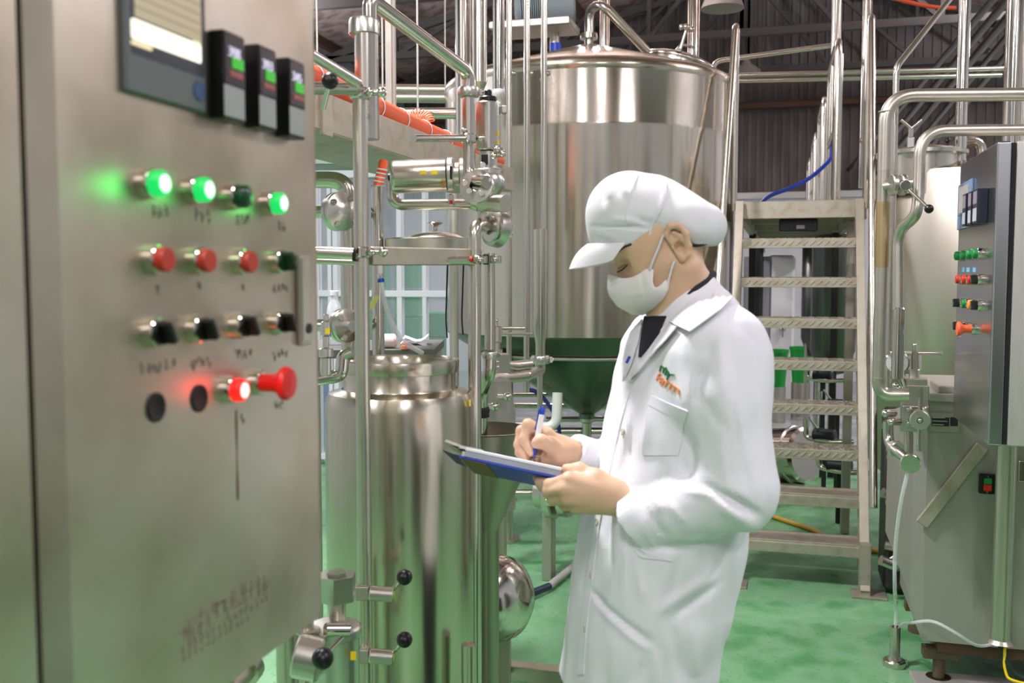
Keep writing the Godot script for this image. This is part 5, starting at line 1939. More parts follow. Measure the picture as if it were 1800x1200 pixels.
	for q in [[1598, 719], [1624, 719], [1597, 743], [1624, 743]]:
		b = MB.new()
		b.cyl(at(q[0], q[1], 3.43), at(q[0], q[1], 3.40), 0.011, -1.0, 6)
		b.ball(at(q[0], q[1], 3.40), 0.010, 12)
		part(hd, "dome_nut", b, M.shiny)
	for q in [[1556, 726, 1572, 726], [1566, 741, 1580, 741]]:
		b = MB.new()
		b.cyl(at(q[2], q[3], 3.44), at(q[0], q[1], 3.42), 0.014, -1.0, 18)
		b.ball(at(q[0], q[1], 3.42), 0.0145, 14)
		part(hd, "acorn_nut", b, M.shiny)
	b = MB.new()
	var wh := at(1617, 737, 3.36)
	b.cyl(wh - TO * 0.04, wh + TO * 0.02, sz(17, 3.36), -1.0, 36, 0.003)
	part(hd, "hand_hub", b, M.cast)
	b = MB.new()
	b.cyl(wh + TO * 0.02, wh + TO * 0.024, 0.011, -1.0, 18)
	b.ball(wh + TO * 0.024, 0.008, 12)
	part(hd, "hub_nut", b, M.shiny)
	b = MB.new()
	b.tube([wh + Vector3(0, 0.02, 0), wh + Vector3(0, sz(58, 3.36), 0)], 0.0075, 14)
	part(hd, "lever", b, M.shiny)
	b = MB.new()
	b.tube([wh - Vector3(0, 0.02, 0), wh - Vector3(0, sz(56, 3.36), 0)], 0.0085, 14)
	part(hd, "lever", b, M.shiny)
	# outlet elbow, blind cap below the block
	b = MB.new()
	b.cyl(at(1597, 756, 3.5), at(1597, 800, 3.5), 0.016)
	part(hd, "down_tube", b, M.pipe2)
	b = MB.new()
	b.tube(curve([at(1561, 740, 3.45), at(1562, 770, 3.45), at(1568, 785, 3.42), at(1582, 797, 3.38), at(1600, 812, 3.34)]), 0.018, 16)
	part(hd, "outlet_elbow", b, M.pipe)
	b = MB.new()
	b.cyl(at(1570, 785, 3.43), at(1576, 790, 3.41), 0.029, -1.0, 24, 0.003)
	part(hd, "clamp_ring", b, M.cast)
	b = MB.new()
	var bl := at(1600, 814, 3.33)
	b.cyl(bl - TO * 0.012, bl + TO * 0.012, sz(17, 3.33), -1.0, 32, 0.003)
	part(hd, "blind_cap", b, M.shiny)
	# --- clear hose to the floor cup, and the one that leaves it
	var cup := aty(1572, 1170, 0.0)
	var cu := thing("floor_drain_cup", "small steel tube on a round clamp base standing on the floor", "cup", cup)
	b = MB.new()
	b.lathe([Vector2(0, 0), Vector2(0.042, 0.0), Vector2(0.044, 0.004), Vector2(0.044, 0.022), Vector2(0.040, 0.026), Vector2(0.026, 0.027), Vector2(0.024, 0.036), Vector2(0.020, 0.045), Vector2(0.0195, 0.158), Vector2(0.0175, 0.158), Vector2(0.0175, 0.05)], MB.frame(cup, Vector3.UP), 32)
	part(cu, "tube", b, M.pipe)
	b = MB.new()
	b.box(cup + R * 0.045 + Vector3(0, 0.013, 0), Vector3(0.012, 0.022, 0.014), Basis(), 0.002)
	part(cu, "clamp_lug", b, M.cast)
	var ch := MB.new()
	var cpl := cup + Vector3(0, 0.14, 0)
	ch.tube(curve([at(1596, 828, 3.34), at(1586, 870, 3.36), at(1578, 920, 3.4), at(1573, 980, 3.45), at(1573, 1040, 3.5), cpl + Vector3(0, 0.1, 0), cpl - Vector3(0, 0.08, 0)]), 0.0068, 12)
	solo("clear_drain_hose", "clear hose hanging from the valve down into the floor cup", "hose", ch, M.tubing, at(1580, 900, 3.4))
	ch = MB.new()
	ch.tube(curve([cpl - Vector3(0, 0.06, -0.005), cpl + Vector3(0.02, 0.025, 0), at(1605, 1094, 3.62), at(1640, 1092, 3.55), at(1680, 1112, 3.5), at(1712, 1132, 3.5), at(1735, 1134, 3.52), at(1758, 1124, 3.56)]), 0.006, 12)
	solo("clear_looping_hose", "clear thin hose looping from the floor cup to the conduit foot", "hose", ch, M.tubing, at(1640, 1092, 3.55))
	b = MB.new()
	var pl := aty(1720, 1195, 0.004)
	b.box(aty(1740, 1203, 0.01), Vector3(0.55, 0.02, 0.12), Basis(Vector3.UP, deg_to_rad(4)), 0.003)
	solo("floor_plate", "flat steel plate lying on the floor before the machine", "plate", b, M.sheet2, aty(1740, 1203, 0.0))
	# latch on the right edge
	b = MB.new()
	var lp := atz(1797, 828, zf + 0.02)
	b.box(lp, Vector3(0.03, 0.08, 0.012), Basis(), 0.006)
	part(m, "latch", b, M.shiny)

# push buttons, lamps, selectors: 22 mm fittings on a panel
func _button(par: Node3D, p: Vector3, d: Vector3, kind: String, m: StandardMaterial3D, s := 0.86) -> void:
	var xf := MB.frame(p, d)
	var b := MB.new()
	b.lathe([Vector2(0, 0), Vector2(0.0148 * s, 0), Vector2(0.0148 * s, 0.004 * s), Vector2(0.0138 * s, 0.011 * s), Vector2(0.0125 * s, 0.012 * s), Vector2(0, 0.012 * s)], xf, 28)
	var bez := part(par, {"lamp": "pilot_lamp", "button": "push_button", "selector": "selector_switch", "stop": "stop_button"}[kind], b, M.shiny)
	b = MB.new()
	match kind:
		"lamp":
			b.lathe([Vector2(0.0125 * s, 0.010 * s), Vector2(0.0125 * s, 0.020 * s), Vector2(0.0115 * s, 0.0225 * s), Vector2(0.007 * s, 0.0245 * s), Vector2(0, 0.025 * s)], xf, 28, 50)
			var lens := part(bez, "lens", b, m)
			if m.emission_enabled:
				b = MB.new()
				b.lathe([Vector2(0.0085 * s, 0.0238 * s), Vector2(0.006 * s, 0.0255 * s), Vector2(0, 0.0265 * s)], xf, 24, 50)
				part(lens, "lamp_core", b, glow(m.emission.lerp(Color.WHITE, 0.75), 5.0))
		"button":
			b.lathe([Vector2(0.0118 * s, 0.010 * s), Vector2(0.0118 * s, 0.019 * s), Vector2(0.0108 * s, 0.0205 * s), Vector2(0, 0.0205 * s)], xf, 28)
			part(bez, "cap", b, m)
		"stop":
			b.lathe([Vector2(0.0105 * s, 0.010 * s), Vector2(0.0105 * s, 0.026 * s), Vector2(0.012 * s, 0.032 * s), Vector2(0.0185 * s, 0.038 * s), Vector2(0.0195 * s, 0.042 * s), Vector2(0.017 * s, 0.046 * s), Vector2(0, 0.048 * s)], xf, 32, 50)
			part(bez, "mushroom_head", b, m)
		"selector":
			b.cyl(xf * Vector3(0, 0.010 * s, 0), xf * Vector3(0, 0.016 * s, 0), 0.0118 * s, -1.0, 24)
			b.box(xf * Vector3(0, 0.021 * s, 0), Vector3(0.0075 * s, 0.014 * s, 0.023 * s), xf.basis * Basis(Vector3.UP, 0.5), 0.0015)
			part(bez, "handle", b, m)

# ---------- far background ----------
func build_back() -> void:
	var b: MB
	# white panel and grey box beyond the stair
	b = MB.new()
	b.box(at(1331, 560, 11.0) * Vector3(1, 0, 1) + Vector3(0, 0.88, 0), Vector3(0.30, 1.76, 0.4), Basis(), 0.01)
	var gb := thing("grey_locker", "plain grey locker seen through the open stair treads", "locker", at(1331, 560, 11.0) * Vector3(1, 0, 1))
	part(gb, "body", b, mat(Color(0.48, 0.48, 0.50), 0.5))
	b = MB.new()
	b.box(at(1331, 560, 10.79) * Vector3(1, 0, 1) + Vector3(0, 0.88, 0), Vector3(0.26, 1.66, 0.01), Basis(), 0.004)
	part(gb, "door", b, mat(Color(0.50, 0.50, 0.52), 0.5))
	b = MB.new()
	var wp := at(1372, 560, 12.0) * Vector3(1, 0, 1)
	var wt := thing("white_tank", "white plastic tank behind the grey locker beyond the stair", "tank", wp)
	b.box(wp + Vector3(0, 0.9, 0), Vector3(0.33, 1.8, 0.3), Basis(), 0.04)
	part(wt, "body", b, M.white)
	b = MB.new()
	b.cyl(wp + Vector3(0.03, 0.9, 0.18), wp + Vector3(0.03, 0.8, 0.18), 0.012)
	b.ball(wp + Vector3(0.03, 0.9, 0.18), 0.04, 10)
	part(wt, "tap", b, M.shiny)
	# green buckets
	for q in [[1365, 640, 10.2, "green plastic bucket standing beside the grey locker"], [1408, 640, 10.6, "green plastic bucket behind the walkway's dark legs"]]:
		var p: Vector3 = at(q[0], q[1], q[2]) * Vector3(1, 0, 1)
		p.y = 0.38
		var t := thing("green_bucket", q[3], "bucket", p, "green buckets beyond the stair")
		b = MB.new()
		b.lathe([Vector2(0, 0), Vector2(0.09, 0), Vector2(0.12, 0.36), Vector2(0.128, 0.36), Vector2(0.128, 0.39), Vector2(0.112, 0.385), Vector2(0.085, 0.02)], MB.frame(p, Vector3.UP), 24)
		part(t, "pail", b, mat(Color(0.05, 0.55, 0.20), 0.5))
		b = MB.new()
		b.cyl(Vector3(p.x, 0, p.z), Vector3(p.x, 0.38, p.z), 0.10)
		part(t, "stool", b, M.dull)
	# dark upright vessels under the walkway's right side
	for q in [[1466, 7.6, 0.17, "dark upright vessel under the walkway, nearer one"], [1440, 9.2, 0.16, "dark upright vessel under the walkway, further one"]]:
		var p := col(q[0], 500, q[1])
		var t := thing("standing_vessel", q[3], "vessel", p, "vessels under the walkway")
		b = MB.new()
		b.lathe([Vector2(0, 0.75), Vector2(q[2] * 0.6, 0.78), Vector2(q[2], 0.95), Vector2(q[2], 1.82), Vector2(q[2] * 0.8, 1.86), Vector2(0, 1.88)], Transform3D(Basis(), p), 36, 40)
		part(t, "shell", b, steel(Color(0.42, 0.42, 0.40), 0.3, null, Vector3.ONE))
		for k in 3:
			b = MB.new()
			var a := TAU * k / 3 + 0.5
			b.cyl(p + Vector3(cos(a), 0, sin(a)) * q[2] * 0.8, p + Vector3(cos(a), 0, sin(a)) * q[2] * 0.8 + Vector3(0, 0.95, 0), 0.016)
			part(t, "leg", b, M.dull)
	# horizontal drum, small pumps and pipe clutter low behind the stair
	var dp := at(1395, 800, 6.7)
	var dm := thing("lying_drum", "lying steel drum with ring behind the lower stair treads", "drum", dp * Vector3(1, 0, 1))
	b = MB.new()
	b.cyl(at(1340, 800, 6.9), at(1418, 800, 6.6), sz(48, 6.7), -1.0, 36, 0.02)
	part(dm, "shell", b, M.shiny)
	b = MB.new()
	b.cyl(at(1396, 800, 6.7), at(1402, 800, 6.68), sz(52, 6.7), -1.0, 36, 0.004)
	part(dm, "ring", b, M.cast)
	b = MB.new()
	b.box(dp * Vector3(1, 0, 1) + Vector3(-0.05, 0.06, 0), Vector3(0.25, 0.12, 0.2))
	part(dm, "cradle", b, M.dull)
	for k in 4:
		var p0 := at(1430 + (k % 2) * 24, 660 + k * 52, 7.4 - k * 0.45)
		var t := thing("small_pump", "small dark pump with bent pipe in the clutter behind the treads, %s counting down" % ["top one", "second", "third", "lowest"][k], "pump", p0 * Vector3(1, 0, 1), "pumps behind the stair")
		b = MB.new()
		b.cyl(p0, p0 + Vector3(0.14, 0.0, 0.05), 0.05, -1.0, 20, 0.01)
		part(t, "motor", b, mat(Color(0.13, 0.14, 0.15), 0.4, 0.5))
		b = MB.new()
		b.tube(bend([p0 + Vector3(-0.05, 0.1, 0), p0 + Vector3(-0.05, -0.02, 0.0), p0 + Vector3(0.1, -0.03, 0.08), p0 + Vector3(0.25, -0.02, 0.1)], 0.04), 0.017, 12)
		part(t, "bent_pipe", b, M.pipe)
		b = MB.new()
		b.tube([p0 + Vector3(0.02, 0.05, 0.03), p0 + Vector3(-0.03, 0.12, 0.06)], 0.008, 8)
		part(t, "handle", b, M.shiny)
		b = MB.new()
		b.bar(p0 + Vector3(0.07, -0.05, 0.02), Vector3(p0.x + 0.07, 0, p0.z + 0.02), 0.03, 0.03)
		part(t, "stand", b, M.dark)
	# dark box added behind the elbows to stand in for the shade
	var ub := at(1590, 850, 4.75) * Vector3(1, 0, 1)
	var un := thing("added_dark_unit", "added dark box standing in for the shade between stair and machine", "pump", ub)
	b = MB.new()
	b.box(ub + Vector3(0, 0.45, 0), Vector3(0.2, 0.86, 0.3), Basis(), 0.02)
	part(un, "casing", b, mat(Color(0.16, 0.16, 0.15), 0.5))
	for k in 3:
		b = MB.new()
		b.tube([ub + Vector3(-0.1, 0.25 + k * 0.22, 0.17), ub + Vector3(0.1, 0.22 + k * 0.22, 0.17)], 0.022, 12)
		part(un, "pipe", b, M.dull)
	b = MB.new()
	b.cyl(ub + Vector3(-0.04, 0.5, 0.14), ub + Vector3(-0.04, 0.5, 0.2), 0.06, -1.0, 20, 0.006)
	part(un, "flange", b, M.cast)
	# manifold of pipes between stair and machine
	for k in 5:
		var p0 := ub + Vector3(-0.06 + (k % 2) * 0.05, 0.82 - k * 0.16, 0.27)
		var t := thing("manifold_elbow", "dull steel pipe elbow right of the stair, %s" % ["topmost of the group", "second down", "third down", "fourth down", "lowest by the floor"][k], "pipe", p0, "elbows right of the stair")
		b = MB.new()
		b.tube(bend([p0 + Vector3(-0.07, 0.03, 0.02), p0 + Vector3(0.0, 0.0, 0), p0 + Vector3(0.01, -0.01, -0.14)], 0.05), 0.024, 14)
		part(t, "tube", b, M.pipe2)
		b = MB.new()
		b.cyl(p0 + Vector3(0.01, -0.006, -0.07), p0 + Vector3(0.01, -0.008, -0.095), 0.038, -1.0, 20, 0.004)
		part(t, "clamp", b, M.cast)
	# --- under the tall tank: cross pipes, white drain pipe, pump
	var lowp := [[880, 694, 1130, 694, 6.9, 4, "thin level pipe behind the cone tip, topmost"], [880, 712, 1130, 716, 7.0, 5, "level pipe behind the cone tip, second from top"], [960, 737, 1130, 735, 6.6, 5, "level pipe behind the cone outlet, third from top"], [900, 757, 1130, 757, 6.2, 6, "level pipe at the cone outlet, lowest but two"], [880, 841, 960, 841, 5.3, 8, "level pipe above the floor behind the funnel, upper"], [870, 866, 972, 866, 4.95, 6, "level pipe above the floor behind the funnel, lower"]]
	for q in lowp:
		pipe("cross_pipe", q[6], [at(q[0], q[1], q[4]), at(q[2], q[3], q[4])], sz(q[5], q[4]), M.pipe, 12)
	pipe("white_drain_pipe", "white plastic drain pipe with a bend left of the cone tip", bend([at(870, 900, 4.9) * Vector3(1, 0, 1), at(870, 752, 4.9), at(978, 750, 4.9), at(980, 690, 4.9)], 0.06), sz(9, 4.9), mat(Color(0.72, 0.74, 0.70), 0.4), 16)
	var bh := MB.new()
	bh.tube(curve([at(925, 684, 5.6), at(945, 690, 5.6), at(965, 712, 5.6), at(980, 740, 5.6), at(984, 770, 5.6)]), 0.012, 10)
	solo("dark_blue_hose", "dark blue hose hanging behind the pen under the tank", "hose", bh, mat(Color(0.04, 0.10, 0.35), 0.5), at(965, 712, 5.6))
	var pm := thing("transfer_pump", "pale transfer pump with clamped round cover on the floor under the tank", "pump", at(960, 900, 4.9) * Vector3(1, 0, 1))
	b = MB.new()
	var p0 := at(965, 868, 4.9)
	var ax := (CB * Vector3(1, 0, 0.5)).normalized()
	b.cyl(p0, p0 + ax * 0.05, sz(42, 4.9), -1.0, 36, 0.008)
	b.cyl(p0 + ax * 0.07, p0 + ax * 0.12, sz(38, 4.9), -1.0, 36, 0.008)
	b.cyl(p0 - ax * 0.06, p0, sz(26, 4.9), -1.0, 28)
	part(pm, "cover", b, M.cast)
	b = MB.new()
	b.cyl(p0 + ax * 0.12, p0 + ax * 0.42, 0.085, -1.0, 28, 0.01)
	part(pm, "motor", b, M.dull)
	b = MB.new()
	b.box(p0 + ax * 0.02 - CB.z * -0.1 + Vector3(0, 0.0, 0.11), Vector3(0.03, 0.035, 0.02), Basis(), 0.004)
	part(pm, "clamp", b, M.shiny)
	for s in [0.0, 0.3]:
		b = MB.new()
		var q: Vector3 = p0 + ax * s
		b.box(Vector3(q.x, q.y * 0.4, q.z), Vector3(0.05, q.y * 0.8, 0.1), Basis(), 0.004)
		part(pm, "foot", b, M.dull)
	b = MB.new()
	var fp := aty(1010, 890, 0.0)
	b.box(fp + Vector3(0, 0.14, 0), Vector3(0.10, 0.16, 0.08), Basis(Vector3.UP, deg_to_rad(YAW)), 0.008)
	var ft := thing("machine_foot", "pale machine foot with black pad under the left hand", "foot", fp)
	part(ft, "leg_box", b, M.cream)
	b = MB.new()
	b.cyl(fp, fp + Vector3(0, 0.06, 0), 0.05, 0.035)
	part(ft, "pad", b, M.rubber)
	# pendant lamp shades far back
	for q in [[1270, 4, 9.0, "white pendant shade at the top edge above the tank"], [1312, 125, 12.5, "dull pendant shade hanging far back beyond the tank"]]:
		var p := at(q[0], q[1], q[2])
		var t := thing("pendant_shade", q[3], "lamp shade", p)
		b = MB.new()
		b.lathe([Vector2(0.20, -0.06), Vector2(0.17, 0.02), Vector2(0.06, 0.09), Vector2(0.03, 0.16), Vector2(0, 0.16)], MB.frame(p, Vector3.UP), 28, 50)
		part(t, "shade", b, mat(Color(0.62, 0.60, 0.57), 0.5))
		b = MB.new()
		b.tube([p + Vector3(0, 0.15, 0), Vector3(p.x, roof_y(p.x), p.z)], 0.008, 8)
		part(t, "cord", b, M.dark)
	# equipment behind the viewer that the polished vessels mirror
	var behind := [[-2.6, 2.4, 0.42, 2.3, "steel holding tank behind the viewer, furthest left", M.tank], [-1.3, 3.1, 0.5, 2.6, "steel holding tank behind the viewer, second from left", M.vessel], [0.9, 2.7, 0.45, 2.4, "steel holding tank behind the viewer, second from right", M.tank], [3.3, 1.7, 0.42, 2.2, "steel holding tank behind the viewer, furthest right", M.vessel]]
	for q in behind:
		var p := Vector3(q[0], 0, q[1])
		var t := thing("holding_tank", q[4], "tank", p, "tanks behind the viewer")
		b = MB.new()
		b.lathe([Vector2(0, 0.25), Vector2(q[2] * 0.9, 0.3), Vector2(q[2], 0.4), Vector2(q[2], q[3] - 0.2), Vector2(q[2] * 0.9, q[3] - 0.08), Vector2(0, q[3])], Transform3D(Basis(), p), 48, 50)
		part(t, "shell", b, q[5])
		for k in 3:
			b = MB.new()
			var a := TAU * k / 3
			b.cyl(p + Vector3(cos(a), 0, sin(a)) * q[2] * 0.8, p + Vector3(cos(a), 0, sin(a)) * q[2] * 0.8 + Vector3(0, 0.4, 0), 0.03)
			part(t, "leg", b, M.dull)
	var dm2 := mat(Color(0.22, 0.20, 0.17), 0.6)
	for q in [[-0.25, 3.6, 0.9, 2.1, "dark brown store cupboard against the wall behind the viewer"], [1.9, 4.3, 1.0, 2.1, "dark brown double cupboard behind the viewer on the right"], [4.5, -1.6, 0.5, 2.0, "dark electrical cupboard on the right-hand wall"]]:
		var t := thing("store_cupboard", q[4], "cupboard", Vector3(q[0], 0, q[1]))
		b = MB.new()
		b.box(Vector3(q[0], q[3] * 0.5, q[1]), Vector3(q[2], q[3], 0.5), Basis(), 0.01)
		part(t, "body", b, dm2)
		b = MB.new()
		b.box(Vector3(q[0], q[3] * 0.5, q[1] - 0.26), Vector3(q[2] * 0.94, q[3] * 0.94, 0.02), Basis(), 0.004)
		part(t, "door", b, dm2)
	var lb := thing("added_dark_block", "added unseen dark block across the aisle that darkens the big control cabinet", "machine", Vector3(1.9, 0, -0.4))  # out of view, added to darken what the lower panel mirrors
	b = MB.new()
	b.box(Vector3(1.9, 0.62, -0.2), Vector3(0.9, 1.2, 2.2), Basis(), 0.02)
	part(lb, "housing", b, dm2)
	b = MB.new()
	b.box(Vector3(1.9, 1.235, -0.2), Vector3(0.94, 0.03, 2.24), Basis(), 0.006)
	part(lb, "top_plate", b, M.dusty)

# ---------- near control cabinet ----------
func build_near_cabinet() -> void:
	var X := -0.5
	var b: MB
	var zl := atx(66, 500, X).z
	var zr := atx(566, 500, X).z
	var yb := atx(563, 1082, X).y
	var yt := 2.25
	var cab := thing("large_control_cabinet", "large brushed steel control cabinet with lit buttons filling the left foreground", "control cabinet", Vector3(X, yb, zr))
	b = MB.new()
	b.box(Vector3(X - 0.27, (yb + yt) * 0.5, (zr - 0.05) * 0.5), Vector3(0.46, yt - yb, -zr - 0.05 - 0.006), Basis(), 0.004)
	part(cab, "box", b, M.sheet2)
	# door with a folded left edge and a rounded right edge
	b = MB.new()
	var zc := atx(108, 500, X).z
	var prof := [Vector2(X - 0.035, zl), Vector2(X - 0.006, zl), Vector2(X, zc), Vector2(X, zr + 0.016), Vector2(X - 0.003, zr + 0.006), Vector2(X - 0.010, zr), Vector2(X - 0.035, zr)]
	for i in prof.size() - 1:
		var p: Vector2 = prof[i]
		var q: Vector2 = prof[i + 1]
		b.flat([Vector3(p.x, yb, p.y), Vector3(q.x, yb, q.y), Vector3(q.x, yt, q.y), Vector3(p.x, yt, p.y)], Vector3(X - 0.2, 1.5, (zl + zr) * 0.5))
	var under := []
	var over := []
	for p in prof:
		under.append(Vector3(p.x, yb, p.y))
		over.append(Vector3(p.x, yt, p.y))
	b.face(under, Vector3.DOWN)
	b.face(over, Vector3.UP)
	var door := part(cab, "door", b, M.sheet)
	b = MB.new()
	b.box(Vector3(X - 0.018, (yb + yt) * 0.5, (zl + 0.007 - 0.02) * 0.5), Vector3(0.034, yt - yb, absf(zl + 0.007) - 0.02), Basis(), 0.004)
	part(cab, "side_door", b, M.sheet)
	b = MB.new()
	b.box(Vector3(X - 0.042, (yb + yt) * 0.5, (zr - 0.06) * 0.5), Vector3(0.012, yt - yb - 0.02, absf(zr) - 0.08))
	part(cab, "door_seal", b, M.rubber)
	# pedestal post so that it stands
	b = MB.new()
	b.box(Vector3(X - 0.36, yb * 0.5, -0.6), Vector3(0.12, yb, 0.5), Basis(), 0.006)
	part(cab, "pedestal", b, M.pipe2)
	var rect := func(px0: float, px1: float, y0: float, y1: float, out: float, mt: Material, nm: String, par: Node3D, base := 0.0) -> MeshInstance3D:
		var xo: float = X + base + out
		var a := atx(px0, y0, xo)
		var c := atx(px1, y1, xo)
		var lo := atx(px0, y1, xo)
		var q := MB.new()
		q.box(Vector3(X + base + out * 0.5, (a.y + lo.y) * 0.5, (a.z + c.z) * 0.5), Vector3(out, absf(a.y - lo.y), absf(a.z - c.z)), Basis(), minf(0.0015, out * 0.4))
		return part(par, nm, q, mt)
	# touch screen: bezel, lit picture in bands, round logo dot
	var hmi: MeshInstance3D = rect.call(217, 363, -140, 156, 0.006, mat(Color(0.36, 0.38, 0.38), 0.45), "touch_screen", cab)
	rect.call(213, 364, -142, 158, 0.003, mat(Color(0.10, 0.12, 0.13), 0.4), "gasket", hmi)
	rect.call(226, 361, -120, 92, 0.0068, mat(Color(0.16, 0.19, 0.23), 0.3), "screen_bezel", hmi)
	var scr := glow(Color(0.80, 0.74, 0.60), 1.5, grey(0.05))
	rect.call(233, 355, -110, 29, 0.0074, scr, "screen_picture", hmi)
	rect.call(233, 355, 29, 68, 0.0078, glow(Color(1.0, 0.97, 0.88), 3.4, grey(0.05)), "screen_white_band", hmi)
	rect.call(233, 270, 68, 78, 0.0078, glow(Color(0.95, 0.9, 0.7), 2.4, grey(0.05)), "screen_key", hmi)
	rect.call(272, 338, 68, 80, 0.0078, glow(Color(0.35, 0.72, 0.66), 1.8, grey(0.05)), "screen_green_band", hmi)
	rect.call(340, 355, 68, 82, 0.0078, glow(Color(0.95, 0.9, 0.75), 2.4, grey(0.05)), "screen_key", hmi)
	for k in 7:
		rect.call(236, 352, -100 + k * 18, -98 + k * 18, 0.0079, glow(Color(0.62, 0.55, 0.42), 1.2, grey(0.05)), "screen_line", hmi)
	var lg := MB.new()
	var lp := atx(350, 160, X + 0.006)
	lg.cyl(lp, lp + Vector3(0.0012, 0, 0), 0.0085, -1.0, 24)
	part(hmi, "blue_dot", lg, mat(Color(0.20, 0.30, 0.46), 0.5))
	# three temperature meters
	var font := SystemFont.new()
	font.font_names = PackedStringArray(["Droid Sans"])
	var num := ["398", "393", "345"]
	var i := 0
	for q in [[393, 432, 50, 206], [455, 487, 76, 222], [508, 537, 100, 238]]:
		var m: MeshInstance3D = rect.call(q[0], q[1], q[2], q[3], 0.017, M.black, "meter", cab)
		var h: float = q[3] - q[2]
		rect.call(q[0] + 2, q[1] - 1, q[2] + h * 0.62, q[3] - 4, 0.0012, mat(Color(0.62, 0.63, 0.62), 0.5), "meter_plate", m, 0.017)
		rect.call(q[0] + 2, q[1] - 1, q[2] + 5, q[2] + h * 0.6, 0.0008, mat(Color(0.16, 0.12, 0.12), 0.25), "meter_window", m, 0.017)
		var w: float = q[1] - q[0]
		rect.call(q[0] + w * 0.40, q[1] - w * 0.08, q[2] + h * 0.31, q[2] + h * 0.44, 0.0006, glow(Color(0.18, 0.75, 0.12), 1.8), "green_readout", m, 0.018)
		rect.call(q[0] + w * 0.30, q[1] - w * 0.10, q[2] + h * 0.46, q[2] + h * 0.53, 0.0006, glow(Color(0.65, 0.32, 0.26), 1.2), "red_readout", m, 0.018)
		var tm := TextMesh.new()
		tm.text = num[i]
		tm.font = font
		tm.font_size = 64
		tm.depth = 0.001
		tm.pixel_size = 0.00019
		var td := MeshInstance3D.new()
		td.name = "display_digits"
		td.mesh = tm
		td.material_override = glow(Color(0.92, 0.90, 1.0), 1.9)
		m.add_child(td)
		var ctr := atx((q[0] + q[1]) * 0.5, q[2] + h * 0.22 + (487 - q[2]) * w * 0.5 / 950.0, X + 0.0185)
		td.transform = Transform3D(Basis(Vector3.UP, PI / 2).scaled(Vector3(1, 1, 1)), ctr - origin_of(m))
		i += 1
	# buttons: lens-front pixel -> place on the panel
	var put := func(px: float, py: float, out: float) -> Vector3:
		var p := atx(px, py, X + out)
		return Vector3(X, p.y, p.z)
	var gl := glow(Color(0.10, 0.85, 0.38), 2.2, Color(0.02, 0.3, 0.12))
	var lamps := [[297, 322, true], [375, 333, true], [443, 345, false], [505, 357, true]]
	for q in lamps:
		_button(cab, put.call(q[0], q[1], 0.024), Vector3(1, 0, 0), "lamp", gl if q[2] else mat(Color(0.03, 0.22, 0.13), 0.25))
		if q[2]:
			_spark(put.call(q[0], q[1], 0.024) + Vector3(0.030, 0, 0), Color(0.15, 1.0, 0.4), 0.0012)
	var rd := mat(Color(0.72, 0.20, 0.12), 0.35)
	for q in [[301, 456], [375, 458], [449, 460]]:
		_button(cab, put.call(q[0], q[1], 0.02), Vector3(1, 0, 0), "button", rd)
	var dg := mat(Color(0.02, 0.20, 0.10), 0.35)
	_button(cab, put.call(513, 459, 0.02), Vector3(1, 0, 0), "selector", dg)
	for q in [[303, 585], [377, 579], [450, 573], [516, 567]]:
		_button(cab, put.call(q[0], q[1], 0.022), Vector3(1, 0, 0), "selector", M.black)
	for q in [[277, 716], [353, 700]]:
		b = MB.new()
		var p: Vector3 = put.call(q[0], q[1], 0.002)
		b.lathe([Vector2(0.0125, 0), Vector2(0.0125, 0.0015), Vector2(0.0105, 0.002), Vector2(0.008, 0.0005), Vector2(0, 0.0003)], MB.frame(p, Vector3(1, 0, 0)), 24)
		part(cab, "hole_plug", b, M.rubber)
	_button(cab, put.call(438, 686, 0.025), Vector3(1, 0, 0), "lamp", glow(Color(1.0, 0.12, 0.08), 2.6, Color(0.5, 0.05, 0.04)))
	_spark(put.call(438, 686, 0.025) + Vector3(0.031, 0, 0), Color(1.0, 0.10, 0.06), 0.0012)
	_button(cab, put.call(520, 674, 0.046), Vector3(1, 0, 0), "stop", mat(Color(0.85, 0.06, 0.04), 0.35))
	# latch near the door's free edge
	var lt: MeshInstance3D = rect.call(528, 549, 448, 608, 0.006, M.dull, "door_latch", cab)
	rect.call(531, 546, 455, 600, 0.001, M.pipe2, "latch_lever", lt, 0.006)
	b = MB.new()
	var kp: Vector3 = put.call(543, 577, 0.007) + Vector3(0.006, 0, 0)
	b.cyl(kp, kp + Vector3(0.0025, 0, 0), 0.0055, -1.0, 16)
	part(lt, "keyhole", b, M.dark)
	# worn small print under the fittings, and the maker's lines at the foot
	var ink := mat(Color(0.46, 0.44, 0.40), 0.7)
	rng.seed = 41
	for q in [[280, 372, 3, 16], [355, 378, 3, 16], [427, 385, 3, 16], [495, 398, 2, 14], [278, 505, 1, 12], [352, 503, 1, 12], [428, 505, 1, 10], [492, 508, 4, 14], [277, 645, 6, 20], [352, 638, 4, 16], [428, 620, 4, 18], [492, 622, 4, 16], [426, 738, 1, 10], [490, 712, 2, 14]]:
		b = MB.new()
		var c0: Vector3 = put.call(q[0], q[1], 0.0)
		for g in q[2]:
			for s in 4:
				var off := Vector3(0.0004, rng.randf_range(-0.004, 0.004), -(g - (q[2] - 1) * 0.5) * 0.0085 + rng.randf_range(-0.003, 0.003))
				b.box(c0 + off, Vector3(0.0004, 0.0008 if s % 2 else 0.006, 0.005 if s % 2 else 0.0008))
		var o := part(cab, "worn_print", b, ink)
		o.set_meta("kind", "stuff")
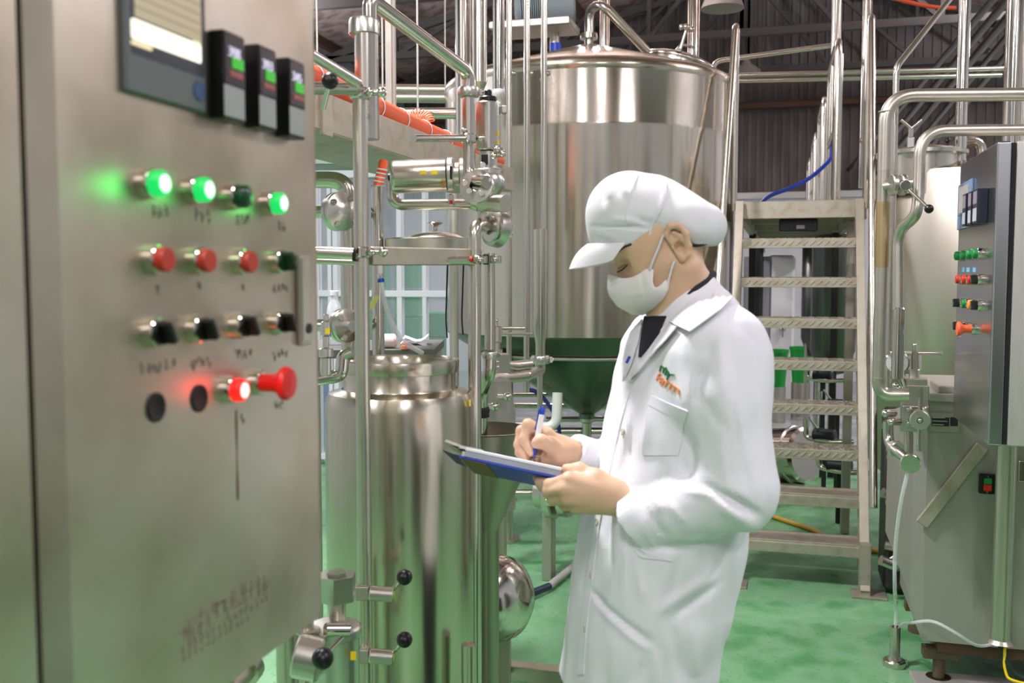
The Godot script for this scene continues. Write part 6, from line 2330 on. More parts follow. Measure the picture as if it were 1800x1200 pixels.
	for q in [[316, 1105, 470, 1030, 0.016, 11], [316, 1140, 472, 1052, 0.006, 16], [316, 1160, 440, 1085, 0.005, 12]]:
		b = MB.new()
		var c0 := atx(q[0], q[1], X)
		var c1 := atx(q[2], q[3], X)
		for g in q[5]:
			var c := c0.lerp(c1, (g + 0.5) / q[5])
			c.y = (c0.y + c1.y) * 0.5
			for s in 5:
				var h: float = q[4]
				var off := Vector3(0.0003, rng.randf_range(-0.5, 0.5) * h, rng.randf_range(-0.4, 0.4) * h)
				b.box(c + off, Vector3(0.0003, h * 0.1 if s % 2 else h * 0.7, h * 0.7 if s % 2 else h * 0.1))
		var o := part(cab, "worn_print", b, mat(Color(0.54, 0.50, 0.44), 0.7))
		o.set_meta("kind", "stuff")
	# brown drip stain below the red lamp
	b = MB.new()
	var s0 := atx(415, 720, X)
	var s1 := atx(414, 880, X)
	var rows := []
	for k in 9:
		var u := k / 8.0
		var w := 0.0011 + 0.0006 * sin(u * 9.0)
		rows.append([Vector3(X + 0.0004, lerpf(s0.y, s1.y, u), s0.z - w), Vector3(X + 0.0004, lerpf(s0.y, s1.y, u), s0.z + w)])
	b.grid(rows)
	part(cab, "rust_drip", b, mat(Color(0.42, 0.28, 0.18), 0.7))

func _spark(p: Vector3, c: Color, e: float) -> void:
	var l := OmniLight3D.new()
	l.name = "pilot_light"
	l.light_color = c
	l.light_energy = e
	l.light_size = 0.008
	l.omni_range = 12.0
	l.omni_attenuation = 2.0
	l.shadow_enabled = true
	add_child(l)
	l.position = p

# ---------- distance-field bodies meshed as surface nets ----------
class Field:
	# tapered capsules (kind 0), ellipsoids (kind 1); joined with a smooth minimum
	var a := PackedVector3Array()
	var b := PackedVector3Array()
	var ra := PackedFloat32Array()
	var rb := PackedFloat32Array()
	var kk := PackedFloat32Array()
	var kind := PackedInt32Array()
	var inv := []
	var cut_a := PackedVector3Array()   # subtracted capsules
	var cut_b := PackedVector3Array()
	var cut_r := PackedFloat32Array()
	var cut_k := PackedFloat32Array()
	var planes := []                    # [normal, offset]: keep n.p <= offset
	var poly := PackedVector2Array()    # keep inside this outline, pushed along z
	var fold_a := PackedVector2Array()
	var fold_b := PackedVector2Array()
	var fold_w := PackedFloat32Array()
	var fold_h := PackedFloat32Array()
	var fold_z := -9.0
	func cap(p: Vector3, q: Vector3, r1: float, r2: float, k := 0.01) -> void:
		a.append(p); b.append(q); ra.append(r1); rb.append(r2); kk.append(k); kind.append(0); inv.append(Basis())
	func chain(pts: Array, rs: Array, k := 0.01) -> void:
		for i in pts.size() - 1:
			cap(pts[i], pts[i + 1], rs[i], rs[i + 1], k)
	func ell(c: Vector3, r: Vector3, bs := Basis(), k := 0.01) -> void:
		a.append(c); b.append(r); ra.append(minf(r.x, minf(r.y, r.z))); rb.append(0.0); kk.append(k); kind.append(1); inv.append(bs.inverse())
	func cut(p: Vector3, q: Vector3, r: float, k := 0.004) -> void:
		cut_a.append(p); cut_b.append(q); cut_r.append(r); cut_k.append(k)
	func fold(p: Vector2, q: Vector2, w: float, h: float) -> void:
		fold_a.append(p); fold_b.append(q); fold_w.append(w); fold_h.append(h)
	func f(p: Vector3) -> float:
		var d := 10.0
		for i in a.size():
			var e: float
			if kind[i] == 0:
				var pa := p - a[i]
				var ba := b[i] - a[i]
				var l2 := ba.length_squared()
				var h := clampf(pa.dot(ba) / l2, 0.0, 1.0) if l2 > 1e-12 else 0.0
				e = (pa - ba * h).length() - lerpf(ra[i], rb[i], h)
			else:
				var q: Vector3 = inv[i] * (p - a[i])
				var k0 := (q / b[i]).length()
				var k1 := (q / (b[i] * b[i])).length()
				e = k0 * (k0 - 1.0) / k1 if k1 > 1e-9 else -ra[i]
			var k := kk[i]
			var dd := d - e
			if dd >= k:
				d = e
			elif dd > -k:
				var t := 0.5 + 0.5 * dd / k
				d = lerpf(d, e, t) - k * t * (1.0 - t)
		if fold_a.size() and absf(d) < 0.04 and p.z > fold_z:
			var p2 := Vector2(p.x, p.y)
			for i in fold_a.size():
				var pa := p2 - fold_a[i]
				var ba := fold_b[i] - fold_a[i]
				var h := clampf(pa.dot(ba) / ba.length_squared(), 0.0, 1.0)
				var x := (pa - ba * h).length() / fold_w[i]
				if x < 2.2:
					d -= fold_h[i] * exp(-x * x * 1.4) * (1.0 - pow(absf(h * 2.0 - 1.0), 3.0) * 0.7)
		for i in cut_a.size():
			var pa := p - cut_a[i]
			var ba := cut_b[i] - cut_a[i]
			var l2 := ba.length_squared()
			var h := clampf(pa.dot(ba) / l2, 0.0, 1.0) if l2 > 1e-12 else 0.0
			var e := -((pa - ba * h).length() - cut_r[i])
			var k := cut_k[i]
			var dd := e - d
			if dd >= k:
				d = e
			elif dd > -k:
				var t := 0.5 + 0.5 * dd / k
				d = lerpf(d, e, t) + k * t * (1.0 - t)
		for pl in planes:
			d = maxf(d, p.dot(pl[0]) - pl[1])
		if poly.size():
			d = maxf(d, poly_d(Vector2(p.x, p.y)))
		return d
	func poly_d(p: Vector2) -> float:
		var n := poly.size()
		var d := 1e9
		var s := 1.0
		var j := n - 1
		for i in n:
			var e := poly[j] - poly[i]
			var w := p - poly[i]
			var bb := w - e * clampf(w.dot(e) / e.dot(e), 0.0, 1.0)
			d = minf(d, bb.length_squared())
			var c1 := p.y >= poly[i].y
			var c2 := p.y < poly[j].y
			var c3 := e.x * w.y > e.y * w.x
			if (c1 and c2 and c3) or not (c1 or c2 or c3):
				s = -s
			j = i
		return s * sqrt(d)
	func grad(p: Vector3) -> Vector3:
		var e := 0.0015
		return Vector3(f(p + Vector3(e, 0, 0)) - f(p - Vector3(e, 0, 0)), f(p + Vector3(0, e, 0)) - f(p - Vector3(0, e, 0)), f(p + Vector3(0, 0, e)) - f(p - Vector3(0, 0, e))).normalized()
	# march along a ray; returns the point (or the closest one)
	func hit(o: Vector3, d: Vector3, t0: float, t1: float) -> Vector3:
		var t := t0
		var best := t0
		var bd := 1e9
		for i in 90:
			var e := f(o + d * t)
			if e < bd:
				bd = e
				best = t
			if e < 0.0004:
				return o + d * t
			t += maxf(e * 0.8, 0.0005)
			if t > t1:
				break
		return o + d * best
	# surface nets into a mesh builder
	func net(mb: MB, lo: Vector3, hi: Vector3, c: float) -> void:
		var bs := 6
		var nx := int(ceil((hi.x - lo.x) / c / bs)) * bs
		var ny := int(ceil((hi.y - lo.y) / c / bs)) * bs
		var nz := int(ceil((hi.z - lo.z) / c / bs)) * bs
		var sx := 1
		var sy := nx + 1
		var sz := (nx + 1) * (ny + 1)
		var g := PackedFloat32Array()
		g.resize(sz * (nz + 1))
		g.fill(99.0)
		var vi := PackedInt32Array()
		vi.resize(g.size())
		vi.fill(-1)
		var blocks := []
		var reach := c * bs * 0.5 * 1.75 + 0.012
		for bz in range(0, nz, bs):
			for by in range(0, ny, bs):
				for bx in range(0, nx, bs):
					var ctr := lo + Vector3(bx + bs * 0.5, by + bs * 0.5, bz + bs * 0.5) * c
					if absf(f(ctr)) < reach:
						blocks.append(Vector3i(bx, by, bz))
		for bl in blocks:
			for z in range(bl.z, bl.z + bs + 1):
				for y in range(bl.y, bl.y + bs + 1):
					var at0: int = bl.x + y * sy + z * sz
					for x in bs + 1:
						if g[at0 + x] > 98.0:
							g[at0 + x] = f(lo + Vector3(bl.x + x, y, z) * c)
		var off := [0, sx, sy, sx + sy, sz, sx + sz, sy + sz, sx + sy + sz]
		var cor := [Vector3(0, 0, 0), Vector3(1, 0, 0), Vector3(0, 1, 0), Vector3(1, 1, 0), Vector3(0, 0, 1), Vector3(1, 0, 1), Vector3(0, 1, 1), Vector3(1, 1, 1)]
		var ed := [[0, 1], [2, 3], [4, 5], [6, 7], [0, 2], [1, 3], [4, 6], [5, 7], [0, 4], [1, 5], [2, 6], [3, 7]]
		var cells := PackedInt32Array()
		for bl in blocks:
			for z in range(bl.z, bl.z + bs):
				for y in range(bl.y, bl.y + bs):
					for x in range(bl.x, bl.x + bs):
						var i := x + y * sy + z * sz
						var m := 0
						for k in 8:
							if g[i + off[k]] < 0.0:
								m += 1
						if m == 0 or m == 8:
							continue
						var s := Vector3.ZERO
						var n := 0
						for e in ed:
							var va := g[i + off[e[0]]]
							var vb := g[i + off[e[1]]]
							if (va < 0.0) != (vb < 0.0):
								s += cor[e[0]].lerp(cor[e[1]], va / (va - vb))
								n += 1
						s /= n
						var gx := g[i + off[1]] + g[i + off[3]] + g[i + off[5]] + g[i + off[7]] - g[i] - g[i + off[2]] - g[i + off[4]] - g[i + off[6]]
						var gy := g[i + off[2]] + g[i + off[3]] + g[i + off[6]] + g[i + off[7]] - g[i] - g[i + off[1]] - g[i + off[4]] - g[i + off[5]]
						var gz := g[i + off[4]] + g[i + off[5]] + g[i + off[6]] + g[i + off[7]] - g[i] - g[i + off[1]] - g[i + off[2]] - g[i + off[3]]
						vi[i] = mb.vert(lo + (Vector3(x, y, z) + s) * c, Vector3(gx, gy, gz).normalized())
						cells.append(i)
		for i in cells:
			var x := i % sy
			var y := (i / sy) % (ny + 1)
			var z := i / sz
			var ins := g[i] < 0.0
			if y > 0 and z > 0 and ins != (g[i + sx] < 0.0):
				_q(mb, vi, i, i - sy, i - sy - sz, i - sz)
			if x > 0 and z > 0 and ins != (g[i + sy] < 0.0):
				_q(mb, vi, i, i - sx, i - sx - sz, i - sz)
			if x > 0 and y > 0 and ins != (g[i + sz] < 0.0):
				_q(mb, vi, i, i - sx, i - sx - sy, i - sy)
	func _q(mb: MB, vi: PackedInt32Array, p: int, q: int, r: int, s: int) -> void:
		if vi[p] < 0 or vi[q] < 0 or vi[r] < 0 or vi[s] < 0:
			return
		mb.quad(vi[p], vi[q], vi[r], vi[s])

# ---------- the worker ----------
var PT := Transform3D()   # person frame: x picture right, y up, z towards the viewer
var PI_ := Transform3D()
func pl(px: float, py: float, z := 0.0) -> Vector3:
	var o := PI_ * EYE
	var d := PI_.basis * ray(px, py)
	return o + d * ((z - o.z) / d.z)
func pm(p: float, z := 0.0) -> float:   # pixels to metres at a depth of the person
	return p * (1.75 - z) / FPX
func skin_at(fd: Field, px: float, py: float, out := 0.0) -> Vector3:
	var o := PI_ * EYE
	var d := (PI_.basis * ray(px, py)).normalized()
	var h := fd.hit(o, d, 1.15, 2.6)
	return h + fd.grad(h) * out if out != 0.0 else h
# a cloth strip between two pixel polylines, laid on a field
func laid(fd: Field, ea: Array, eb: Array, n: int, m: int, out: float, thick: float, lift := 0.0) -> MB:
	var rows := []
	for i in n + 1:
		var u := float(i) / n
		var row := []
		var pa := _poly_at(ea, u)
		var pb := _poly_at(eb, u)
		for j in m + 1:
			var q := pa.lerp(pb, float(j) / m)
			row.append(skin_at(fd, q.x, q.y, out + lift * float(j) / m))
		rows.append(row)
	var mb := MB.new()
	var nn: Vector3 = (rows[0][m] - rows[0][0]).cross(rows[n][0] - rows[0][0])
	mb.sheet(rows, thick, nn.z < 0.0)
	return mb
func _poly_at(e: Array, u: float) -> Vector2:
	var s := u * (e.size() - 1)
	var i := mini(int(s), e.size() - 2)
	return Vector2(e[i][0], e[i][1]).lerp(Vector2(e[i + 1][0], e[i + 1][1]), s - i)
# part whose mesh is already in the person frame
func ppart(parent: Node3D, called: String, mb: MB, m: Material, label := "") -> MeshInstance3D:
	var o := MeshInstance3D.new()
	o.name = called
	o.mesh = mb.mesh()
	o.material_override = m
	parent.add_child(o, true)
	if label: o.set_meta("label", label)
	return o

func build_person() -> void:
	var base := at(1160, 487, 1.75)
	base.y = 0.0
	PT = Transform3D(Basis(Vector3.UP, deg_to_rad(YAW) - atan(260.0 / FPX)), base)
	PI_ = PT.affine_inverse()
	var per := thing("person", "person in white lab coat, cap and mask writing on a clipboard", "person", base)
	per.transform = PT
	var skin := mat(Color(0.815, 0.675, 0.55), 0.5)
	skin.subsurf_scatter_enabled = true
	skin.subsurf_scatter_strength = 0.12
	var cloth := mat(Color(0.89, 0.89, 0.91), 0.85)
	cloth.normal_enabled = true
	cloth.normal_texture = noise_tex(51, 0.05, [], 512, 3, true)
	cloth.normal_scale = 0.12
	cloth.uv1_triplanar = true
	cloth.uv1_scale = Vector3(6, 6, 6)
	var TH := deg_to_rad(22.0)
	var FW := Vector3(-cos(TH), 0, sin(TH))
	var LF := Vector3(sin(TH), 0, cos(TH))
	var yawb := Basis(LF, Vector3.UP, -FW)   # x = his left, y = up, z = back
	# ---- joints
	var sh_l := pl(1268, 610, 0.150)
	var el_l := pl(1299, 872, 0.195)
	var wr_l := pl(1112, 898, 0.125)
	var sh_r := pl(1165, 606, -0.155)
	var el_r := pl(1165, 860, -0.19)
	var wr_r := pl(1006, 798, -0.01)
	# ---- the coat
	var co := Field.new()
	co.fold_z = -0.06
	# trunk: ellipses down the front and back outlines
	var sl := [[575, 1212, 0.088, 0.135], [610, 1212, 0.108, 0.175], [680, 1205, 0.116, 0.185], [760, 1190, 0.120, 0.185], [850, 1172, 0.126, 0.185], [940, 1160, 0.136, 0.190], [1040, 1143, 0.133, 0.188], [1130, 1126, 0.128, 0.182], [1230, 1110, 0.128, 0.182]]
	var trunk := Trunk.new()
	for s in sl:
		var c := pl(s[1], s[0], 0.0)
		trunk.ys.append(c.y)
		trunk.cs.append(Vector2(c.x, c.z))
		trunk.af.append(s[2])
		trunk.al.append(s[3])
	trunk.fx = FW
	trunk.lx = LF
	var coat := Coat.new()
	coat.fold_z = -0.05
	coat.trunk = trunk
	coat.wav.seed = 5
	coat.wav.frequency = 0.075
	coat.wav.fractal_octaves = 2
	var neck0 := pl(1222, 560, 0.0)
	coat.cap(neck0 + Vector3(0, -0.03, 0), neck0 + Vector3(-0.005, 0.0, 0), 0.085, 0.070, 0.04)
	coat.cap(neck0 + LF * 0.04 + Vector3(0, -0.01, 0), sh_l + Vector3(0, -0.01, 0), 0.060, 0.062, 0.05)
	coat.cap(neck0 - LF * 0.04 + Vector3(0, -0.01, 0), sh_r + Vector3(0, -0.01, 0), 0.060, 0.062, 0.05)
	# near sleeve
	coat.chain([sh_l, sh_l.lerp(el_l, 0.35) + Vector3(-0.004, 0, 0.005), el_l + Vector3(0.004, 0.02, 0)], [0.067, 0.063, 0.060], 0.035)
	coat.chain([el_l + Vector3(0.0, 0.0, 0), el_l.lerp(wr_l, 0.5) + Vector3(0, -0.006, 0), pl(1118, 919, 0.13)], [0.058, 0.052, 0.055], 0.022)
	# far sleeve
	coat.chain([sh_r, el_r, pl(1015, 797, -0.012)], [0.068, 0.058, 0.034], 0.03)
	# cuff openings
	var cu_l := pl(1118, 919, 0.13)
	var dl := (pl(1118, 919, 0.13) - el_l).normalized()
	coat.cuts.append([cu_l + dl * 0.10, cu_l - dl * 0.045, 0.041, cu_l + dl * -0.002, (dl + Vector3(0, -0.25, 0)).normalized(), 0.075])
	var cu_r := pl(1015, 797, -0.012)
	var dr := (cu_r - el_r).normalized()
	coat.cuts.append([cu_r + dr * 0.1, cu_r - dr * 0.03, 0.021, cu_r + dr * 0.012, dr, 0.055])
	for i in coat.a.size():
		coat.limb.append(0 if i < 3 else (1 if i < 7 else 2))
	coat.knee = pl(1250, 790, 0.15).y
	coat.hem = pl(1010, 1196, 0.0).y
	# folds: [x0, y0, x1, y1, width px, height mm]
	for q in [
		[1232, 640, 1222, 705, 10, -9], [1250, 600, 1232, 660, 9, -5], [1235, 690, 1262, 740, 12, -6], [1262, 600, 1275, 760, 14, 4],
		[1278, 560, 1330, 600, 8, -2], [1290, 690, 1320, 840, 12, 4], [1325, 680, 1345, 850, 10, 3], [1258, 700, 1268, 830, 9, 3],
		[1240, 835, 1300, 868, 9, -8], [1270, 845, 1322, 880, 6, -9], [1255, 860, 1330, 915, 14, 6], [1200, 845, 1245, 850, 10, 4],
		[1150, 860, 1165, 885, 7, 4], [1175, 868, 1200, 900, 9, 4], [1140, 885, 1170, 930, 8, -3], [1165, 935, 1300, 938, 10, 3], [1150, 955, 1250, 945, 8, -4],
		[1130, 905, 1150, 960, 6, 2],
		[1225, 700, 1240, 800, 16, -6], [1200, 800, 1215, 850, 10, -3], [1165, 760, 1180, 840, 14, 3], [1140, 700, 1125, 800, 12, 4], [1105, 720, 1085, 830, 7, 5], [1090, 740, 1070, 830, 6, -4], [1120, 720, 1105, 840, 6, -4],
		[1045, 960, 1035, 1080, 10, 3], [1070, 930, 1065, 1040, 8, -3], [1098, 950, 1092, 1060, 8, 3], [1035, 1058, 1140, 1112, 9, -7], [1040, 1070, 1140, 1126, 10, 3], [1160, 1060, 1240, 1010, 12, 4], [1190, 1070, 1260, 1020, 10, -4], [1180, 1085, 1195, 1180, 12, -3], [1215, 1080, 1225, 1190, 16, 4], [1250, 1000, 1240, 1150, 14, 3], [1150, 1130, 1155, 1195, 12, 3], [1085, 1120, 1075, 1195, 14, 3], [1120, 985, 1125, 1040, 10, 3], [1020, 1100, 1012, 1190, 8, -3], [1130, 1150, 1115, 1195, 10, -3], [1195, 960, 1180, 1040, 12, -3]]:
		var pa := pl(q[0], q[1], 0.15)
		var pb := pl(q[2], q[3], 0.15)
		coat.fold(Vector2(pa.x, pa.y), Vector2(pb.x, pb.y), pm(maxf(q[4], 8.0), 0.15), q[5] * 0.001)
	var mb := MB.new()
	var lo := pl(985, 1235, 0.0)
	coat.net(mb, Vector3(lo.x - 0.02, coat.hem - 0.02, -0.30), Vector3(pl(1385, 600, 0.0).x, pl(1200, 495, 0).y, 0.31), 0.0055)
	var coat_m := ppart(per, "lab_coat", mb, cloth)
	# ---- collar and lapels, laid over shoulders and chest
	var white2 := cloth
	mb = laid(coat, [[1252, 492], [1232, 516], [1206, 543], [1178, 567]], [[1284, 533], [1268, 552], [1246, 568], [1218, 586]], 12, 6, 0.006, 0.003, 0.006)
	ppart(coat_m, "collar", mb, white2)
	mb = laid(coat, [[1177, 569], [1160, 596], [1140, 624], [1122, 648], [1110, 668]], [[1197, 578], [1174, 606], [1150, 628], [1130, 652], [1112, 670]], 14, 4, 0.004, 0.002, 0.006)
	ppart(coat_m, "lapel", mb, white2)
	mb = laid(coat, [[1131, 562], [1124, 600], [1112, 640], [1102, 662]], [[1112, 588], [1106, 612], [1098, 640], [1094, 660]], 10, 3, 0.004, 0.002, 0.003)
	ppart(coat_m, "far_lapel", mb, white2)
	# dark shirt in the neck opening
	var navy := mat(Color(0.06, 0.065, 0.10), 0.8)
	mb = laid(coat, [[1172, 556], [1160, 585], [1142, 610], [1127, 628]], [[1134, 556], [1130, 580], [1126, 605], [1124, 628]], 12, 5, 0.0025, 0.002)
	ppart(per, "dark_shirt", mb, navy)
	var rim := []
	for q in [[1252, 482, -0.02], [1244, 490, 0.03], [1226, 508, 0.058], [1204, 530, 0.066], [1184, 552, 0.060], [1168, 568, 0.045], [1152, 566, 0.01], [1140, 562, -0.02]]:
		rim.append(pl(q[0], q[1], q[2]))
	mb = MB.new()
	mb.tube(curve(rim, 4), 0.008, 10)
	ppart(per, "shirt_collar", mb, navy)
	# chest pocket and hip pocket
	mb = laid(coat, [[1145, 695], [1210, 722]], [[1140, 712], [1204, 742]], 10, 3, 0.0025, 0.0025)
	var pk := ppart(coat_m, "chest_pocket_hem", mb, white2)
	mb = laid(coat, [[1141, 712], [1136, 742], [1130, 800]], [[1203, 742], [1200, 770], [1193, 800]], 10, 8, 0.0018, 0.0018)
	ppart(coat_m, "chest_pocket", mb, white2)
	mb = laid(coat, [[1110, 958], [1118, 972], [1128, 980]], [[1170, 982], [1176, 984], [1182, 986]], 3, 8, 0.0015, 0.0015)
	ppart(coat_m, "hip_pocket_edge", mb, white2)
	# embroidered lettering on the chest
	_lettering(coat, coat_m)
	# buttons
	var btn := mat(Color(0.80, 0.78, 0.70), 0.35)
	for q in [[1115, 662], [1096, 758], [1051, 917], [1040, 1010], [1030, 1105]]:
		var p := skin_at(coat, q[0], q[1], 0.001)
		mb = MB.new()
		mb.lathe([Vector2(0, 0), Vector2(0.0065, 0), Vector2(0.0065, 0.002), Vector2(0.005, 0.003), Vector2(0.004, 0.0022), Vector2(0, 0.002)], MB.frame(p, coat.grad(p)), 18)
		ppart(coat_m, "button", mb, btn)
	# front edge of the coat, a raised placket
	mb = laid(coat, [[1104, 672], [1084, 745], [1064, 830], [1046, 920], [1033, 1020], [1022, 1110], [1016, 1185]], [[1111, 674], [1092, 747], [1072, 832], [1055, 922], [1042, 1022], [1032, 1110], [1027, 1185]], 30, 2, 0.0022, 0.0022)
	ppart(coat_m, "front_placket", mb, white2)
	# blue pen cap clipped behind the lapel
	mb = MB.new()
	mb.tube([pl(1107, 626, 0.09), pl(1101, 638, 0.09)], 0.0025, 8)
	ppart(coat_m, "pocket_pen", mb, M.blue)
	# ---- skin: head, neck, trunk core, arms and hands in one mesh
	var body := MB.new()
	var hp := pl(1188, 430, 0.0)          # between the ears
	var FH := Vector3(-0.866, -0.5, 0)
	var UH := Vector3(-0.5, 0.866, 0)
	var ZH := Vector3(0, 0, 1)
	var H := func(f: float, u: float, s: float) -> Vector3: return hp + FH * f + UH * u + ZH * s
	var hb := Basis(-FH, UH, ZH)
	var hd := Field.new()
	hd.ell(H.call(0.014, 0.038, 0), Vector3(0.086, 0.076, 0.073), hb, 0.02)
	hd.ell(H.call(0.050, -0.015, 0), Vector3(0.052, 0.082, 0.060), hb, 0.03)
	hd.ell(H.call(0.03, 0.02, 0), Vector3(0.074, 0.06, 0.066), hb, 0.03)
	for s in [-1.0, 1.0]:
		hd.cap(H.call(0.005, -0.045, s * 0.052), H.call(0.075, -0.088, s * 0.018), 0.022, 0.020, 0.03)
		hd.cap(H.call(0.062, -0.018, s * 0.038), H.call(0.03, -0.02, s * 0.052), 0.022, 0.018, 0.02)
		hd.cap(H.call(0.088, 0.036, s * 0.016), H.call(0.070, 0.032, s * 0.050), 0.012, 0.010, 0.015)
	hd.cap(H.call(0.078, -0.098, -0.012), H.call(0.078, -0.098, 0.012), 0.018, 0.018, 0.02)
	hd.chain([H.call(0.098, 0.018, 0), H.call(0.112, -0.012, 0), H.call(0.120, -0.030, 0)], [0.007, 0.009, 0.011], 0.012)
	hd.cap(H.call(0.092, -0.058, -0.014), H.call(0.092, -0.058, 0.014), 0.011, 0.011, 0.015)
	for s in [-1.0, 1.0]:
		hd.cut(H.call(0.108, 0.012, s * 0.034), H.call(0.100, 0.012, s * 0.040), 0.014, 0.012)
		hd.ell(H.call(0.084, 0.012, s * 0.034), Vector3(0.0125, 0.0115, 0.0145), hb, 0.003)
	# neck
	hd.cap(pl(1180, 458, 0.0), pl(1204, 565, 0.0), 0.050, 0.058, 0.03)
	hd.cap(H.call(0.01, -0.085, 0.02), pl(1188, 575, 0.025), 0.030, 0.030, 0.03)
	hd.cap(H.call(0.01, -0.085, -0.02), pl(1188, 575, -0.025), 0.030, 0.030, 0.03)
	var hlo := pl(1040, 600, 0.0)
	hd.net(body, Vector3(hlo.x, pl(1200, 590, 0).y, -0.10), Vector3(pl(1300, 500, 0).x, pl(1100, 310, 0).y, 0.10), 0.0042)
	# ears
	for s in [-1.0, 1.0]:
		var ea := Field.new()
		var E := func(f: float, u: float, o: float) -> Vector3: return H.call(f, u, s * (0.068 + o))
		ea.ell(E.call(-0.006, -0.004, 0.006), Vector3(0.017, 0.028, 0.007), hb, 0.004)
		ea.chain([E.call(0.008, 0.006, 0.008), E.call(0.008, 0.022, 0.011), E.call(-0.004, 0.031, 0.014), E.call(-0.018, 0.024, 0.016), E.call(-0.022, 0.006, 0.016), E.call(-0.016, -0.014, 0.013), E.call(-0.006, -0.026, 0.010), E.call(0.003, -0.028, 0.008), E.call(0.006, -0.018, 0.006)], [0.0045, 0.0045, 0.0048, 0.005, 0.005, 0.005, 0.0055, 0.0065, 0.006], 0.004)
		ea.chain([E.call(-0.004, 0.018, 0.012), E.call(-0.012, 0.006, 0.012), E.call(-0.010, -0.010, 0.010)], [0.003, 0.0035, 0.003], 0.004)
		ea.cap(E.call(0.008, -0.004, 0.009), E.call(0.007, -0.010, 0.008), 0.004, 0.004, 0.003)
		ea.cut(E.call(-0.002, -0.006, 0.016), E.call(-0.001, -0.007, 0.010), 0.008, 0.004)
		var ec: Vector3 = E.call(-0.006, 0.0, 0.01)
		ea.net(body, ec - Vector3(0.045, 0.045, 0.025), ec + Vector3(0.045, 0.045, 0.025), 0.0022)
	# trunk core and arms, hidden by the coat
	var tc := Field.new()
	tc.cap(pl(1212, 640, 0), pl(1170, 900, 0), 0.085, 0.09, 0.05)
	tc.cap(pl(1170, 900, 0), pl(1150, 1060, 0), 0.09, 0.10, 0.05)
	tc.cap(pl(1216, 575, 0), pl(1212, 640, 0), 0.06, 0.085, 0.05)
	tc.chain([sh_l, el_l, wr_l], [0.045, 0.040, 0.026], 0.03)
	tc.chain([sh_r, el_r, wr_r], [0.045, 0.038, 0.022], 0.03)
	tc.cap(pl(1212, 620, 0), sh_l, 0.05, 0.045, 0.03)
	tc.cap(pl(1212, 620, 0), sh_r, 0.05, 0.045, 0.03)
	tc.net(body, Vector3(pl(990, 800, 0).x, pl(1100, 1170, 0).y, -0.27), Vector3(pl(1370, 800, 0).x, pl(1100, 540, 0).y, 0.27), 0.012)
	_hands(body, wr_l, wr_r, el_l, el_r)
	ppart(per, "body", body, skin)
	# ---- eyes and brows under the brim
	var brown := mat(Color(0.16, 0.10, 0.07), 0.6)
	for s in [-1.0, 1.0]:
		for run in [["eyelash", [[1085, 478], [1090, 476], [1096, 472], [1103, 465]], 0.0013], ["lid_crease", [[1086, 472], [1092, 469], [1099, 464]], 0.0006], ["eyebrow", [[1088, 441], [1098, 434], [1110, 429]], 0.0018]]:
			var pts := []
			for q in run[1]:
				var p := skin_at(hd, q[0], q[1], 0.0004)
				pts.append(Vector3(p.x, p.y, p.z * s))
			mb = MB.new()
			mb.tube(curve(pts, 4), run[2], 6)
			ppart(per, run[0], mb, brown)
	# ---- hair below the cap
	var hr := Field.new()
	hr.ell(H.call(0.004, 0.034, 0), Vector3(0.081, 0.076, 0.0748), hb, 0.01)
	hr.ell(H.call(-0.036, 0.0, 0), Vector3(0.042, 0.046, 0.058), hb, 0.02)
	hr.planes.append([FH, FH.dot(H.call(0.012, 0, 0))])
	hr.planes.append([-(UH * 0.9 - FH * 0.3).normalized(), -(UH * 0.9 - FH * 0.3).normalized().dot(H.call(-0.02, -0.02, 0)) * 1.0])
	mb = MB.new()
	hr.net(mb, H.call(0, 0.03, 0) - Vector3(0.13, 0.13, 0.10), H.call(0, 0.03, 0) + Vector3(0.13, 0.13, 0.10), 0.006)
	ppart(per, "hair", mb, mat(Color(0.10, 0.085, 0.075), 0.6))
	_cap_and_mask(per, hd)
	# ---- trousers and shoes below the frame
	var tf := Field.new()
	var hipy := 0.86
	var bx := pl(1122, 1190, 0.0).x
	for s in [-1.0, 1.0]:
		var hpj: Vector3 = Vector3(bx, hipy, 0) + LF * s * 0.09
		tf.chain([hpj, Vector3(hpj.x + 0.0, 0.46, hpj.z), Vector3(hpj.x + 0.03, 0.10, hpj.z)], [0.085, 0.068, 0.055], 0.03)
	tf.cap(Vector3(bx, hipy + 0.02, 0) + LF * 0.05, Vector3(bx, hipy + 0.02, 0) - LF * 0.05, 0.10, 0.10, 0.03)
	mb = MB.new()
	tf.net(mb, Vector3(bx - 0.2, 0.03, -0.25), Vector3(bx + 0.2, 1.0, 0.25), 0.014)
	ppart(per, "trousers", mb, mat(Color(0.16, 0.17, 0.20), 0.8))
	for s in [-1.0, 1.0]:
		var fj: Vector3 = Vector3(bx + 0.03, 0.0, 0) + LF * s * 0.09
		var sf := Field.new()
		sf.cap(fj + Vector3(0.02, 0.045, 0), fj + FW * 0.17 + Vector3(0, 0.035, 0), 0.043, 0.036, 0.02)
		sf.cap(fj + Vector3(0.01, 0.08, 0), fj + Vector3(0.01, 0.04, 0), 0.048, 0.045, 0.02)
		sf.planes.append([Vector3.DOWN, 0.0])
		mb = MB.new()
		sf.net(mb, fj - Vector3(0.28, 0.02, 0.16), fj + Vector3(0.14, 0.16, 0.20), 0.008)
		ppart(per, "shoe", mb, mat(Color(0.75, 0.75, 0.74), 0.5))
	_clipboard()

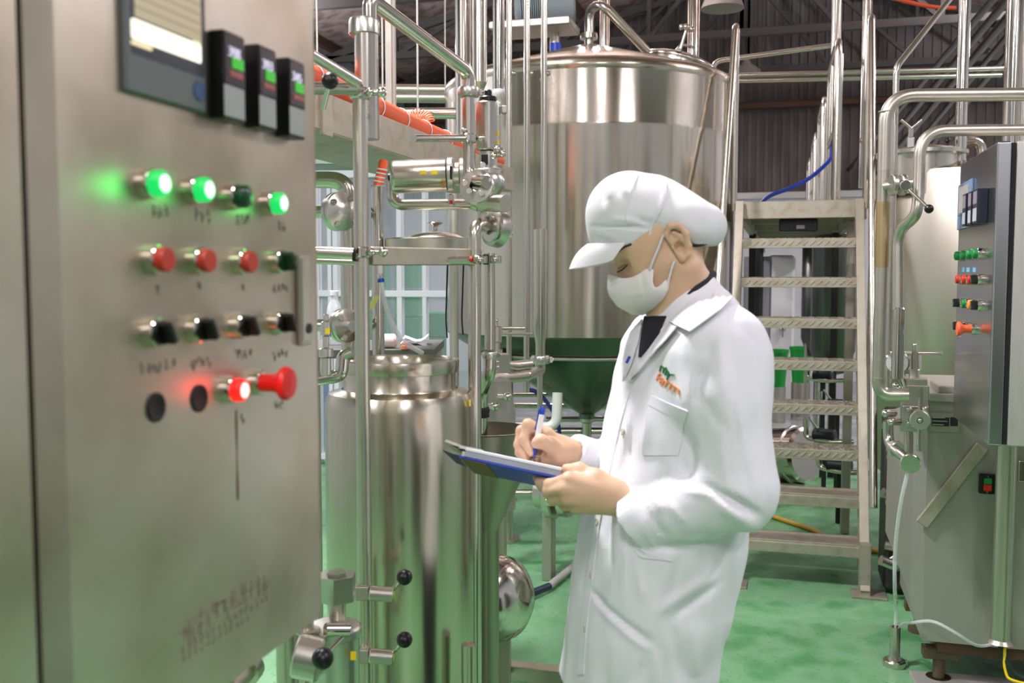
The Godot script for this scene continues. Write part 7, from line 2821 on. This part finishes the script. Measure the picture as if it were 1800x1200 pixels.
class Trunk:
	var ys := PackedFloat32Array()
	var cs := PackedVector2Array()
	var af := PackedFloat32Array()
	var al := PackedFloat32Array()
	var fx := Vector3.ZERO
	var lx := Vector3.ZERO
	func d(p: Vector3) -> float:
		var n := ys.size()
		var i := 0
		while i < n - 2 and p.y < ys[i + 1]:
			i += 1
		var u := clampf((p.y - ys[i]) / (ys[i + 1] - ys[i]), 0.0, 1.0)
		var s := u * u * (3.0 - 2.0 * u) * 0.5 + u * 0.5
		var c := cs[i].lerp(cs[i + 1], s)
		var ea := lerpf(af[i], af[i + 1], s)
		var eb := lerpf(al[i], al[i + 1], s)
		var qx := p.x - c.x
		var qz := p.z - c.y
		var f := (qx * fx.x + qz * fx.z) / ea
		var l := (qx * lx.x + qz * lx.z) / eb
		var k := pow(pow(absf(f), 2.4) + pow(absf(l), 2.4), 1.0 / 2.4)
		var r := (k - 1.0) * minf(ea, eb) if k > 0.001 else -minf(ea, eb)
		if p.y > ys[0]:
			var dy := p.y - ys[0]
			r = maxf(r, 0.0)
			return sqrt(r * r + dy * dy) if r > 0.0 else dy
		return r
class Coat extends Field:
	var trunk: Trunk
	var hem := 0.0
	var knee := 0.0
	var cuts := []
	var wav := FastNoiseLite.new()
	var limb := PackedInt32Array()   # 0 trunk, 1 near sleeve, 2 far sleeve
	func f(p: Vector3) -> float:
		var d := trunk.d(p)
		var dl := [9.0, 9.0]
		for i in a.size():
			if limb[i] > 0:
				var qa := p - a[i]
				var bb := b[i] - a[i]
				var hh := clampf(qa.dot(bb) / bb.length_squared(), 0.0, 1.0)
				var ee := (qa - bb * hh).length() - lerpf(ra[i], rb[i], hh)
				var g: float = dl[limb[i] - 1]
				var gd := g - ee
				var gk := kk[i]
				if gd >= gk:
					g = ee
				elif gd > -gk:
					var gt := 0.5 + 0.5 * gd / gk
					g = lerpf(g, ee, gt) - gk * gt * (1.0 - gt)
				dl[limb[i] - 1] = g
				continue
			var pa := p - a[i]
			var ba := b[i] - a[i]
			var h := clampf(pa.dot(ba) / ba.length_squared(), 0.0, 1.0)
			var e := (pa - ba * h).length() - lerpf(ra[i], rb[i], h)
			var k := kk[i]
			var dd := d - e
			if dd >= k:
				d = e
			elif dd > -k:
				var t := 0.5 + 0.5 * dd / k
				d = lerpf(d, e, t) - k * t * (1.0 - t)
		for i in 2:
			var e: float = dl[i]
			var c: Array = cuts[i]
			var o: Vector3 = c[0]
			var ba: Vector3 = c[1] - o
			var pa := p - o
			var h := clampf(pa.dot(ba) / ba.length_squared(), 0.0, 1.0)
			e = maxf(e, c[2] - (pa - ba * h).length())
			var v: Vector3 = p - c[3]
			if v.length() < c[5] * 2.0:
				e = maxf(e, v.dot(c[4]))
			var k := 0.008 + 0.03 * clampf((p.y - knee) * 12.0, 0.0, 1.0)
			var dd := d - e
			if dd >= k:
				d = e
			elif dd > -k:
				var t := 0.5 + 0.5 * dd / k
				d = lerpf(d, e, t) - k * t * (1.0 - t)
		if absf(d) < 0.04 and p.z > fold_z:
			var p2 := Vector2(p.x, p.y)
			for i in fold_a.size():
				var pa := p2 - fold_a[i]
				var w := fold_w[i] * 2.2
				var ba := fold_b[i] - fold_a[i]
				var l2 := ba.length_squared()
				var h := clampf(pa.dot(ba) / l2, 0.0, 1.0)
				var q := pa - ba * h
				if absf(q.x) > w or absf(q.y) > w:
					continue
				var x := q.length() / fold_w[i]
				if x < 2.2:
					d -= fold_h[i] * exp(-x * x * 1.4) * (1.0 - pow(absf(h * 2.0 - 1.0), 3.0) * 0.7)
		if absf(d) < 0.03:
			d -= wav.get_noise_3d(p.x * 150.0, p.y * 55.0, p.z * 150.0) * 0.0055
		return maxf(d, hem - p.y)

func _lettering(coat: Field, par: Node3D) -> void:
	var grn := mat(Color(0.06, 0.40, 0.16), 0.7)
	var org := mat(Color(0.88, 0.52, 0.20), 0.7)
	# strokes in picture pixels, [points..., width]
	var g := [[[1160.5, 652.5], [1163, 643]], [[1163, 643], [1174, 652]], [[1166, 655], [1168.5, 646]], [[1170, 659], [1172.5, 650]], [[1173, 650], [1176, 655], [1174, 660]], [[1171, 646], [1176, 656], [1174.5, 661]], [[1173, 667], [1176, 660], [1180, 658], [1186, 658.5]]]
	var o := [[[1155, 668], [1159, 658], [1163, 657]], [[1156, 662], [1162, 665]], [[1161, 664], [1166, 665], [1168, 669], [1165, 676], [1161, 673], [1162, 669], [1167, 671]], [[1170, 680], [1174, 669]], [[1172, 672], [1177, 673]], [[1178, 684], [1181, 674]], [[1180, 675], [1187, 680], [1185, 688]], [[1187, 679], [1194, 685], [1194, 693]]]
	for set in [[g, grn, "my"], [o, org, "farm"]]:
		for st in set[0]:
			var pts: Array = st
			for i in pts.size() - 1:
				var pa := Vector2(pts[i][0], pts[i][1])
				var pb := Vector2(pts[i + 1][0], pts[i + 1][1])
				var nn := (pb - pa).normalized().orthogonal() * 1.05
				var e := (pb - pa).normalized() * 0.5
				pa -= e
				pb += e
				var mb := laid(coat, [[pa.x - nn.x, pa.y - nn.y], [pb.x - nn.x, pb.y - nn.y]], [[pa.x + nn.x, pa.y + nn.y], [pb.x + nn.x, pb.y + nn.y]], 2, 1, 0.0016, 0.0014)
				ppart(par, "embroidered_stroke", mb, set[1])

func _cap_and_mask(per: Node3D, hd: Field) -> void:
	var white := mat(Color(0.84, 0.845, 0.85), 0.8)
	var cp := Field.new()
	cp.fold_z = 0.0
	cp.cap(pl(1106, 378, 0), pl(1152, 386, 0), pm(77), pm(71), 0.02)
	cp.cap(pl(1152, 386, 0), pl(1240, 397, 0), pm(73), pm(37), 0.02)
	cp.cap(pl(1104, 405, 0), pl(1150, 405, 0), pm(70), pm(66), 0.01)
	cp.ell(pl(1198, 391, 0), Vector3(pm(72), pm(50), 0.084), Basis(Vector3(0, 0, 1), -0.42), 0.015)
	cp.cut(pl(1180, 446, -0.3), pl(1182, 443, 0.3), pm(36), 0.003)
	cp.planes.append([Vector3(0.0, -1.0, 0).rotated(Vector3(0, 0, 1), 0.0), -pl(1080, 433, 0).y])
	for q in [[1040, 397, 1150, 402, 3, -4], [1065, 315, 1075, 350, 8, 4], [1058, 330, 1062, 360, 6, -4], [1085, 315, 1090, 345, 7, -3], [1120, 385, 1165, 400, 6, -3], [1075, 385, 1120, 390, 6, 3], [1090, 330, 1120, 345, 10, 3], [1050, 410, 1080, 418, 7, 2], [1170, 330, 1160, 380, 8, 3], [1200, 380, 1250, 400, 18, -3]]:
		var pa := pl(q[0], q[1], 0.06)
		var pb := pl(q[2], q[3], 0.06)
		cp.fold(Vector2(pa.x, pa.y), Vector2(pb.x, pb.y), pm(q[4], 0.06), q[5] * 0.001)
	var mb := MB.new()
	cp.net(mb, Vector3(pl(1015, 400, 0).x, pl(1100, 445, 0).y, -0.095), Vector3(pl(1290, 400, 0).x, pl(1100, 288, 0).y, 0.095), 0.004)
	var hat := ppart(per, "cap", mb, white)
	mb = laid(cp, [[1167, 320], [1167, 350], [1156, 372], [1143, 394], [1140, 414]], [[1171, 321], [1171, 352], [1160, 374], [1147, 396], [1144, 413]], 12, 1, 0.0018, 0.0018)
	ppart(hat, "piping", mb, white)
	mb = laid(cp, [[1121, 306], [1113, 322], [1106, 345], [1100, 372], [1098, 395]], [[1123, 306], [1115, 323], [1108, 346], [1102, 372], [1100, 395]], 12, 1, 0.0014, 0.0014)
	ppart(hat, "seam", mb, white)
	# brim: swept round the front of the band
	var rows := []
	var nseg := 24
	for i in nseg + 1:
		var t := lerpf(-82.0, 82.0, float(i) / nseg)
		var a := deg_to_rad(t)
		var inner := pl(1112 - 80 * cos(a), 429, 0.0)
		inner.z = 0.077 * sin(a)
		var reach := pow(maxf(cos(a), 0.0), 0.4) * clampf((84.0 - absf(t)) / 16.0, 0.0, 1.0)
		var outer := inner + Vector3(-pm(32) * pow(maxf(cos(a), 0.0), 3.0), -pm(44) * reach, 0.008 * sin(a) * reach)
		var row := []
		for j in 7:
			var u := j / 6.0
			row.append(inner.lerp(outer, u) + Vector3(-0.004, 0.004, 0) * sin(u * PI) * reach)
		rows.append(row)
	mb = MB.new()
	mb.sheet(rows, 0.0025)
	ppart(hat, "brim", mb, white)
	# ---- mask
	var mk := Field.new()
	var mc := mat(Color(0.84, 0.83, 0.81), 0.85)
	mk.ell(pl(1120, 508, 0), Vector3(pm(54), pm(49), 0.060), Basis(Vector3(0, 0, 1), -0.3), 0.02)
	mk.ell(pl(1150, 498, 0), Vector3(pm(56), pm(54), 0.0775), Basis(Vector3(0, 0, 1), 0.4), 0.02)
	mk.cap(pl(1092, 488, 0), pl(1104, 530, 0), pm(24), pm(26), 0.02)
	var out := PackedVector2Array()
	for q in [[1067, 508], [1068, 481], [1082, 486], [1096, 489], [1112, 487], [1128, 479], [1139, 465], [1146, 464], [1150, 472], [1148, 496], [1152, 506], [1159, 502], [1170, 491], [1177, 495], [1175, 508], [1166, 524], [1150, 541], [1131, 554], [1110, 552], [1085, 538], [1071, 520]]:
		var p := pl(q[0], q[1], 0.02)
		out.append(Vector2(p.x, p.y))
	mk.poly = out
	mk.fold_z = -0.1
	for q in [[1070, 500, 1100, 487, 3, 2], [1128, 482, 1135, 520, 5, -1.5], [1105, 520, 1140, 512, 6, 1]]:
		var pa := pl(q[0], q[1], 0.04)
		var pb := pl(q[2], q[3], 0.04)
		mk.fold(Vector2(pa.x, pa.y), Vector2(pb.x, pb.y), pm(q[4]), q[5] * 0.001)
	mb = MB.new()
	mk.net(mb, Vector3(pl(1055, 500, 0).x, pl(1100, 566, 0).y, -0.085), Vector3(pl(1190, 500, 0).x, pl(1100, 455, 0).y, 0.085), 0.0032)
	var msk := ppart(per, "face_mask", mb, mc)
	for s in [-1.0, 1.0]:
		for run in [[[1143, 473], [1149, 456], [1156, 438], [1163, 420], [1169, 409], [1178, 402]], [[1174, 499], [1177, 486], [1181, 470], [1185, 458]]]:
			var pts := []
			for q in run:
				var p := skin_at(hd, q[0], q[1], 0.0032)
				pts.append(Vector3(p.x, p.y, p.z * s))
			mb = MB.new()
			mb.tube(curve(pts, 3), 0.0021, 8)
			ppart(msk, "ear_loop", mb, white)

func _hands(body: MB, wr_l: Vector3, wr_r: Vector3, el_l: Vector3, el_r: Vector3) -> void:
	# left hand: grips the clipboard's near edge, thumb on top, fingers underneath
	var h := Field.new()
	var w := pl(1104, 882, 0.125)
	h.chain([wr_l + (el_l - wr_l) * 0.25, w, pl(1085, 874, 0.125)], [0.026, 0.0235, 0.022], 0.02)
	var kn := [pl(1000, 842, 0.135), pl(993, 859, 0.142), pl(998, 876, 0.138), pl(1012, 890, 0.126)]
	var kr := [0.0125, 0.0125, 0.012, 0.011]
	for i in 4:
		h.cap(pl(1080 + i * 4, 862 + i * 8, 0.125), kn[i], 0.019, kr[i], 0.014)
	h.cap(pl(1055, 868, 0.118), pl(1025, 872, 0.120), 0.022, 0.020, 0.02)
	# fingers: knuckle -> under the board, away from the viewer
	h.chain([kn[0], pl(968, 852, 0.105), pl(950, 846, 0.080), pl(944, 838, 0.062)], [0.0120, 0.0105, 0.0095, 0.0085], 0.006)
	h.chain([kn[1], pl(965, 864, 0.105), pl(955, 854, 0.078), pl(952, 845, 0.060)], [0.0120, 0.0108, 0.0098, 0.0088], 0.006)
	h.chain([kn[2], pl(972, 878, 0.100), pl(968, 864, 0.074), pl(968, 852, 0.058)], [0.0115, 0.0102, 0.0092, 0.0082], 0.006)
	h.chain([kn[3], pl(992, 888, 0.090), pl(990, 872, 0.066), pl(990, 858, 0.054)], [0.0105, 0.0092, 0.0082, 0.0075], 0.006)
	# thumb along the top of the board
	h.chain([pl(1078, 864, 0.120), pl(1048, 840, 0.118), pl(1018, 826, 0.108), pl(996, 824, 0.098)], [0.020, 0.0145, 0.0115, 0.0092], 0.012)
	# tendons and knuckle creases
	for i in 4:
		h.cap(pl(1070, 866 + i * 7, 0.136), kn[i] + Vector3(0, 0, 0.004), 0.008, 0.008, 0.010)
	h.net(body, pl(932, 925, 0.03) - Vector3(0, 0, 0.0), Vector3(pl(1140, 850, 0.2).x, pl(1000, 805, 0.05).y, 0.185), 0.003)
	# right hand: closed round the pen
	var r := Field.new()
	r.chain([wr_r + (el_r - wr_r) * 0.2, pl(1000, 795, 0.0), pl(985, 787, 0.0)], [0.024, 0.0215, 0.021], 0.02)
	var mk := [pl(962, 762, 0.012), pl(958, 770, -0.008), pl(960, 781, -0.024), pl(966, 793, -0.036)]
	for i in 4:
		r.cap(pl(985, 786 + i * 3, 0.006 - i * 0.010), mk[i], 0.017, 0.0115, 0.014)
	r.cap(pl(982, 803, 0.016), pl(962, 806, 0.008), 0.017, 0.013, 0.015)
	r.chain([mk[0], pl(928, 746, 0.012), pl(921, 772, 0.022), pl(934, 795, 0.034)], [0.0115, 0.0105, 0.0092, 0.0078], 0.006)
	r.chain([mk[1], pl(917, 757, -0.010), pl(912, 782, 0.002), pl(925, 803, 0.016)], [0.0115, 0.0105, 0.0092, 0.0080], 0.006)
	r.chain([mk[2], pl(916, 775, -0.028), pl(914, 795, -0.014), pl(932, 810, 0.002)], [0.0110, 0.0100, 0.0088, 0.0080], 0.006)
	r.chain([mk[3], pl(930, 792, -0.036), pl(934, 808, -0.020), pl(950, 812, -0.006)], [0.0100, 0.0090, 0.0080, 0.0074], 0.006)
	# thumb against the pen
	r.chain([pl(986, 798, 0.020), pl(968, 783, 0.034), pl(951, 775, 0.046), pl(942, 779, 0.050)], [0.017, 0.0125, 0.0112, 0.0090], 0.010)
	r.net(body, Vector3(pl(895, 800, 0).x, pl(900, 835, 0).y, -0.06), Vector3(pl(1040, 800, 0).x, pl(900, 725, 0).y, 0.075), 0.003)

func _clipboard() -> void:
	# world points through the person frame
	var W := func(px: float, py: float, z: float) -> Vector3: return PT * pl(px, py, z)
	var n0: Vector3 = W.call(806, 800, 0.10)
	var n1: Vector3 = W.call(1004, 842, 0.10)
	var f0: Vector3 = W.call(804, 820, -0.10)
	var ux := (n1 - n0).normalized()
	var vz := (f0 - n0)
	vz = (vz - ux * vz.dot(ux)).normalized()
	var up := ux.cross(vz).normalized()
	if up.y < 0: up = -up
	var L := n0.distance_to(n1)
	var Wd := 0.215
	var bs := Basis(ux, up, ux.cross(up))
	if bs.z.dot(vz) < 0.0:
		bs = Basis(ux, up, -ux.cross(up))
	bs = Basis(ux, up, ux.cross(up))
	var c0 := n0 + vz * Wd * 0.5
	var t := thing("clipboard", "blue clipboard with a stack of papers held in the worker's left hand", "clipboard", c0)
	var b := MB.new()
	b.box(c0 + ux * L * 0.5 - up * 0.002, Vector3(L, 0.004, Wd), bs, 0.0012)
	part(t, "board", b, M.blue)
	b = MB.new()
	b.box(c0 + ux * (L * 0.14) - up * 0.0048, Vector3(0.048, 0.002, Wd * 0.98), bs, 0.0005)
	part(t, "brown_tape", b, mat(Color(0.42, 0.33, 0.16), 0.6))
	b = MB.new()
	b.box(c0 + ux * (L * 0.53) + up * 0.0055, Vector3(L * 0.97, 0.010, Wd * 0.98), bs, 0.0008)
	part(t, "paper_stack", b, mat(Color(0.60, 0.62, 0.66), 0.7))
	b = MB.new()
	b.box(c0 + ux * (L * 0.535) + up * 0.0138, Vector3(L * 0.98, 0.0066, Wd * 0.985), bs, 0.002)
	part(t, "top_sheet", b, mat(Color(0.88, 0.88, 0.90), 0.7))
	b = MB.new()
	b.box(c0 + ux * 0.012 + up * 0.020, Vector3(0.05, 0.010, 0.12), bs, 0.004)
	b.box(c0 + ux * 0.004 + up * 0.008, Vector3(0.02, 0.022, 0.11), bs, 0.004)
	b.box(c0 - ux * 0.020 + up * 0.024, Vector3(0.045, 0.008, 0.10), bs * Basis(Vector3(0, 0, 1), -0.15), 0.003)
	part(t, "clip", b, M.cast)
	b = MB.new()
	b.sheet([[c0 + ux * 0.02 - vz * Wd * 0.5, c0 + ux * 0.02 + vz * Wd * 0.3], [c0 - ux * 0.012 - vz * Wd * 0.49 + up * 0.001, c0 - ux * 0.012 + vz * Wd * 0.3 + up * 0.001], [c0 - ux * 0.03 - vz * Wd * 0.48 + up * 0.004, c0 - ux * 0.03 + vz * Wd * 0.3 + up * 0.004]], 0.0014)
	part(t, "blue_flap", b, mat(Color(0.05, 0.09, 0.30), 0.5))
	# pen
	var tip: Vector3 = W.call(937.5, 806, 0.040)
	var tail: Vector3 = W.call(955, 714, 0.020)
	var d := (tail - tip).normalized()
	var ln := tip.distance_to(tail)
	var pn := thing("ballpoint_pen", "white and blue ballpoint pen in the worker's right hand", "pen", tip)
	b = MB.new()
	b.lathe([Vector2(0, 0), Vector2(0.0012, 0.001), Vector2(0.0042, 0.018), Vector2(0.0050, 0.030), Vector2(0.0050, ln * 0.36)], MB.frame(tip, d), 18, 50)
	part(pn, "blue_grip", b, M.blue)
	b = MB.new()
	b.lathe([Vector2(0.0048, ln * 0.36), Vector2(0.0050, ln * 0.36), Vector2(0.0050, ln * 0.84), Vector2(0.0046, ln * 0.84)], MB.frame(tip, d), 18)
	part(pn, "barrel", b, M.white)
	b = MB.new()
	b.lathe([Vector2(0.0050, ln * 0.84), Vector2(0.0052, ln * 0.88), Vector2(0.0050, ln * 0.97), Vector2(0.0038, ln), Vector2(0, ln)], MB.frame(tip, d), 18, 50)
	part(pn, "blue_cap", b, M.blue)
	b = MB.new()
	b.bar(tip + d * ln * 0.55 - (CB.x) * 0.0068, tip + d * ln * 0.95 - CB.x * 0.0062, 0.0025, 0.0018, CB.z, 0.0005)
	part(pn, "pocket_clip", b, M.blue)
